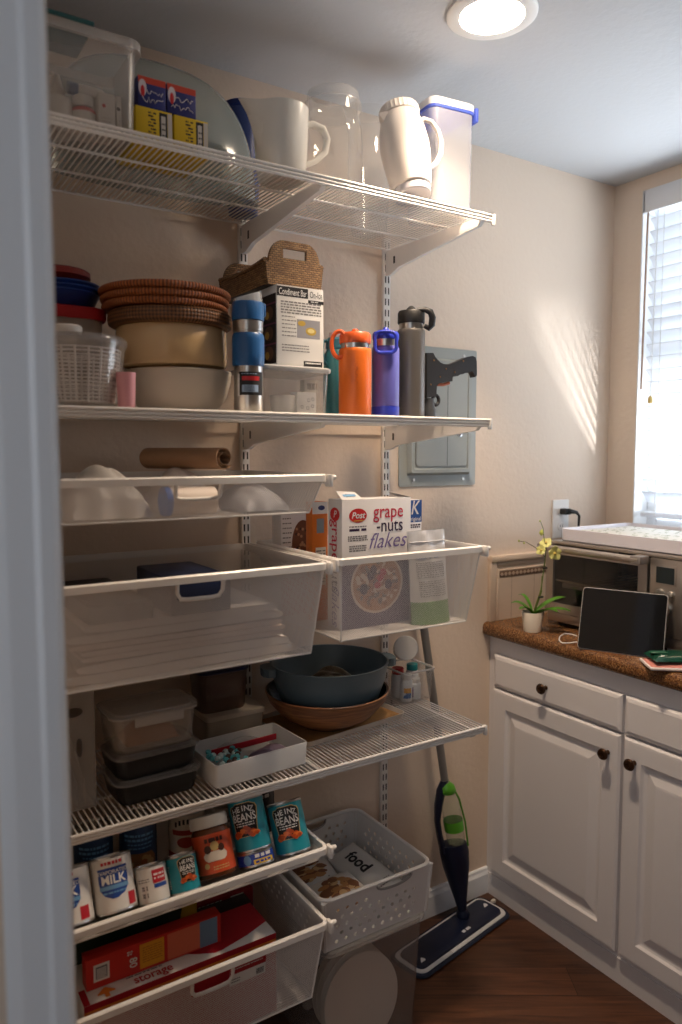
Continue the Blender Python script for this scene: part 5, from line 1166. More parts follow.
for sx, aa in ((-1, R(166)), (1, R(-14))):
    ca, sa = math.cos(aa), math.sin(aa)
    hl = [V(ca*(rp*0.99)-sa*e, sa*(rp*0.99)+ca*e, hp-0.016) for e in (-0.034,)]+[V(ca*(rp+k)-sa*e, sa*(rp+k)+ca*e, hp-0.014) for e, k in ((-0.032, 0.016), (-0.022, 0.027), (0, 0.030), (0.022, 0.027), (0.032, 0.016))]+[V(ca*(rp*0.99)-sa*0.034, sa*(rp*0.99)+ca*0.034, hp-0.016)]
    mb = MB(); q = [(p.x, p.y) for p in hl]; inner = [(-sa*e+ca*(rp*1.0), ca*e+sa*(rp*1.0)) for e in (0.034, 0.017, 0, -0.017, -0.034)]
    mb.plate([q+inner], lambda u, v, o: V(u, v, hp-0.024+o), 0.020, 0); mb.recalc = True
    mb.build('handle', POT, t)
tag(crumple(rp*0.95, rp*0.85, 0.062, 41, 26, 22, 0.5).build('snack_bag', mat('dried_herbs_bag', (96, 84, 66), 0.35, vary=0.7, vscale=55, bump=0.4, bscale=80, bdist=0.004), loc=(xp+0.004, yp+0.0, zp+0.0625), rot=(0, 0, R(20))), 'clear bag of dark dried food lying in the blue-grey pot', 'food bag')
tag(MB().lathe([(0, 0), (0.044, 0), (0.050, 0.010), (0.058, 0.050), (0, 0.050)], 0, 32).build('dish', mat('pot_liner', (62, 70, 76), 0.5), loc=(xp+0.004, yp, zp+0.0105)), 'dark dish at the bottom of the pot under the bag', 'dish')
# clear bin of medicine bottles at the right end
b0 = on3(404, 706.5); b1 = on3(437, 702); yb_ = b0.y+0.004; bx0 = b0.x+0.004; bx1 = min(b1.x+0.014, SX1+0.025); bw = bx1-bx0; bd = 0.125; zt = at(402, 674, y=yb_).z-Q; bc = V((bx0+bx1)/2, yb_+bd/2, Q)
t = thing('pill_bin', 'small clear bin of pill bottles at the right end of lower shelf', 'storage bin', bc)
PB_ = film('pill_bin_clear', (228, 226, 224), 0.05, 0.05)
MB().loft([rr(bw-0.016, bd-0.016, 0.012, 0), rr(bw-0.010, bd-0.010, 0.014, 0.004), rr(bw, bd, 0.016, zt), rr(bw-0.005, bd-0.005, 0.014, zt), rr(bw-0.014, bd-0.014, 0.012, 0.006), rr(bw-0.02, bd-0.02, 0.01, 0.003)], 0).build('bin_body', PB_, t)
MB().loft([rr(bw+0.001, bd+0.001, 0.016, zt-0.006), rr(bw+0.010, bd+0.010, 0.02, zt-0.004), rr(bw+0.010, bd+0.010, 0.02, zt), rr(bw+0.001, bd+0.001, 0.016, zt)], 0, ring=True).build('rim', film('bin_rim_clear', (236, 232, 228), 0.45, 0.1), t)
Z0 = Q+0.0034
def pill(dx, dy, r, h, lab, art=None, capm=WB, cap_h=0.016):
    t = thing('pill_bottle', lab, 'bottle', (bc.x+dx, bc.y+dy, Z0), group='pill bottles in the clear bin')
    MB().lathe([(0, 0), (r*0.94, 0), (r, 0.003), (r, h*0.74), (r*0.8, h*0.80), (0, h*0.80)], 0, 24).build('bottle_body', mat('pill_white', (232, 232, 230), 0.35), t)
    MB().lathe([(0, h*0.802), (r*0.86, h*0.802), (r*0.88, h*0.82), (r*0.88, h*0.98), (r*0.82, h), (0, h)], 0, 24).build('cap', capm, t)
    if art: mb = MB(); f = wrap(r, R(-130)); art(mb, f, r, h); mb.build('label', [mat('label_orange', (224, 160, 50), 0.5), mat('label_blue', (60, 110, 170), 0.5), PAPER, mat('label_violet', (120, 60, 120), 0.5)], t)
pill(-bw*0.5+0.027, -bd*0.5+0.026, 0.0175, 0.078, 'white pill bottle with orange and blue label at the bin front', lambda mb, f, r, h: (mb.quad(f, -0.018, 0.018, h*0.10, h*0.62, 2, 0.0003, 10), mb.quad(f, -0.006, 0.016, h*0.34, h*0.52, 0, 0.0006, 6), mb.blob(f, [-0.008, -0.006, 0.0], [0.014, 0.016, 0.016], [h*0.14, h*0.24, h*0.34], 1, 0.0006, 6)))
pill(-bw*0.5+0.062, -bd*0.5+0.030, 0.0165, 0.060, 'white bottle with a violet label in the middle of the bin', lambda mb, f, r, h: mb.quad(f, -0.020, -0.004, h*0.1, h*0.6, 3, 0.0003, 8))
pill(-bw*0.5+0.030, -bd*0.5+0.070, 0.020, 0.085, 'red capped white bottle behind the front pill bottle', None, RED)
pill(bw*0.5-0.028, -bd*0.5+0.072, 0.019, 0.088, 'white bottle with a teal cap at the back of the bin', None, mat('teal_green_cap', (30, 140, 140), 0.4))
f = face((bc.x-bw/2+0.055, yb_-0.0006, Q+0.02), (1, 0, 0), (0, 0, 1))
# amber jars between pot and wall
AMB = mat('amber_jar', (128, 74, 34), 0.25); r = 0.034
ja = at(392, 668, y=-0.082)
xj = bx0-r-0.012
t = thing('amber_jar', 'amber brown jar standing between the pot handle and pill bin', 'jar', (xj, -0.060, Q))
MB().lathe([(0, 0), (r*0.95, 0), (r, 0.004), (r, 0.075), (r*0.8, 0.083), (0, 0.083)], 0, 32).build('jar_body', AMB, t)
MB().lathe([(0, 0.0835), (r*0.86, 0.0835), (r*0.86, 0.098), (0, 0.099)], 0, 32).build('lid', mat('brown_lid', (96, 56, 30), 0.4), t)
ll = at(406, 648, y=-0.150)
ax = V(-0.52, -0.80, 0.30).normalized()
rj = 0.034; zmin = Q+zt+0.0012
ctr = V(ll.x, ll.y, ll.z)
rotq = ax.to_track_quat('Z', 'Y').to_euler()
t = thing('supplement_jar', 'amber jar lying with its white lid facing the room above the bin', 'jar', ctr); t.rotation_euler = rotq
MB().lathe([(0, -0.088), (rj*0.9, -0.088), (rj*0.95, -0.085), (rj*0.95, -0.016), (0, -0.016)], 0, 32).build('jar_body', AMB, t)
MB().lathe([(0, -0.0155), (rj*1.02, -0.0155), (rj*1.04, -0.014), (rj*1.04, -0.002), (rj*0.97, 0), (0, -0.0005)], 0, 36).build('lid', WB, t)
# ================================================================== food cans in the very shallow drawer
F4 = D4Z-0.034+0.0016
TEAL = mat('label_teal', (30, 140, 156), 0.38); LBLK = mat('label_black', (24, 20, 20), 0.4); GOLD = mat('label_gold', (200, 170, 110), 0.4); LWH = mat('label_white', (226, 222, 216), 0.4); BEAN = mat('bean_orange', (214, 104, 40), 0.4); LBLU = mat('label_royal', (36, 72, 150), 0.4); LRED = mat('label_red', (186, 34, 48), 0.4); LNAV = mat('label_navy', (36, 66, 108), 0.4); LBRN = mat('label_brown', (150, 104, 64), 0.5); LSKY = mat('label_sky', (110, 160, 204), 0.4)
def keystone(mb, f, r, h):
    """black keystone badge with gold border, arched maker's word, BEANS and a heap of beans"""
    zs = [0.30, 0.40, 0.50, 0.62, 0.72, 0.80, 0.86, 0.91]; hw = [0.30, 0.315, 0.33, 0.36, 0.385, 0.40, 0.36, 0.20]
    U = r*1.9
    mb.blob(f, [-a*U*1.09 for a in hw], [a*U*1.09 for a in hw], [h*(z-0.012 if z < 0.5 else z+0.014) for z in zs], 2, 0.0004, 10)
    mb.blob(f, [-a*U for a in hw], [a*U for a in hw], [h*z for z in zs], 1, 0.0008, 10)
    for i, c in enumerate('HEINZ'):
        k = i-2; mb.text(c, r*0.40, f, k*r*0.235, h*(0.815-0.008*k*k), 3, bold=0.012, rot=-0.07*k, off=0.0014)
    mb.text('BEANS', r*0.56, f, 0, h*0.645, 3, bold=0.014, off=0.0016, sx=0.80)
    mb.rows(f, -r*0.5, r*0.5, [h*0.545, h*0.50], h*0.018, 3, 0.0013, seed=3, word=0.006)
    rg = random.Random(1)
    for _ in range(34):
        u = rg.uniform(-0.62, 0.62); v = 0.30+rg.uniform(0, 0.17)*(1-abs(u)); mb.ell(f, u*r, h*v, r*0.14, h*0.034, rg.choice((4, 4, 5)), 0.0014+rg.uniform(0, 0.0006), 4, 6)
BEANM = [TEAL, LBLK, GOLD, LWH, BEAN, mat('bean_dark', (176, 70, 26), 0.4)]
def can(lab, r, h, loc, mats, art, phi, rx=0.0, ry=0.0, z_off=0.0, group='food cans in the shallow drawer', lean=True, name='food_can', lidm=None):
    """tin can: rimmed metal body, wrapped paper label. rx leans it back"""
    t = thing(name, lab, 'can', loc, rx=rx, ry=ry, group=group)
    MB().lathe([(0, 0.002), (r*0.93, 0.002), (r*0.95, 0), (r, 0.0005), (r, 0.003), (r*0.965, 0.005), (r*0.965, h-0.005), (r, h-0.003), (r, h-0.0005), (r*0.95, h), (r*0.93, h-0.003), (0, h-0.003)], 0, 40).build('tin_body', TIN, t)
    mb = MB(); mb.lathe([(r*0.985, 0.0045), (r*0.985, h-0.0045)], 0, 48); art(mb, wrap(r*0.985, phi), r, h); mb.build('label', mats, t)
    return t
TL = TILT4; ST, CT_ = math.sin(TL), math.cos(TL)
def base(px, y, r, py=860): return V(at(px, py, y=y).x, y, F4+r*ST+0.0006)
def toCam(x, y, off=0): return math.atan2(EYE.y-y, EYE.x-x)+R(off)
# front row, leaning back against the row behind
yb = DF+0.046
def art_milk(mb, f, r, h):
    zs = [0.26, 0.32, 0.40, 0.55, 0.80]; hw = [0.12, 0.42, 0.58, 0.66, 0.66]
    mb.blob(f, [-a*r*1.1 for a in hw], [a*r*1.1 for a in hw], [h*z for z in zs], 1, 0.0005, 10)
    mb.text('EVAPORATED', r*0.235, f, 0, h*0.72, 2, bold=0.01, off=0.001); mb.text('MILK', r*0.56, f, 0, h*0.585, 2, bold=0.025, off=0.0012, sx=0.95)
    mb.blob(f, [-r*0.7, -r*0.7], [r*0.7, r*0.7], [h*0.42, h*0.49], 4, 0.0009, 8); mb.rows(f, -r*0.55, r*0.55, [h*0.365], h*0.03, 4, 0.001, seed=2, word=0.006)
    mb.rows(f, -r*0.5, r*0.5, [h*0.88], h*0.055, 3, 0.0008, seed=4, word=0.007)
    mb.quad(f, r*0.62, r*1.08, h*0.08, h*0.30, 3, 0.0010, 6)
MILKM = [LWH, LBLU, mat('label_paper_white', (236, 234, 230), 0.4), LRED, LSKY]
rM, hM = 0.0405, 0.103
pA = base(79, yb, rM, 890); pA.x = at(95, 888, y=yb-0.02).x-rM*0.92
can('white can of evaporated milk cut off by the door frame', rM, hM, pA, MILKM, art_milk, toCam(pA.x, pA.y, -12), rx=-TL)
pB = base(112, yb, rM, 890); pB.x = max(pB.x, pA.x+2*rM+0.002)
can('white can of evaporated milk, second in the front row from the door frame', rM, hM, pB, MILKM, art_milk, toCam(pB.x, pB.y, 4), rx=-TL)
def art_plain(mb, f, r, h):
    mb.quad(f, r*0.1, r*1.0, h*0.52, h*0.86, 1, 0.0006, 6); mb.quad(f, r*0.15, r*1.05, h*0.40, h*0.50, 2, 0.0006, 6)
    for i in range(5):
        for j in range(5):
            if (i*7+j*3+i*j) % 3: mb.quad(f, -r*0.75+r*0.1*i, -r*0.66+r*0.1*i, h*(0.2+0.06*j), h*(0.25+0.06*j), 3, 0.0006)
    mb.rows(f, -r*0.9, -r*0.1, [h*0.6, h*0.66], h*0.02, 3, seed=5, word=0.005); mb.rows(f, r*0.2, r*0.9, [h*0.64, h*0.74], h*0.05, 0, 0.0009, seed=6, word=0.008)
rS, hS = 0.0315, 0.072; pC = base(149, yb-0.008, rS, 885); pC.x = max(pC.x, pB.x+rM+rS+0.002)
can('short white can with a red patch between milk and teal can', rS, hS, pC, [LWH, LRED, LBLU, GREYP], art_plain, toCam(pC.x, pC.y, 0), rx=-TL)
def art_smallbean(mb, f, r, h):
    mb2 = f; g = lambda u, v, o=0.0: f(u+r*0.45, v, o)
    keystone(mb, g, r*0.78, h)
    mb.rows(f, -r*1.05, -r*0.85, [h*0.2+h*0.06*k for k in range(10)], h*0.03, 3, seed=2, word=0.004)
pD = base(181, yb-0.008, rS, 875); pD.x = max(pD.x, pC.x+2*rS+0.002); rD = 0.0325
can('short teal can of beans between the white can and orange jar', rS, 0.074, pD, BEANM, art_smallbean, toCam(pD.x, pD.y, -2), rx=-TL)
# jar of peanut spread with white lid
rJ, hJ = 0.043, 0.122; pJ = base(215, yb+0.006, rJ, 860); pJ.x = max(pJ.x, pD.x+rS+rJ+0.002)
t = thing('spread_jar', 'orange labelled jar with white screw lid leaning among the cans', 'jar', pJ, rx=-TL)
MB().lathe([(0, 0.001), (rJ*0.92, 0), (rJ*0.96, 0.003), (rJ*0.96, hJ*0.72), (rJ*0.84, hJ*0.80), (0, hJ*0.80)], 0, 40).build('jar_body', mat('spread_brown', (96, 54, 30), 0.25), t)
MB().lathe([(0, hJ*0.803), (rJ*0.93, hJ*0.803), (rJ*0.95, hJ*0.82), (rJ*0.95, hJ*0.975), (rJ*0.90, hJ), (0, hJ)], 0, 40).build('lid', LWH, t)
mb = MB(); mb.lathe([(rJ*0.966, hJ*0.07), (rJ*0.966, hJ*0.70)], 0, 48); f = wrap(rJ*0.966, toCam(pJ.x, pJ.y, 8))
mb.rows(f, -rJ*0.45, rJ*0.45, [hJ*0.60], hJ*0.07, 1, 0.0006, seed=8, word=0.009); zs = [0.26, 0.30, 0.36, 0.42]; mb.blob(f, [-rJ*0.4, -rJ*0.55, -rJ*0.6, -rJ*0.45], [rJ*0.4, rJ*0.55, rJ*0.6, rJ*0.45], [hJ*z for z in zs], 2, 0.0006, 8)
for u, v, a in ((-0.35, 0.46, 0.11), (0.0, 0.50, 0.13), (0.32, 0.46, 0.10)): mb.ell(f, u*rJ, v*hJ, a*rJ*1.6, a*hJ*0.6, 1 if u else 3, 0.0010, 5, 8)
mb.ell(f, -rJ*0.5, hJ*0.20, rJ*0.13, rJ*0.13, 3, 0.0006); mb.rows(f, -rJ*0.2, rJ*0.6, [hJ*0.17, hJ*0.13], hJ*0.018, 3, seed=3, word=0.005)
mb.build('label', [mat('label_orange_red', (204, 78, 38), 0.4), mat('label_dark_brown', (70, 34, 22), 0.5), mat('label_cream', (220, 206, 190), 0.5), GOLD], t)
# tuna tin carrying a can of beans, leaning together
rT, hT = 0.040, 0.030; rB, hB = 0.040, 0.110
pT = base(257, yb, rT, 860); pT.x = max(pT.x, pJ.x+rJ+rT+0.001)
def art_tuna(mb, f, r, h):
    mb.quad(f, r*0.0, r*1.2, h*0.15, h*0.46, 1, 0.0005, 8); mb.rows(f, r*0.1, r*1.1, [h*0.70], h*0.22, 2, 0.0006, seed=7, word=0.012); mb.ell(f, -r*0.35, h*0.5, r*0.22, h*0.34, 3, 0.0006, 6, 8); mb.rows(f, r*0.1, r*1.0, [h*0.3], h*0.14, 0, 0.0008, seed=9, word=0.008)
can('flat blue and yellow tin of fish under the left teal bean can', rT, hT, pT, [mat('tuna_blue', (30, 60, 160), 0.4), mat('tuna_yellow', (226, 186, 50), 0.4), LWH, LSKY], art_tuna, toCam(pT.x, pT.y, -4), rx=-TL, name='fish_tin')
pE = pT+V(0, ST, CT_)*(hT+0.0006)
can('teal can of beans standing on the flat blue tin', rB, hB, pE, BEANM, keystone, toCam(pE.x, pE.y, -10), rx=-TL)
pF = base(294, yb, rB, 855); pF.x = min(max(pF.x, pT.x+rT+rB+0.002), LX1-rB-0.022)
can('teal can of beans at the right end of the front row', rB, hB, pF, BEANM, keystone, toCam(pF.x, pF.y, 2), rx=-TL)
# second row, upright
y2 = -0.235; Z2 = F4+0.0004
def art_soup(mb, f, r, h):
    mb.blob(f, [-r*0.8, -r*0.9, -r*0.9, -r*0.6], [r*0.9, r*1.0, r*0.95, r*0.7], [h*0.12, h*0.25, h*0.42, h*0.52], 1, 0.0005, 10)
    rg = random.Random(6)
    for _ in range(30): mb.ell(f, rg.uniform(-0.75, 0.8)*r, h*rg.uniform(0.14, 0.48), r*0.17, h*0.05, rg.choice((1, 2, 4)), 0.0009+rg.uniform(0, 0.0005), 4, 6)
    mb.rows(f, -r*0.8, r*0.8, [h*0.80, h*0.73], h*0.035, 3, 0.0006, seed=2, word=0.007); mb.rows(f, -r*0.6, r*0.7, [h*0.66, h*0.60], h*0.018, 3, 0.0006, seed=4, word=0.007)
SOUPM = [LNAV, LBRN, mat('label_tan', (196, 158, 108), 0.5), LSKY, mat('label_rust', (166, 96, 50), 0.5)]
def art_chili(mb, f, r, h):
    for i in range(6): mb.quad(f, -r*0.62+r*0.22*i, -r*0.50+r*0.22*i, h*(0.80-0.010*(i-2.5)**2), h*(0.90-0.010*(i-2.5)**2), 1, 0.0006)
    mb.blob(f, [-r*0.75, -r*0.8], [r*0.8, r*0.8], [h*0.58, h*0.68], 2, 0.0006, 8); mb.ell(f, 0, h*0.44, r*0.5, h*0.11, 2, 0.0008, 8, 8); mb.quad(f, -r*1.2, r*1.2, h*0.08, h*0.22, 2, 0.0005, 10)
rC, hC = 0.040, 0.116
spots = [(93, 'soup', 'dark blue soup can behind the milk can cut off by the frame'), (138, 'soup', 'dark blue soup can with a picture of pieces, behind the second milk can'), (186, 'chili', 'cream can with red bands behind the orange jar'), (222, 'grey', 'pale can behind the orange jar and the left bean can'), (262, 'dark', 'black topped can behind the bean can on the blue tin')]
lx = -9
for px, k, lab in spots:
    y = y2-0.045 if k == 'soup' else y2-0.02; x = max(at(px, 840, y=y).x, lx+2*rC+0.001); x = max(x, LX0+0.06); lx = x
    if k == 'soup': can(lab, rC, 0.138, (x, y, Z2), SOUPM, art_soup, toCam(x, y, 3))
    elif k == 'chili': can(lab, rC, hC, (x, y, Z2), [mat('label_cream2', (220, 208, 190), 0.45), LBLK, mat('label_brick', (160, 50, 34), 0.45)], art_chili, toCam(x, y, 0))
    elif k == 'grey': can(lab, rC, 0.105, (x, y, Z2), [mat('label_pale_grey', (190, 184, 178), 0.45), GREYP, GREYP, GREYP], lambda mb, f, r, h: mb.rows(f, -r*0.8, r*0.8, [h*0.8, h*0.7, h*0.55], h*0.05, 1, seed=3, word=0.01), toCam(x, y))
    else: can(lab, rC, 0.122, (x, y+0.02, Z2), [LBLK, LWH, LWH, LWH], lambda mb, f, r, h: mb.rows(f, -r*0.8, r*0.8, [h*0.9, h*0.8], h*0.07, 1, seed=5, word=0.012), toCam(x, y))
xw = at(278, 800, y=-0.15).x
carton('small_carton', 0.06, 0.05, 0.112, lambda mb, f, w, h: mb.rows(f, -w*0.4, w*0.4, [h*0.8, h*0.6, h*0.5], 0.005, 1, seed=2), [PAPER, GREYP], (min(xw, LX1-0.06), -0.15, Z2), 'white carton behind the right-hand bean can', 'carton')

# ================================================================== boxes in the bottom drawer
z0 = D5Z-D5H+0.0015
RCA = mat('red_carton', (200, 44, 34), 0.4); YST = mat('yellow_sticker', (226, 160, 40), 0.5); GLIT = mat('glitter_orange', (216, 110, 80), 0.35, bump=0.6, bscale=300); GBLU = mat('glitter_blue', (110, 140, 170), 0.35, bump=0.6, bscale=300)
# storage bag box: white with an orange arrow, its word and a red wedge
yS = -0.414; xa = max(at(84, 1010, y=yS).x, LX0+0.035); xb = at(276, 940, y=yS).x; wS = min(xb, LX1-0.05)-xa; hS_ = D5Z-0.002-z0; dS = 0.13
def art_store(mb, f, w, h):
    L = lambda u: (u-0.5)*w
    mb.quad(f, -w/2, w/2, 0, h, 1); mb.quad(f, -w/2, w/2, h*0.90, h*0.93, 2, 0.0006)
    g = face((0, 0, h), (1, 0, 0), (0, 1, 0))
    mb.quad(g, L(0.0), L(0.03), 0, 0.048, 1); c, v, s = L(0.115), 0.017, 0.0135
    mb.blob(g, [c-s*0.35, c-s*0.35], [c+s*0.35, c+s*0.35], [v-s*1.0, v], 2, 0.0006, 2)
    mb.blob(g, [c-s*1.35, c-s*1.25, c-s*0.15], [c+s*1.35, c+s*1.25, c+s*0.15], [v-s*0.15, v+s*0.15, v+s*1.15], 2, 0.0008, 4)
    mb.text('storage', 0.032, g, L(0.345), 0.019, 1, bold=0.016, off=0.0008, sx=0.85); mb.rows(g, L(0.22), L(0.40), [0.034], 0.003, 3, seed=2, word=0.010)
    mb.blob(g, [L(0.66), L(0.58), L(0.50)], [L(0.70), L(0.86), L(1.0)], [0.010, 0.026, 0.048], 1, 0.0006, 4); mb.blob(g, [L(0.72), L(0.72)], [L(1.0), L(1.0)], [0.048, 0.13], 1, 0.0006, 4)
carton('bag_box', wS, dS, hS_, art_store, [mat('box_white', (226, 220, 214), 0.45), mat('box_red', (176, 26, 40), 0.45), mat('arrow_orange', (226, 130, 40), 0.45), GREYP], (xa+wS/2, yS, z0), 'white storage bag box with an orange arrow and red wedge', 'box', bev=0.001)
# red glitter box on it
zR = z0+hS_+0.0012; yR = at(155, 966.5, z=zR).y; xa = max(at(86, 975, y=yR).x, LX0+0.02); xb = at(221, 935, y=yR).x; wR = xb-xa; hR = at(150, 939, y=yR).z-zR
hR = min(max(hR, 0.05), F4-0.012-zR)
def art_red(mb, f, w, h):
    L = lambda u: (u-0.5)*w
    mb.quad(f, L(0.05), L(0.16), h*0.22, h*0.78, 3); mb.quad(f, L(0.065), L(0.145), h*0.30, h*0.70, 5, 0.0006)
    for k in range(6): mb.quad(f, L(0.072), L(0.138), h*(0.33+0.055*k), h*(0.36+0.055*k), 3, 0.0008)
    mb.text('80', h*0.34, f, L(0.325), h*0.42, 3, bold=0.02, rot=R(-90), off=0.0008); mb.rows(f, L(0.285), L(0.33), [h*0.72, h*0.80], h*0.05, 3, seed=4, word=0.006)
    mb.quad(f, L(0.375), L(0.555), h*0.10, h*0.92, 1); mb.rows(f, L(0.395), L(0.54), [h*0.3+h*0.08*k for k in range(7)], h*0.03, 6, 0.0006, seed=5, word=0.006)
    mb.quad(f, L(0.58), L(0.97), h*0.06, h*0.94, 2, 0.0004); mb.quad(f, L(0.83), L(0.97), h*0.04, h*0.96, 4, 0.0006)
carton('bag_box', wR, 0.032, hR, art_red, [RCA, YST, GLIT, LWH, GBLU, GREYP, mat('sticker_orange', (190, 110, 30), 0.5)], (xa+wR/2, yR, zR), 'red box with yellow sticker and glitter end on the storage box', 'box', bev=0.001)
# dark green roll box behind, dark and red boxes to the right
yG = yR+0.036; xa = LX0+0.045; xb = at(207, 895, y=yG).x; yG = yR+0.0335; hG = min(at(150, 907, y=yG).z, F4-0.012)-z0
def art_green(mb, f, w, h):
    rg = random.Random(9); pts = []; u = -w*0.18
    while u < w*0.36: pts.append(f(u, h-0.022+rg.uniform(-0.009, 0.010), 0.0008)); u += 0.0055
    mb.tube(pts, 0.0014, 1, 4); mb.rows(f, -w*0.47, -w*0.26, [h-0.022], 0.022, 2, seed=3, word=0.014); mb.blob(f, [w*0.36, w*0.42], [w*0.5, w*0.5], [h*0.62, h*0.98], 3, 0.0006, 3)
carton('roll_box', xb-xa, 0.055, hG, art_green, [mat('roll_green', (26, 52, 36), 0.45), mat('script_grey', (86, 104, 90), 0.5), mat('dull_red_print', (110, 40, 40), 0.5), mat('dull_yellow', (190, 160, 50), 0.5)], ((xa+xb)/2, max(yG, yS+dS+0.004), z0), 'dark green roll box with script lettering behind the red box', 'box')
yH = -0.262; xa = xb+0.006; xe = LX1-0.10; hH = min(at(240, 905, y=yH).z, F4-0.012)-z0
def art_dark(mb, f, w, h):
    mb.rows(f, -w*0.4, w*0.3, [h*0.93], h*0.06, 1, seed=6, word=0.012); mb.quad(f, -w*0.5, w*0.5, h*0.5, h*0.86, 2); mb.rows(f, -w*0.4, w*0.4, [h*0.66, h*0.74], h*0.05, 3, 0.0006, seed=7, word=0.01)
carton('roll_box', xe-xa, 0.05, hH*0.96, art_dark, [mat('box_near_black', (34, 26, 26), 0.45), LWH, mat('box_maroon', (90, 28, 32), 0.45), mat('box_tan_print', (150, 100, 70), 0.5)], ((xa+xe)/2, yH, z0), 'black and maroon box standing right of the dark green roll box', 'box')
carton('roll_box', LX1-0.06-(xa+0.02), 0.05, hH*0.88, lambda mb, f, w, h: (mb.quad(f, w*0.12, w*0.34, h*0.8, h*0.97, 1), mb.rows(f, -w*0.4, 0.0, [h*0.95, h*0.88, h*0.8], h*0.03, 1, seed=3, word=0.009)), [mat('box_crimson', (150, 26, 36), 0.45), LWH], ((xa+0.02+LX1-0.06)/2, -0.18, z0), 'crimson box at the back right of the bottom drawer', 'box')
# shop label stuck on the drawer front
xa, xb = at(232, 975, y=DF).x, at(268, 960, y=DF).x; za, zb_ = at(232, 992, y=DF-0.001).z, at(232, 966, y=DF-0.001).z
hD5 = D5H; 
sl = lambda z: DF+0.008+0.022*(D5Z-0.006-z)/(D5H-0.006)
mb = MB(); g = lambda u, v, o=0.0: V(u, sl(v)-0.0012-o, v)
def slab(u0, u1, v0, v1, m, o): 
    mb.add([g(u0, v0, o), g(u1, v0, o), g(u1, v1, o), g(u0, v1, o)], [(0, 1, 2, 3)], m)
zt_ = zb_-0.004; zb2 = zt_-0.052
mb.add([g(xa, zb2, -0.0006), g(xb, zb2, -0.0006), g(xb, zt_, -0.0006), g(xa, zt_, -0.0006)], [(3, 2, 1, 0)], 0)
slab(xa, xb, zb2, zt_, 0, 0.0); slab(xa, xb, zb2+0.026, zt_, 1, 0.0003)
for k in range(7): slab(xb-0.022+0.0026*k, xb-0.0205+0.0026*k, zb2+0.004, zb2+0.018, 2, 0.0004)
mb.rows(lambda u, v, o=0.0: g(u, v, o), xa+0.006, xb-0.008, [zt_-0.008, zt_-0.014], 0.002, 0, 0.0006, seed=3, word=0.005); mb.rows(lambda u, v, o=0.0: g(u, v, o), xa+0.004, xa+0.024, [zb2+0.008, zb2+0.014], 0.002, 2, 0.0005, seed=5, word=0.004)
tag(mb.build('price_label', [LWH, mat('label_deep_red', (160, 24, 36), 0.5), PRINT]), 'white and red paper label stuck on the bottom drawer front', 'label')
# ================================================================== floor stack right of the drawers
yF = -0.375
a0, a1 = at(331, 950, y=yF), at(424, 914, y=yF); t0, t1 = at(323, 899, y=yF-0.008), at(433, 866, y=yF-0.008)
bzb = (a0.z+a1.z)/2; bzt = (t0.z+t1.z)/2; bx0, bx1 = t0.x, t1.x
kw = bx1-bx0; kx = (bx0+bx1)/2; yk0, yk1 = yF-0.008, -0.026; kd = yk1-yk0; ky = (yk0+yk1)/2; kh = bzt-bzb
PERF = mat('basket_white_plastic', (222, 218, 214), 0.42)
t = thing('perforated_basket', 'white perforated plastic basket of food bags on the clear floor bin', 'basket', (kx, ky, bzb))
def wallp(mb, P00, P10, P11, P01, nu, nv, hole_r, m=0, notch=None, th=0.0025):
    """slanted basket wall as a plate with real round holes (and a dip in the rim)"""
    w = (P10-P00).length; h = (P01-P00).length; U = (P10-P00).normalized(); W = ((P01-P00)-(P01-P00).dot(U)*U).normalized(); n = U.cross(W)
    e0 = (P01-P00).dot(U); e1 = (P11-P00).dot(U); H = (P01-P00).dot(W)
    top = [(e1, H), (e0, H)]
    if notch:
        c, hw, dp = notch; top = [(e1, H)]+[(w/2+c+hw*math.cos(PI*k/10), H-dp*math.sin(PI*k/10)**0.6) for k in range(11)]+[(e0, H)]
    outl = [(0, 0), (w, 0)]+top; holes = []
    for j in range(nv):
        for i in range(nu):
            u = w*(0.10+0.80*(i+(0.5 if j % 2 else 0.0))/nu); v = H*(0.14+0.62*j/max(1, nv-1))
            if notch and abs(u-w/2-notch[0]) < notch[1]*1.1 and v > H-notch[2]-0.012: continue
            holes.append([(u+hole_r*math.cos(-2*PI*k/6), v+hole_r*math.sin(-2*PI*k/6)) for k in range(6)])
    mb.plate([outl]+holes, lambda u, v, o: P00+U*u+W*v+n*o, th, m)
tp = 0.014
B = [V(-kw/2+tp, -kd/2+tp, 0), V(kw/2-tp, -kd/2+tp, 0), V(kw/2-tp, kd/2-tp, 0), V(-kw/2+tp, kd/2-tp, 0)]
T = [V(-kw/2+0.004, -kd/2+0.004, kh-0.004), V(kw/2-0.004, -kd/2+0.004, kh-0.004), V(kw/2-0.004, kd/2-0.004, kh-0.004), V(-kw/2+0.004, kd/2-0.004, kh-0.004)]
mb = MB()
wallp(mb, B[0], B[1], T[1], T[0], 9, 5, 0.0056, notch=(0.045, 0.055, 0.022)); wallp(mb, B[1], B[2], T[2], T[1], 9, 5, 0.0056); wallp(mb, B[2], B[3], T[3], T[2], 9, 5, 0.0056, notch=(0.0, 0.055, 0.022)); wallp(mb, B[3], B[0], T[0], T[3], 9, 5, 0.0056)
mb.box(-kw/2+tp, kw/2-tp, -kd/2+tp, kd/2-tp, 0, 0.0025); mb.recalc = True
mb.build('basket_body', PERF, t)
mb = MB(); cr = 0.004
mb.tube([V(p.x, p.y, p.z) for p in rr(kw-0.004, kd-0.004, 0.03, kh-0.002, 6) if not (p.y < -kd/2+0.02 and False)], 0.0055, 0, 8, closed=True); mb.build('rim', PERF, t)
for c in B: pass
for i in range(4): MB().tube([B[i]+V(0, 0, 0.002), T[i]], 0.006, 0, 8).build('corner_post', PERF, t)
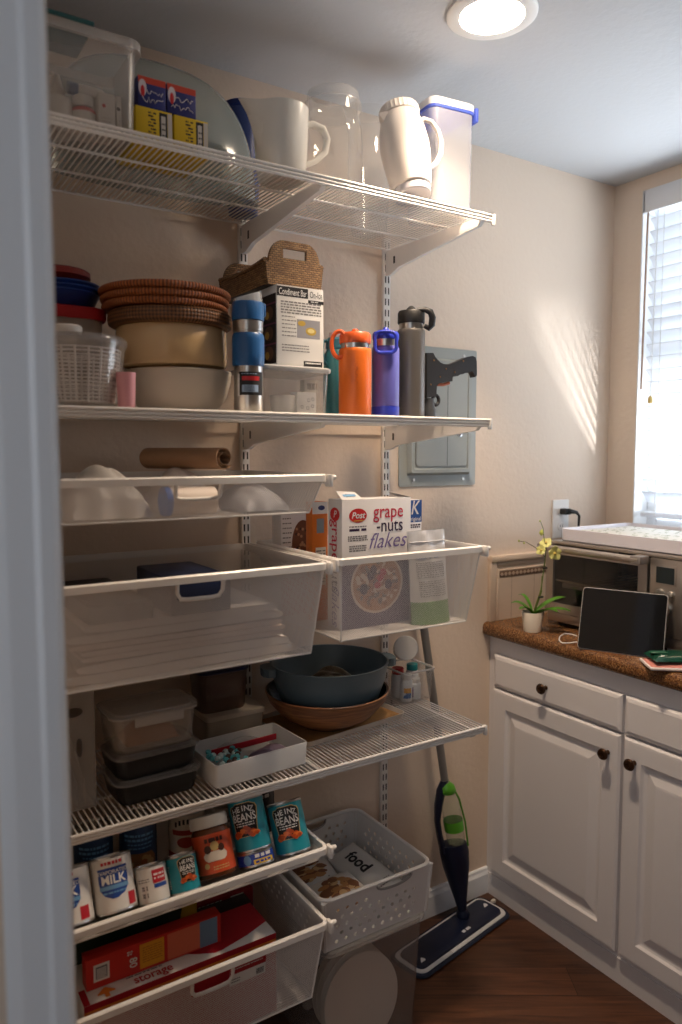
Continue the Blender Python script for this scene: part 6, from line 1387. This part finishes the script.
for yy, c in ((-kd/2+0.005, 0.045), (kd/2-0.005, 0.0)):
    mb = MB(); s = 1 if yy > 0 else -1
    mb.tube([V(c+0.056*math.cos(PI*k/12), yy, kh-0.004-0.024*math.sin(PI*k/12)**0.6) for k in range(13)], 0.0035, 0, 6); mb.build('handle_edge', mat('basket_grey_grip', (150, 146, 142), 0.5), t)
# food bags in it
FB = mat('foodbag_paper', (206, 202, 196), 0.5)
def pic_bag(w, d, h, pic, text, seed, mats, name_loc, rz, rx, lab, ry=0.0):
    """flat plump food bag with a picture patch and a word on its top face"""
    mb = MB(); rg = random.Random(seed)
    H = lambda u, v: h*(max(0, math.sin(PI*u))**0.35)*(max(0, math.sin(PI*v))**0.35)
    mb.surf(lambda u, v: V((u-0.5)*w, (v-0.5)*d, 0.002+H(u, v)), 22, 22, 0); mb.surf(lambda u, v: V((0.5-u)*w, (v-0.5)*d, 0.0015), 6, 6, 0)
    f = lambda u, v, o=0.0: V(u, v, 0.002+H(u/w+0.5, v/d+0.5)+o+0.0006)
    if pic:
        cu, cv, ru, rv = pic
        mb.ell(f, cu*w, cv*d, ru*w, rv*d, 1, 0.0006, 14, 18)
        for _ in range(60):
            a, q = rg.uniform(0, 2*PI), rg.uniform(0, 0.9)**0.55; mb.ell(f, cu*w+ru*w*0.78*q*math.cos(a), cv*d+rv*d*0.78*q*math.sin(a), w*rg.uniform(0.06, 0.12), d*rg.uniform(0.05, 0.09), rg.choice((2, 3, 4)), 0.0012+rg.uniform(0, 0.0008), 4, 6)
    if text: mb.text(text, 0.050, f, w*0.02, d*0.10, 5, bold=0.03, off=0.0014, rot=R(-90))
    mb.rows(f, -w*0.32, w*0.3, [-d*0.30, -d*0.36], 0.003, 6, seed=seed, word=0.008)
    o = mb.build('food_bag', mats, loc=name_loc, rot=(rx, ry, rz)); return tag(o, lab, 'food bag')
FM = [FB, mat('plate_picture', (214, 208, 200), 0.5), mat('pastry_gold', (176, 122, 70), 0.55), mat('pastry_brown', (120, 74, 42), 0.55), mat('pastry_pale', (204, 168, 120), 0.55), PRINT, GREYP]
zi = bzb+0.0035
fc = at(362, 868, z=bzb+0.075)
pic_bag(0.175, 0.150, 0.030, (0.0, 0.0, 0.46, 0.46), None, 3, FM, (kx-0.052, yk0+0.112, zi+0.036), R(6), R(14), 'food bag with a picture of golden pastries at the basket front')
pic_bag(0.16, 0.12, 0.028, (-0.05, 0.0, 0.44, 0.44), None, 5, FM, (kx-0.055, ky+0.085, zi+0.026), R(-8), R(8), 'food bag with pastry picture at the back left of the basket')
pic_bag(0.105, 0.25, 0.024, None, 'food', 7, [mat('foodbag_white', (218, 214, 208), 0.5)]+FM[1:], (kx+0.084, ky+0.012, zi+0.030), R(2), R(2), 'white paper food bag with the black word food along the basket side', ry=R(-16))
# clear bin on the floor and plates in it
CBH = bzb-FZ-0.001; bw_, bd_ = kw-0.012, kd-0.004
t = thing('clear_bin', 'tall clear plastic bin of paper plates standing on the floor', 'storage bin', (kx-0.002, ky, FZ+0.0003))
CBM = film('floor_bin_plastic', (204, 198, 192), 0.075, 0.15)
MB().loft([rr(bw_-0.05, bd_-0.05, 0.03, 0), rr(bw_-0.042, bd_-0.042, 0.03, 0.006), rr(bw_-0.016, bd_-0.016, 0.03, CBH-0.014), rr(bw_-0.020, bd_-0.020, 0.03, CBH-0.014), rr(bw_-0.046, bd_-0.046, 0.028, 0.008), rr(bw_-0.05, bd_-0.05, 0.026, 0.003)], 0).build('bin_body', CBM, t)
MB().loft([rr(bw_-0.020, bd_-0.020, 0.03, CBH-0.0138), rr(bw_, bd_, 0.034, CBH-0.0135), rr(bw_, bd_, 0.034, CBH-0.003), rr(bw_-0.02, bd_-0.02, 0.03, CBH)], 0).build('lid', film('floor_bin_lid', (210, 204, 198), 0.25, 0.2), t)
pr_ = 0.112; pc_ = at(352, 1012, y=-0.315)
PLT = mat('paper_plate', (226, 214, 198), 0.6)
for i in range(4):
    o = MB().lathe([(0, 0), (pr_*0.70, 0), (pr_*0.76, 0.004), (pr_*0.94, 0.012), (pr_, 0.013), (pr_, 0.0145), (pr_*0.93, 0.014), (pr_*0.75, 0.006), (0, 0.002)], 0, 48).build('paper_plate', PLT, loc=(max(pc_.x, kx-bw_/2+0.03+pr_), -0.318+0.020*i, FZ+0.012+pr_*math.cos(R(10))+0.004), rot=(R(80), 0, 0))
    tag(o, ('frontmost round paper plate standing in the clear floor bin', 'second round paper plate from the front in the clear floor bin', 'third round paper plate from the front in the clear floor bin', 'rearmost round paper plate in the clear floor bin')[i], 'plate', 'paper plates in the floor bin')
tag(crumple(0.20, 0.09, 0.060, 51).build('plastic_bag', film('bag_of_cutlery', (214, 206, 198), 0.5, 0.2), loc=(kx+0.01, -0.12, FZ+0.012)), 'crumpled clear bag at the back of the clear floor bin', 'plastic bag')
# something dark low on the floor under the drawers: the shadowed bin base is the floor itself

# ------------------------------------------------------------------ spray mop
NAVY = mat('mop_navy', (16, 25, 50), 0.4); MGRN = film('mop_green_clear', (110, 190, 50), 0.45, 0.12); MPAD = mat('mop_pad_white', (206, 206, 208), 0.8, bump=0.3, bscale=200)
fz = FZ+0.014
h0, h1 = at(424, 974, z=fz), at(509, 912, z=fz); hb = at(489, 889, z=fz)
ax = V(h1.x-h0.x, h1.y-h0.y, 0); hL = ax.length+0.012; ax.normalize(); ay = V(-ax.y, ax.x, 0); hW = max(0.115, min(0.14, (hb-h1).dot(ay)))
hc = (h0+h1)/2+ay*(hW/2); hc.z = FZ+0.0005
if hc.y+hW/2+hL/2*abs(ax.y) > -0.02: hc.y -= (hc.y+hW/2+hL/2*abs(ax.y))+0.02
rzm = math.atan2(ax.y, ax.x)
hL = min(hL, 0.44); hc = hc-ax*0.004
t = thing('spray_mop', 'navy flat spray mop with green bottle leaning in the wall corner', 'mop', hc, rz=rzm)
MB().loft([rr(hL+0.012, hW+0.012, 0.03, 0), rr(hL+0.020, hW+0.020, 0.034, 0.005), rr(hL+0.012, hW+0.012, 0.03, 0.010)], 0).build('pad', mat('mop_pad_navy', (26, 32, 52), 0.85), t)
mb = MB(); mb.loft([rr(hL-0.002, hW-0.002, 0.028, 0.0102), rr(hL-0.004, hW-0.004, 0.028, 0.0125)], 0); mb.build('pad_trim', MPAD, t)
mb = MB().loft([rr(hL-0.030, hW-0.026, 0.02, 0.0126), rr(hL-0.034, hW-0.030, 0.02, 0.020), rr(hL-0.06, hW-0.055, 0.015, 0.023)], 0)
f = face((0, 0, 0.0232), (1, 0, 0), (0, 1, 0)); mb.rows(f, 0.012, 0.052, [-hW*0.24], 0.010, 1, 0.0004, seed=3, word=0.018)
for sx, sy in ((-hL*0.41, -hW*0.22), (hL*0.40, hW*0.05)):
    mb.blob(f, [sx-0.010, sx-0.004, sx+0.004], [sx+0.010, sx+0.012, sx+0.008], [sy-0.007, sy, sy+0.008], 1, 0.0004, 3)
mb.build('head', [NAVY, mat('mop_print', (206, 208, 214), 0.5)], t)
MB().box(hL/2+0.004, hL/2+0.022, 0.006, 0.018, 0.004, 0.016, 0, 0.003).build('pull_tab', mat('tab_white', (214, 208, 198), 0.6), t)
# pole frame: neck at the head, leaning back towards the wall; parts are built in world space and moved into the thing
Mi = Matrix.Rotation(-rzm, 4, 'Z') @ Matrix.Translation(-hc)
nk = at(464, 905, y=hc.y+0.010); nk = V(at(463, 916, z=FZ+0.024).x, at(463, 916, z=FZ+0.024).y, FZ+0.024)
ptop = at(424, 628, y=-0.055); dirp = (ptop-nk).normalized()
pts = [nk+dirp*s for s in (0, 0.05, 0.10, 0.20, 0.30, 0.40, 0.46)]
MB().lathe([(0, -0.008), (0.020, -0.006), (0.022, 0.004), (0.014, 0.020), (0, 0.026)], 0, 20, Mi @ Matrix.Translation(nk+V(0, 0, 0.006))).build('swivel_joint', NAVY, t)
zq = dirp.to_track_quat('Z', 'X').to_matrix().to_4x4()
# body: flattened tube that swells upward, side axis follows the picture plane of the head
sd = (V(RT.x, RT.y, 0)-dirp*V(RT.x, RT.y, 0).dot(dirp)).normalized(); fd = dirp.cross(sd)
def frame(s, ox=0.0, of=0.0): return nk+dirp*s+sd*ox+fd*of
def ringl(s, a, b, ox=0.0, of=0.0, n=20): return [Mi @ (frame(s, ox, of)+sd*(a*math.cos(2*PI*i/n))+fd*(b*math.sin(2*PI*i/n))) for i in range(n)]
MB().loft([ringl(0.018, 0.014, 0.014), ringl(0.06, 0.020, 0.018), ringl(0.12, 0.032, 0.022), ringl(0.18, 0.043, 0.027), ringl(0.225, 0.047, 0.028), ringl(0.255, 0.044, 0.026, -0.002)], 0).build('mop_body', NAVY, t)
MB().loft([ringl(0.235, 0.012, 0.022, -0.034), ringl(0.29, 0.010, 0.020, -0.040), ringl(0.34, 0.010, 0.018, -0.040), ringl(0.39, 0.014, 0.018, -0.030), ringl(0.44, 0.016, 0.016, -0.014), ringl(0.47, 0.013, 0.013, 0)], 0).build('spine', NAVY, t)
bt = MB().loft([ringl(0.258, 0.026, 0.022, 0.010), ringl(0.27, 0.030, 0.025, 0.010), ringl(0.37, 0.030, 0.026, 0.008), ringl(0.405, 0.027, 0.022, 0.008), ringl(0.425, 0.018, 0.016, 0.008)], 0).build('spray_bottle', film('mop_bottle_clear', (206, 222, 170), 0.16, 0.08), t)
MB().loft([ringl(0.300, 0.0312, 0.0262, 0.010), ringl(0.335, 0.0312, 0.0268, 0.0092)], 0, False, False).build('bottle_label', mat('bottle_green', (96, 176, 50), 0.4), bt)
MB().loft([ringl(0.4252, 0.020, 0.018, 0.008), ringl(0.432, 0.026, 0.022, 0.006), ringl(0.450, 0.024, 0.020, 0.004), ringl(0.462, 0.014, 0.012, 0.002)], 0).build('bottle_cap', mat('cap_green', (92, 168, 46), 0.35), t)
MB().tube([Mi @ frame(0.24, 0.046), Mi @ frame(0.32, 0.047), Mi @ frame(0.40, 0.038), Mi @ frame(0.45, 0.02)], 0.0035, 0, 6).build('green_side_strip', mat('strip_green', (90, 150, 50), 0.4), t)
mb = MB(); pole = [Mi @ frame(s) for s in (0.462, 0.8, 1.06)]; mb.tube(pole, 0.0125, 0, 14); mb.build('pole', mat('pole_grey', (136, 132, 128), 0.4, 0.2), t)

# ================================================================== on the counter
Qc = CT+0.0006
# toaster oven
yA, yB = -0.125, -0.68; OXf = 1.905; oz0 = Qc+0.014; ozt = 1.189
pA = at(549, 545, x=OXf); yA = pA.y; yd = at(650, 562, x=OXf).y; ye = yd-0.165; oD = 0.36
t = thing('toaster_oven', 'stainless toaster oven with black glass door on the counter', 'toaster oven', (OXf, yA, Qc)); wO = yA-ye; H = ozt-Qc
OST = mat('oven_steel', (190, 180, 170), 0.32, 0.9); ODK = mat('oven_dark', (28, 26, 26), 0.5)
# shell open at the front: panels
mb = MB(); z0 = 0.014
mb.box(0.012, oD, -0.006, 0, z0, H, 0, 0.002).box(0.012, oD, -wO, -wO+0.006, z0, H, 0, 0.002).box(0.012, oD, -wO+0.006, -0.006, H-0.006, H, 0).box(0.012, oD, -wO+0.006, -0.006, z0, z0+0.006, 0).box(oD-0.006, oD, -wO+0.006, -0.006, z0+0.006, H-0.006, 1)
dW = yA-yd
mb.box(0.014, oD-0.006, -dW-0.006, -dW, z0+0.006, H-0.006, 1)
mb.box(0.0, 0.012, -wO, 0, z0, z0+0.030, 0, 0.002).box(0.0, 0.012, -wO, 0, H-0.010, H, 0, 0.002)
mb.build('housing', [OST, ODK], t)
for fxx in (0.03, oD-0.03):
    for fy_ in (-0.04, -wO+0.04): MB().lathe([(0, 0), (0.014, 0), (0.016, 0.013), (0, 0.0135)], 0, 16, Matrix.Translation((fxx, fy_, 0))).build('foot', BLACK, t)
zl, zh = z0+0.034, H-0.014; gl, gh = zl+0.030, zh-0.026; g0, g1 = -0.030, -dW+0.030
d = MB().plate([[(0, zl), (0, zh), (-dW, zh), (-dW, zl)], [(g0, gl), (g0, gh), (g1, gh), (g1, gl)]], lambda u, v, o: V(-0.012+o, u, v), 0.014, 0); d.recalc = True
d = d.build('door', OST, t)
MB().box(-0.006, -0.003, g1-0.002, g0+0.002, gl-0.002, gh+0.002).build('door_glass', film('oven_glass', (10, 9, 9), 0.30, 0.03), d)
hz = zh-0.004
mb = MB().tube([(-0.045, -0.004, hz), (-0.045, -dW+0.004, hz)], 0.0105, 0, 14); mb.build('handle', mat('handle_steel', (196, 186, 176), 0.3, 0.9), d)
for yy in (-0.012, -dW+0.014): MB().box(-0.054, -0.010, yy-0.020, yy+0.016, hz-0.012, hz+0.012, 0, 0.004).build('handle_bracket', mat('handle_grey', (150, 144, 140), 0.4, 0.5), d)
mb = MB(); rz_ = gl+(gh-gl)*0.42
for k in range(11): mb.tube([(0.03, -0.02-k*(dW-0.04)/10, rz_), (oD-0.03, -0.02-k*(dW-0.04)/10, rz_)], 0.0016, 0, 5)
mb.tube([(0.024, -0.010, rz_), (0.024, -dW+0.010, rz_)], 0.0035, 0, 6); mb.build('rack', mat('rack_metal', (206, 186, 160), 0.3, 0.7), t)
mb = MB().box(0.05, oD-0.05, -dW+0.02, -0.02, rz_-0.026, rz_-0.022, 0, 0.001).box(0.046, 0.05, -dW+0.02, -0.02, rz_-0.026, rz_-0.010, 0, 0.001); mb.build('baking_tray', mat('pan_metal', (170, 150, 130), 0.35, 0.8), t)
# control panel right of the door
cp = MB().box(-0.006, 0.010, -wO+0.002, -dW-0.004, z0+0.032, H-0.012, 0, 0.002).build('control_panel', OST, t)
py = -dW-0.055
mb = MB(); mb.box(-0.008, -0.0062, py-0.034, py+0.034, H-0.085, H-0.028, 0, 0.001); mb.box(-0.0086, -0.0081, py-0.028, py+0.028, H-0.080, H-0.034, 1); mb.build('display', [OST, mat('display_dark', (40, 46, 48), 0.15)], cp)
for k, (dy, dz, r_) in enumerate(((-0.020, 0.108, 0.009), (0.014, 0.108, 0.012), (0.0, 0.150, 0.020))):
    MB().lathe([(r_, 0), (r_, 0.007), (r_*0.85, 0.010), (0, 0.010)], 0, 20, Matrix.Translation((-0.0062, py+dy, H-dz)) @ Matrix.Rotation(R(-90), 4, 'Y')).build('knob', STEEL, cp)
# white tray with a dotted mat on the oven
tx = OXf+0.02; z_up = 0.009; f0, f1 = at(558.7, 526.5, x=tx), at(558.7, 538.5, x=tx); th_ = 0.040; z_t = Qc+H+0.0006
tyL = f0.y; tD = 0.36; tW = 0.60
t = thing('serving_tray', 'white rectangular tray with a speckled mat on the toaster oven', 'tray', (tx+tD/2, tyL-tW/2, z_t))
TW = mat('tray_lavender_white', (226, 222, 230), 0.4)
MB().loft([rr(tD-0.012, tW-0.012, 0.02, 0), rr(tD-0.006, tW-0.006, 0.022, 0.003), rr(tD, tW, 0.024, th_), rr(tD-0.006, tW-0.006, 0.021, th_), rr(tD-0.018, tW-0.018, 0.018, 0.006)], 0).build('tray_body', TW, t)
mm = mat('speckled_mat', (222, 226, 222), 0.6); nt, N, L_ = nodes(mm); b = nt.nodes['Principled BSDF']
tc = N('ShaderNodeTexCoord'); vo = N('ShaderNodeTexVoronoi'); vo.inputs['Scale'].default_value = 42; L_(tc.outputs['Object'], vo.inputs[0])
cr = N('ShaderNodeValToRGB'); cr.color_ramp.interpolation = 'CONSTANT'; e = cr.color_ramp.elements; e[0].color = lin((110, 126, 80)); e[1].position = 0.28; e[1].color = lin((226, 228, 222)); L_(vo.outputs['Distance'], cr.inputs[0]); L_(cr.outputs[0], b.inputs['Base Color'])
mb = MB().box(-tD/2+0.016, tD/2-0.016, -tW/2+0.016, tW/2-0.016, 0.0062, th_-0.010, 0, 0.003); mb.build('mat', mm, t)
# orchid in a white pot
o0 = at(536, 633, z=Qc); po = V(o0.x+0.012, o0.y+0.026, Qc); rP = 0.0335; hP = at(536, 611, y=po.y).z-Qc
t = thing('potted_orchid', 'small yellow-green orchid in a cream pot on the counter', 'potted plant', po)
rP = 0.0345; pot = MB().lathe([(0, 0), (rP*0.80, 0), (rP*0.82, 0.003), (rP, hP-0.002), (rP*0.98, hP), (rP*0.92, hP), (rP*0.90, hP-0.012), (0, hP-0.012)], 0, 40).build('pot', mat('cream_pot', (226, 214, 196), 0.35), t)
MB().lathe([(rP*0.89, hP-0.0118), (0, hP-0.006)], 0, 20).build('soil', mat('bark_soil', (66, 48, 34), 0.9), t)
GRN = mat('orchid_leaf', (84, 140, 40), 0.4); STM = mat('orchid_stem', (98, 110, 48), 0.5); FLW = mat('orchid_flower', (228, 224, 140), 0.5)
dyo = po.y
vn = V(po.x-EYE.x, po.y-EYE.y, 0).normalized()
def rel(px, py, dy=0.0):
    """point on the upright plane through the pot that faces the room, dy nearer the wall"""
    d = FW+RT*((px-341)/FPX)+UP*((512-py)/FPX); p = EYE+d*(((po-EYE).dot(vn)+dy)/d.dot(vn)); return V(p.x-po.x, p.y-po.y, p.z-Qc)
base_ = V(0, 0, hP-0.010)
def leaf(tip, mid, wd, n=10):
    mb = MB(); pts = []
    for k in range(n+1):
        s = k/n; pts.append(base_*(1-s)**2+mid*2*s*(1-s)+tip*s*s)
    sidev = (tip-base_).cross(V(0, 0, 1)).normalized()
    def g(u, v):
        k = v*n; i = min(int(k), n-1); p = pts[i].lerp(pts[i+1], k-i); w = wd*(math.sin(PI*min(1, 0.12+v*0.88))**0.7)
        c = (u-0.5)*2; return p+sidev*(w*c)+V(0, 0, 0.006*c*c*(1-v))
    mb.surf(g, 7, 16, 0); mb.surf(lambda u, v: g(1-u, v)-V(0, 0, 0.0012), 7, 16, 0)
    mb.build('leaf', GRN, t)
leaf(rel(511, 603, 0.0), rel(520, 598, 0.0), 0.016); leaf(rel(518, 595, 0.03), rel(526, 590, 0.02), 0.008); leaf(rel(519, 609, -0.035), rel(526, 604, -0.02), 0.012); leaf(rel(566, 597, 0.02), rel(552, 596, 0.01), 0.020); leaf(rel(571, 611, -0.03), rel(556, 605, -0.02), 0.018); leaf(rel(558, 612, -0.05), rel(550, 606, -0.03), 0.012)
mb = MB()
s1 = [base_, rel(541, 590), rel(543, 575), rel(545, 560), rel(546, 549), rel(544, 538), rel(543, 528), rel(540, 520)]
mb.tube(s1, [0.0024, 0.0022, 0.0021, 0.0019, 0.0017, 0.0015, 0.0013, 0.001], 0, 6); mb.tube([base_+V(0.006, 0, 0), rel(541.5, 592), rel(542, 576)], 0.0018, 0, 6)
mb.build('stem', STM, t)
MB().tube([rel(545, 557), rel(540, 551), rel(533, 546), rel(526, 542), rel(519, 541)], [0.0015, 0.0014, 0.0013, 0.0012, 0.0012], 0, 6).build('side_branch', mat('branch_brown', (104, 88, 50), 0.5), t)
for px, py in ((541, 597), (545, 568)):
    c = rel(px, py); MB().box(c.x-0.008, c.x+0.008, c.y-0.004, c.y+0.004, c.z-0.003, c.z+0.003, 0, 0.0015).build('clip', mat('clip_black', (40, 36, 34), 0.5), t)
def flower(c, r, nrm, seed):
    mb = MB(); z = nrm.normalized(); x = z.orthogonal().normalized(); y = z.cross(x); rg = random.Random(seed)
    for k in range(5):
        a = 2*PI*k/5+0.3*seed; d = x*math.cos(a)+y*math.sin(a); s = z.cross(d); L_p = r*(1.0 if k % 2 else 0.85)
        def g(u, v, d=d, s=s, L_p=L_p):
            w = r*0.48*math.sin(PI*min(1, 0.08+v*0.92))**0.6; c_ = (u-0.5)*2; return c+d*(L_p*v)+s*(w*c_)+z*(0.25*r*v*v-0.10*r*c_*c_)
        mb.surf(g, 6, 8, 0); mb.surf(lambda u, v, g=g: g(1-u, v)-z*0.0008, 6, 8, 0)
    mb.lathe([(0, 0), (r*0.2, r*0.1), (r*0.16, r*0.32), (0, r*0.4)], 1, 10, Matrix.Translation(c) @ z.to_track_quat('Z', 'Y').to_matrix().to_4x4())
    mb.build('flower', [FLW, mat('orchid_lip', (206, 180, 90), 0.5)], t)
cam_d = (EYE-po).normalized()
flower(rel(554.5, 553), 0.026, cam_d+V(0.4, 0, -0.4), 1); flower(rel(546, 543), 0.021, cam_d+V(-0.1, 0, 0.5), 2); flower(rel(541, 550, -0.01), 0.018, cam_d+V(-0.5, 0, -0.1), 3)
for px, py, r_ in ((541.5, 533, 0.0072), (540, 521, 0.003), (524, 543, 0.003), (519, 541, 0.003)):
    MB().lathe([(0, -r_*1.4), (r_*0.8, -r_*0.6), (r_, 0), (r_*0.6, r_*1.1), (0, r_*1.7)], 0, 12, Matrix.Translation(rel(px, py))).build('bud', mat('orchid_bud', (186, 190, 90), 0.5), t)
# tablet leaning back on its stand
k0, k1 = at(577, 648, z=Qc), at(663, 660, z=Qc); tw = (k1-k0).length; u = (k1-k0).normalized(); n_ = V(u.y, -u.x, 0)
if n_.dot(EYE-k0) < 0: n_ = -n_
tilt = R(17); thh = 0.180
back = -n_
mid = (k0+k1)/2
t = thing('tablet', 'black tablet with white edge leaning in front of the toaster oven', 'tablet', (mid.x, mid.y, Qc), rz=math.atan2(u.y, u.x))
Mt = Matrix.Rotation(-tilt, 4, 'X')
mb = MB(); M2 = Mt @ Matrix.Rotation(R(90), 4, 'X') @ Matrix.Translation((0, thh/2, 0))
mb.loft([rr(tw, thh, 0.010, -0.0075), rr(tw, thh, 0.010, -0.0015), rr(tw-0.002, thh-0.002, 0.010, 0)], 0, M=M2); mb.build('case', mat('tablet_white_edge', (216, 212, 208), 0.35), t)
MB().loft([rr(tw-0.003, thh-0.003, 0.009, 0.0001), rr(tw-0.004, thh-0.004, 0.009, 0.0012)], 0, M=M2).build('screen', mat('tablet_black_glass', (10, 10, 12), 0.06), t)
mb = MB(); zt_ = thh*0.5
mb.add([Mt @ V(-0.05, 0.009, zt_), Mt @ V(0.05, 0.009, zt_), V(0.06, 0.095, 0.001), V(-0.06, 0.095, 0.001), Mt @ V(-0.05, 0.012, zt_), Mt @ V(0.05, 0.012, zt_), V(0.06, 0.099, 0.001), V(-0.06, 0.099, 0.001)], [(0, 1, 2, 3), (7, 6, 5, 4), (0, 3, 7, 4), (1, 5, 6, 2), (0, 4, 5, 1), (3, 2, 6, 7)], 0)
mb.build('stand', mat('stand_grey', (90, 90, 94), 0.5), t)
# white charging cable looping out to the left, and its adapter
lp_ = [at(p[0], p[1], z=Qc+0.0022) for p in ((577, 642), (569, 643), (562, 643), (559, 640), (560, 636), (565, 633.5), (571, 634), (577, 636))]
mb = MB(); ptsC = []
for i in range(len(lp_)-1):
    for k in range(4): ptsC.append(lp_[i].lerp(lp_[i+1], k/4))
ptsC.append(lp_[-1]); ptsC = [ptsC[0]]+[(ptsC[i-1]+ptsC[i]*2+ptsC[i+1])/4 for i in range(1, len(ptsC)-1)]+[ptsC[-1]]
ptsC = [p-back*0.004 if False else p for p in ptsC]
tag(mb.tube(ptsC, 0.0019, 0, 8).build('charging_cable', mat('cable_white', (228, 226, 224), 0.4)), 'white charging cable looping out at the left of the tablet', 'cable')
ca = at(674, 654, z=Qc)
t = thing('power_adapter', 'white power adapter block on the counter beside the tablet', 'power adapter', (ca.x+0.012, ca.y, Qc), rz=R(-8))
MB().box(-0.017, 0.017, -0.022, 0.022, 0, 0.040, 0, 0.006, seg=3).build('adapter_body', mat('adapter_white', (232, 230, 228), 0.3), t)
MB().box(-0.010, 0.010, -0.0235, -0.0222, 0.014, 0.024, 0).build('port', GREYP, t)
# wallet and pink pouch
w0 = at(648, 666, z=Qc)
cx, cy = w0.x+0.055, w0.y-0.045
def pad(w, d, h, seed, sag=0.3):
    mb = MB(); Hh = lambda u, v: h*(1-abs(2*u-1)**4)**0.5*(1-abs(2*v-1)**4)**0.5*(1-sag*0.12*math.sin(7*u+seed)*math.sin(5*v+seed))
    mb.surf(lambda u, v: V((u-0.5)*w, (v-0.5)*d, h*0.35+Hh(u, v)*0.65), 20, 16, 0); mb.surf(lambda u, v: V((0.5-u)*w, (v-0.5)*d, h*0.35-Hh(u, v)*0.35), 20, 16, 0); return mb
t = thing('pink_pouch', 'flat pink and white pouch lying under the green wallet', 'pouch', (cx+0.004, cy-0.004, Qc), rz=R(-38))
pad(0.165, 0.095, 0.016, 1).build('pouch_body', mat('pouch_pink', (206, 132, 120), 0.6), t)
MB().tube([V(-0.082, 0.045, 0.006), V(-0.0835, 0, 0.006), V(-0.082, -0.045, 0.006), V(0, -0.0485, 0.006), V(0.06, -0.048, 0.006)], 0.0042, 0, 8).build('piping', mat('pouch_white_piping', (222, 210, 204), 0.6), t)
t = thing('wallet', 'dark green folded wallet with sheen lying on the pink pouch', 'wallet', (cx+0.010, cy+0.002, Qc+0.0168), rz=R(-34))
pad(0.150, 0.088, 0.020, 2).build('wallet_body', mat('wallet_green', (20, 66, 50), 0.22, bump=0.3, bscale=90, bdist=0.002), t)
MB().box(-0.074, -0.030, -0.012, 0.012, 0.0195, 0.022, 0, 0.001).build('strap', mat('wallet_green_strap', (30, 84, 62), 0.3), t)
# ================================================================== light, world, camera
W = bpy.data.worlds.new('daylight'); SC.world = W; W.use_nodes = True
bg = W.node_tree.nodes['Background']; bg.inputs[0].default_value = (0.80, 0.90, 1.0, 1); bg.inputs[1].default_value = SKY
def area(name, loc, target, sx, sy, power, col):
    l = bpy.data.lights.new(name, 'AREA'); l.shape = 'RECTANGLE'; l.size = sx; l.size_y = sy; l.energy = power; l.color = col
    o = bpy.data.objects.new(name, l); COL.objects.link(o); o.location = loc
    o.rotation_euler = (Vector(target)-Vector(loc)).to_track_quat('-Z', 'Y').to_euler(); return o
# daylight of the open sky in front of the window, outdoors
area('window_daylight', (WX+0.9, -0.7, 1.35), (WX, -0.65, 1.8), 1.6, 1.6, WINP, (0.86, 0.93, 1.0))
# low sun glancing up off the patio below the window
gl = bpy.data.lights.new('sun_glint', 'SPOT'); gl.energy = GLINT; gl.color = (0.92, 0.96, 1.0); gl.spot_size = R(17); gl.spot_blend = 0.4; gl.shadow_soft_size = 0.028
go = bpy.data.objects.new('sun_glint', gl); COL.objects.link(go); go.location = (WX+0.45, -0.9, 0.80); go.rotation_euler = (V(2.19, 0, 1.70)-go.location).to_track_quat('-Z', 'Y').to_euler()
# cool fill light added on the left behind the camera, for the door casing
area('left_fill', (-0.93, -2.05, 1.35), (2.0, -1.55, 1.25), 1.0, 1.8, BACKP, (0.84, 0.91, 1.0))
cd = bpy.data.cameras.new('camera'); cam = bpy.data.objects.new('camera', cd); COL.objects.link(cam); SC.camera = cam
cd.sensor_fit = 'VERTICAL'; cd.sensor_height = 36.0; cd.sensor_width = 24.0; cd.lens = FPX/1024*36.0; cd.clip_start = 0.02
cam.location = EYE; cam.rotation_euler = (PI/2-PITCH, 0, -YAW)
cd.dof.use_dof = True; cd.dof.focus_distance = 1.95; cd.dof.aperture_fstop = 2.4

# floor to z = 0
for o in list(SC.objects):
    if o.parent is None: o.location.z -= FZ

vs = SC.view_settings; SC.display_settings.display_device = 'sRGB'
vs.view_transform = 'Standard'; vs.look = 'None'; vs.exposure = EXPO; vs.gamma = 1.0; vs.use_curve_mapping = False
cy = SC.cycles
cy.use_denoising = True; cy.max_bounces = 10; cy.diffuse_bounces = 5; cy.glossy_bounces = 4; cy.transmission_bounces = 8; cy.transparent_max_bounces = 24
cy.caustics_reflective = False; cy.caustics_refractive = False; cy.sample_clamp_indirect = 6.0
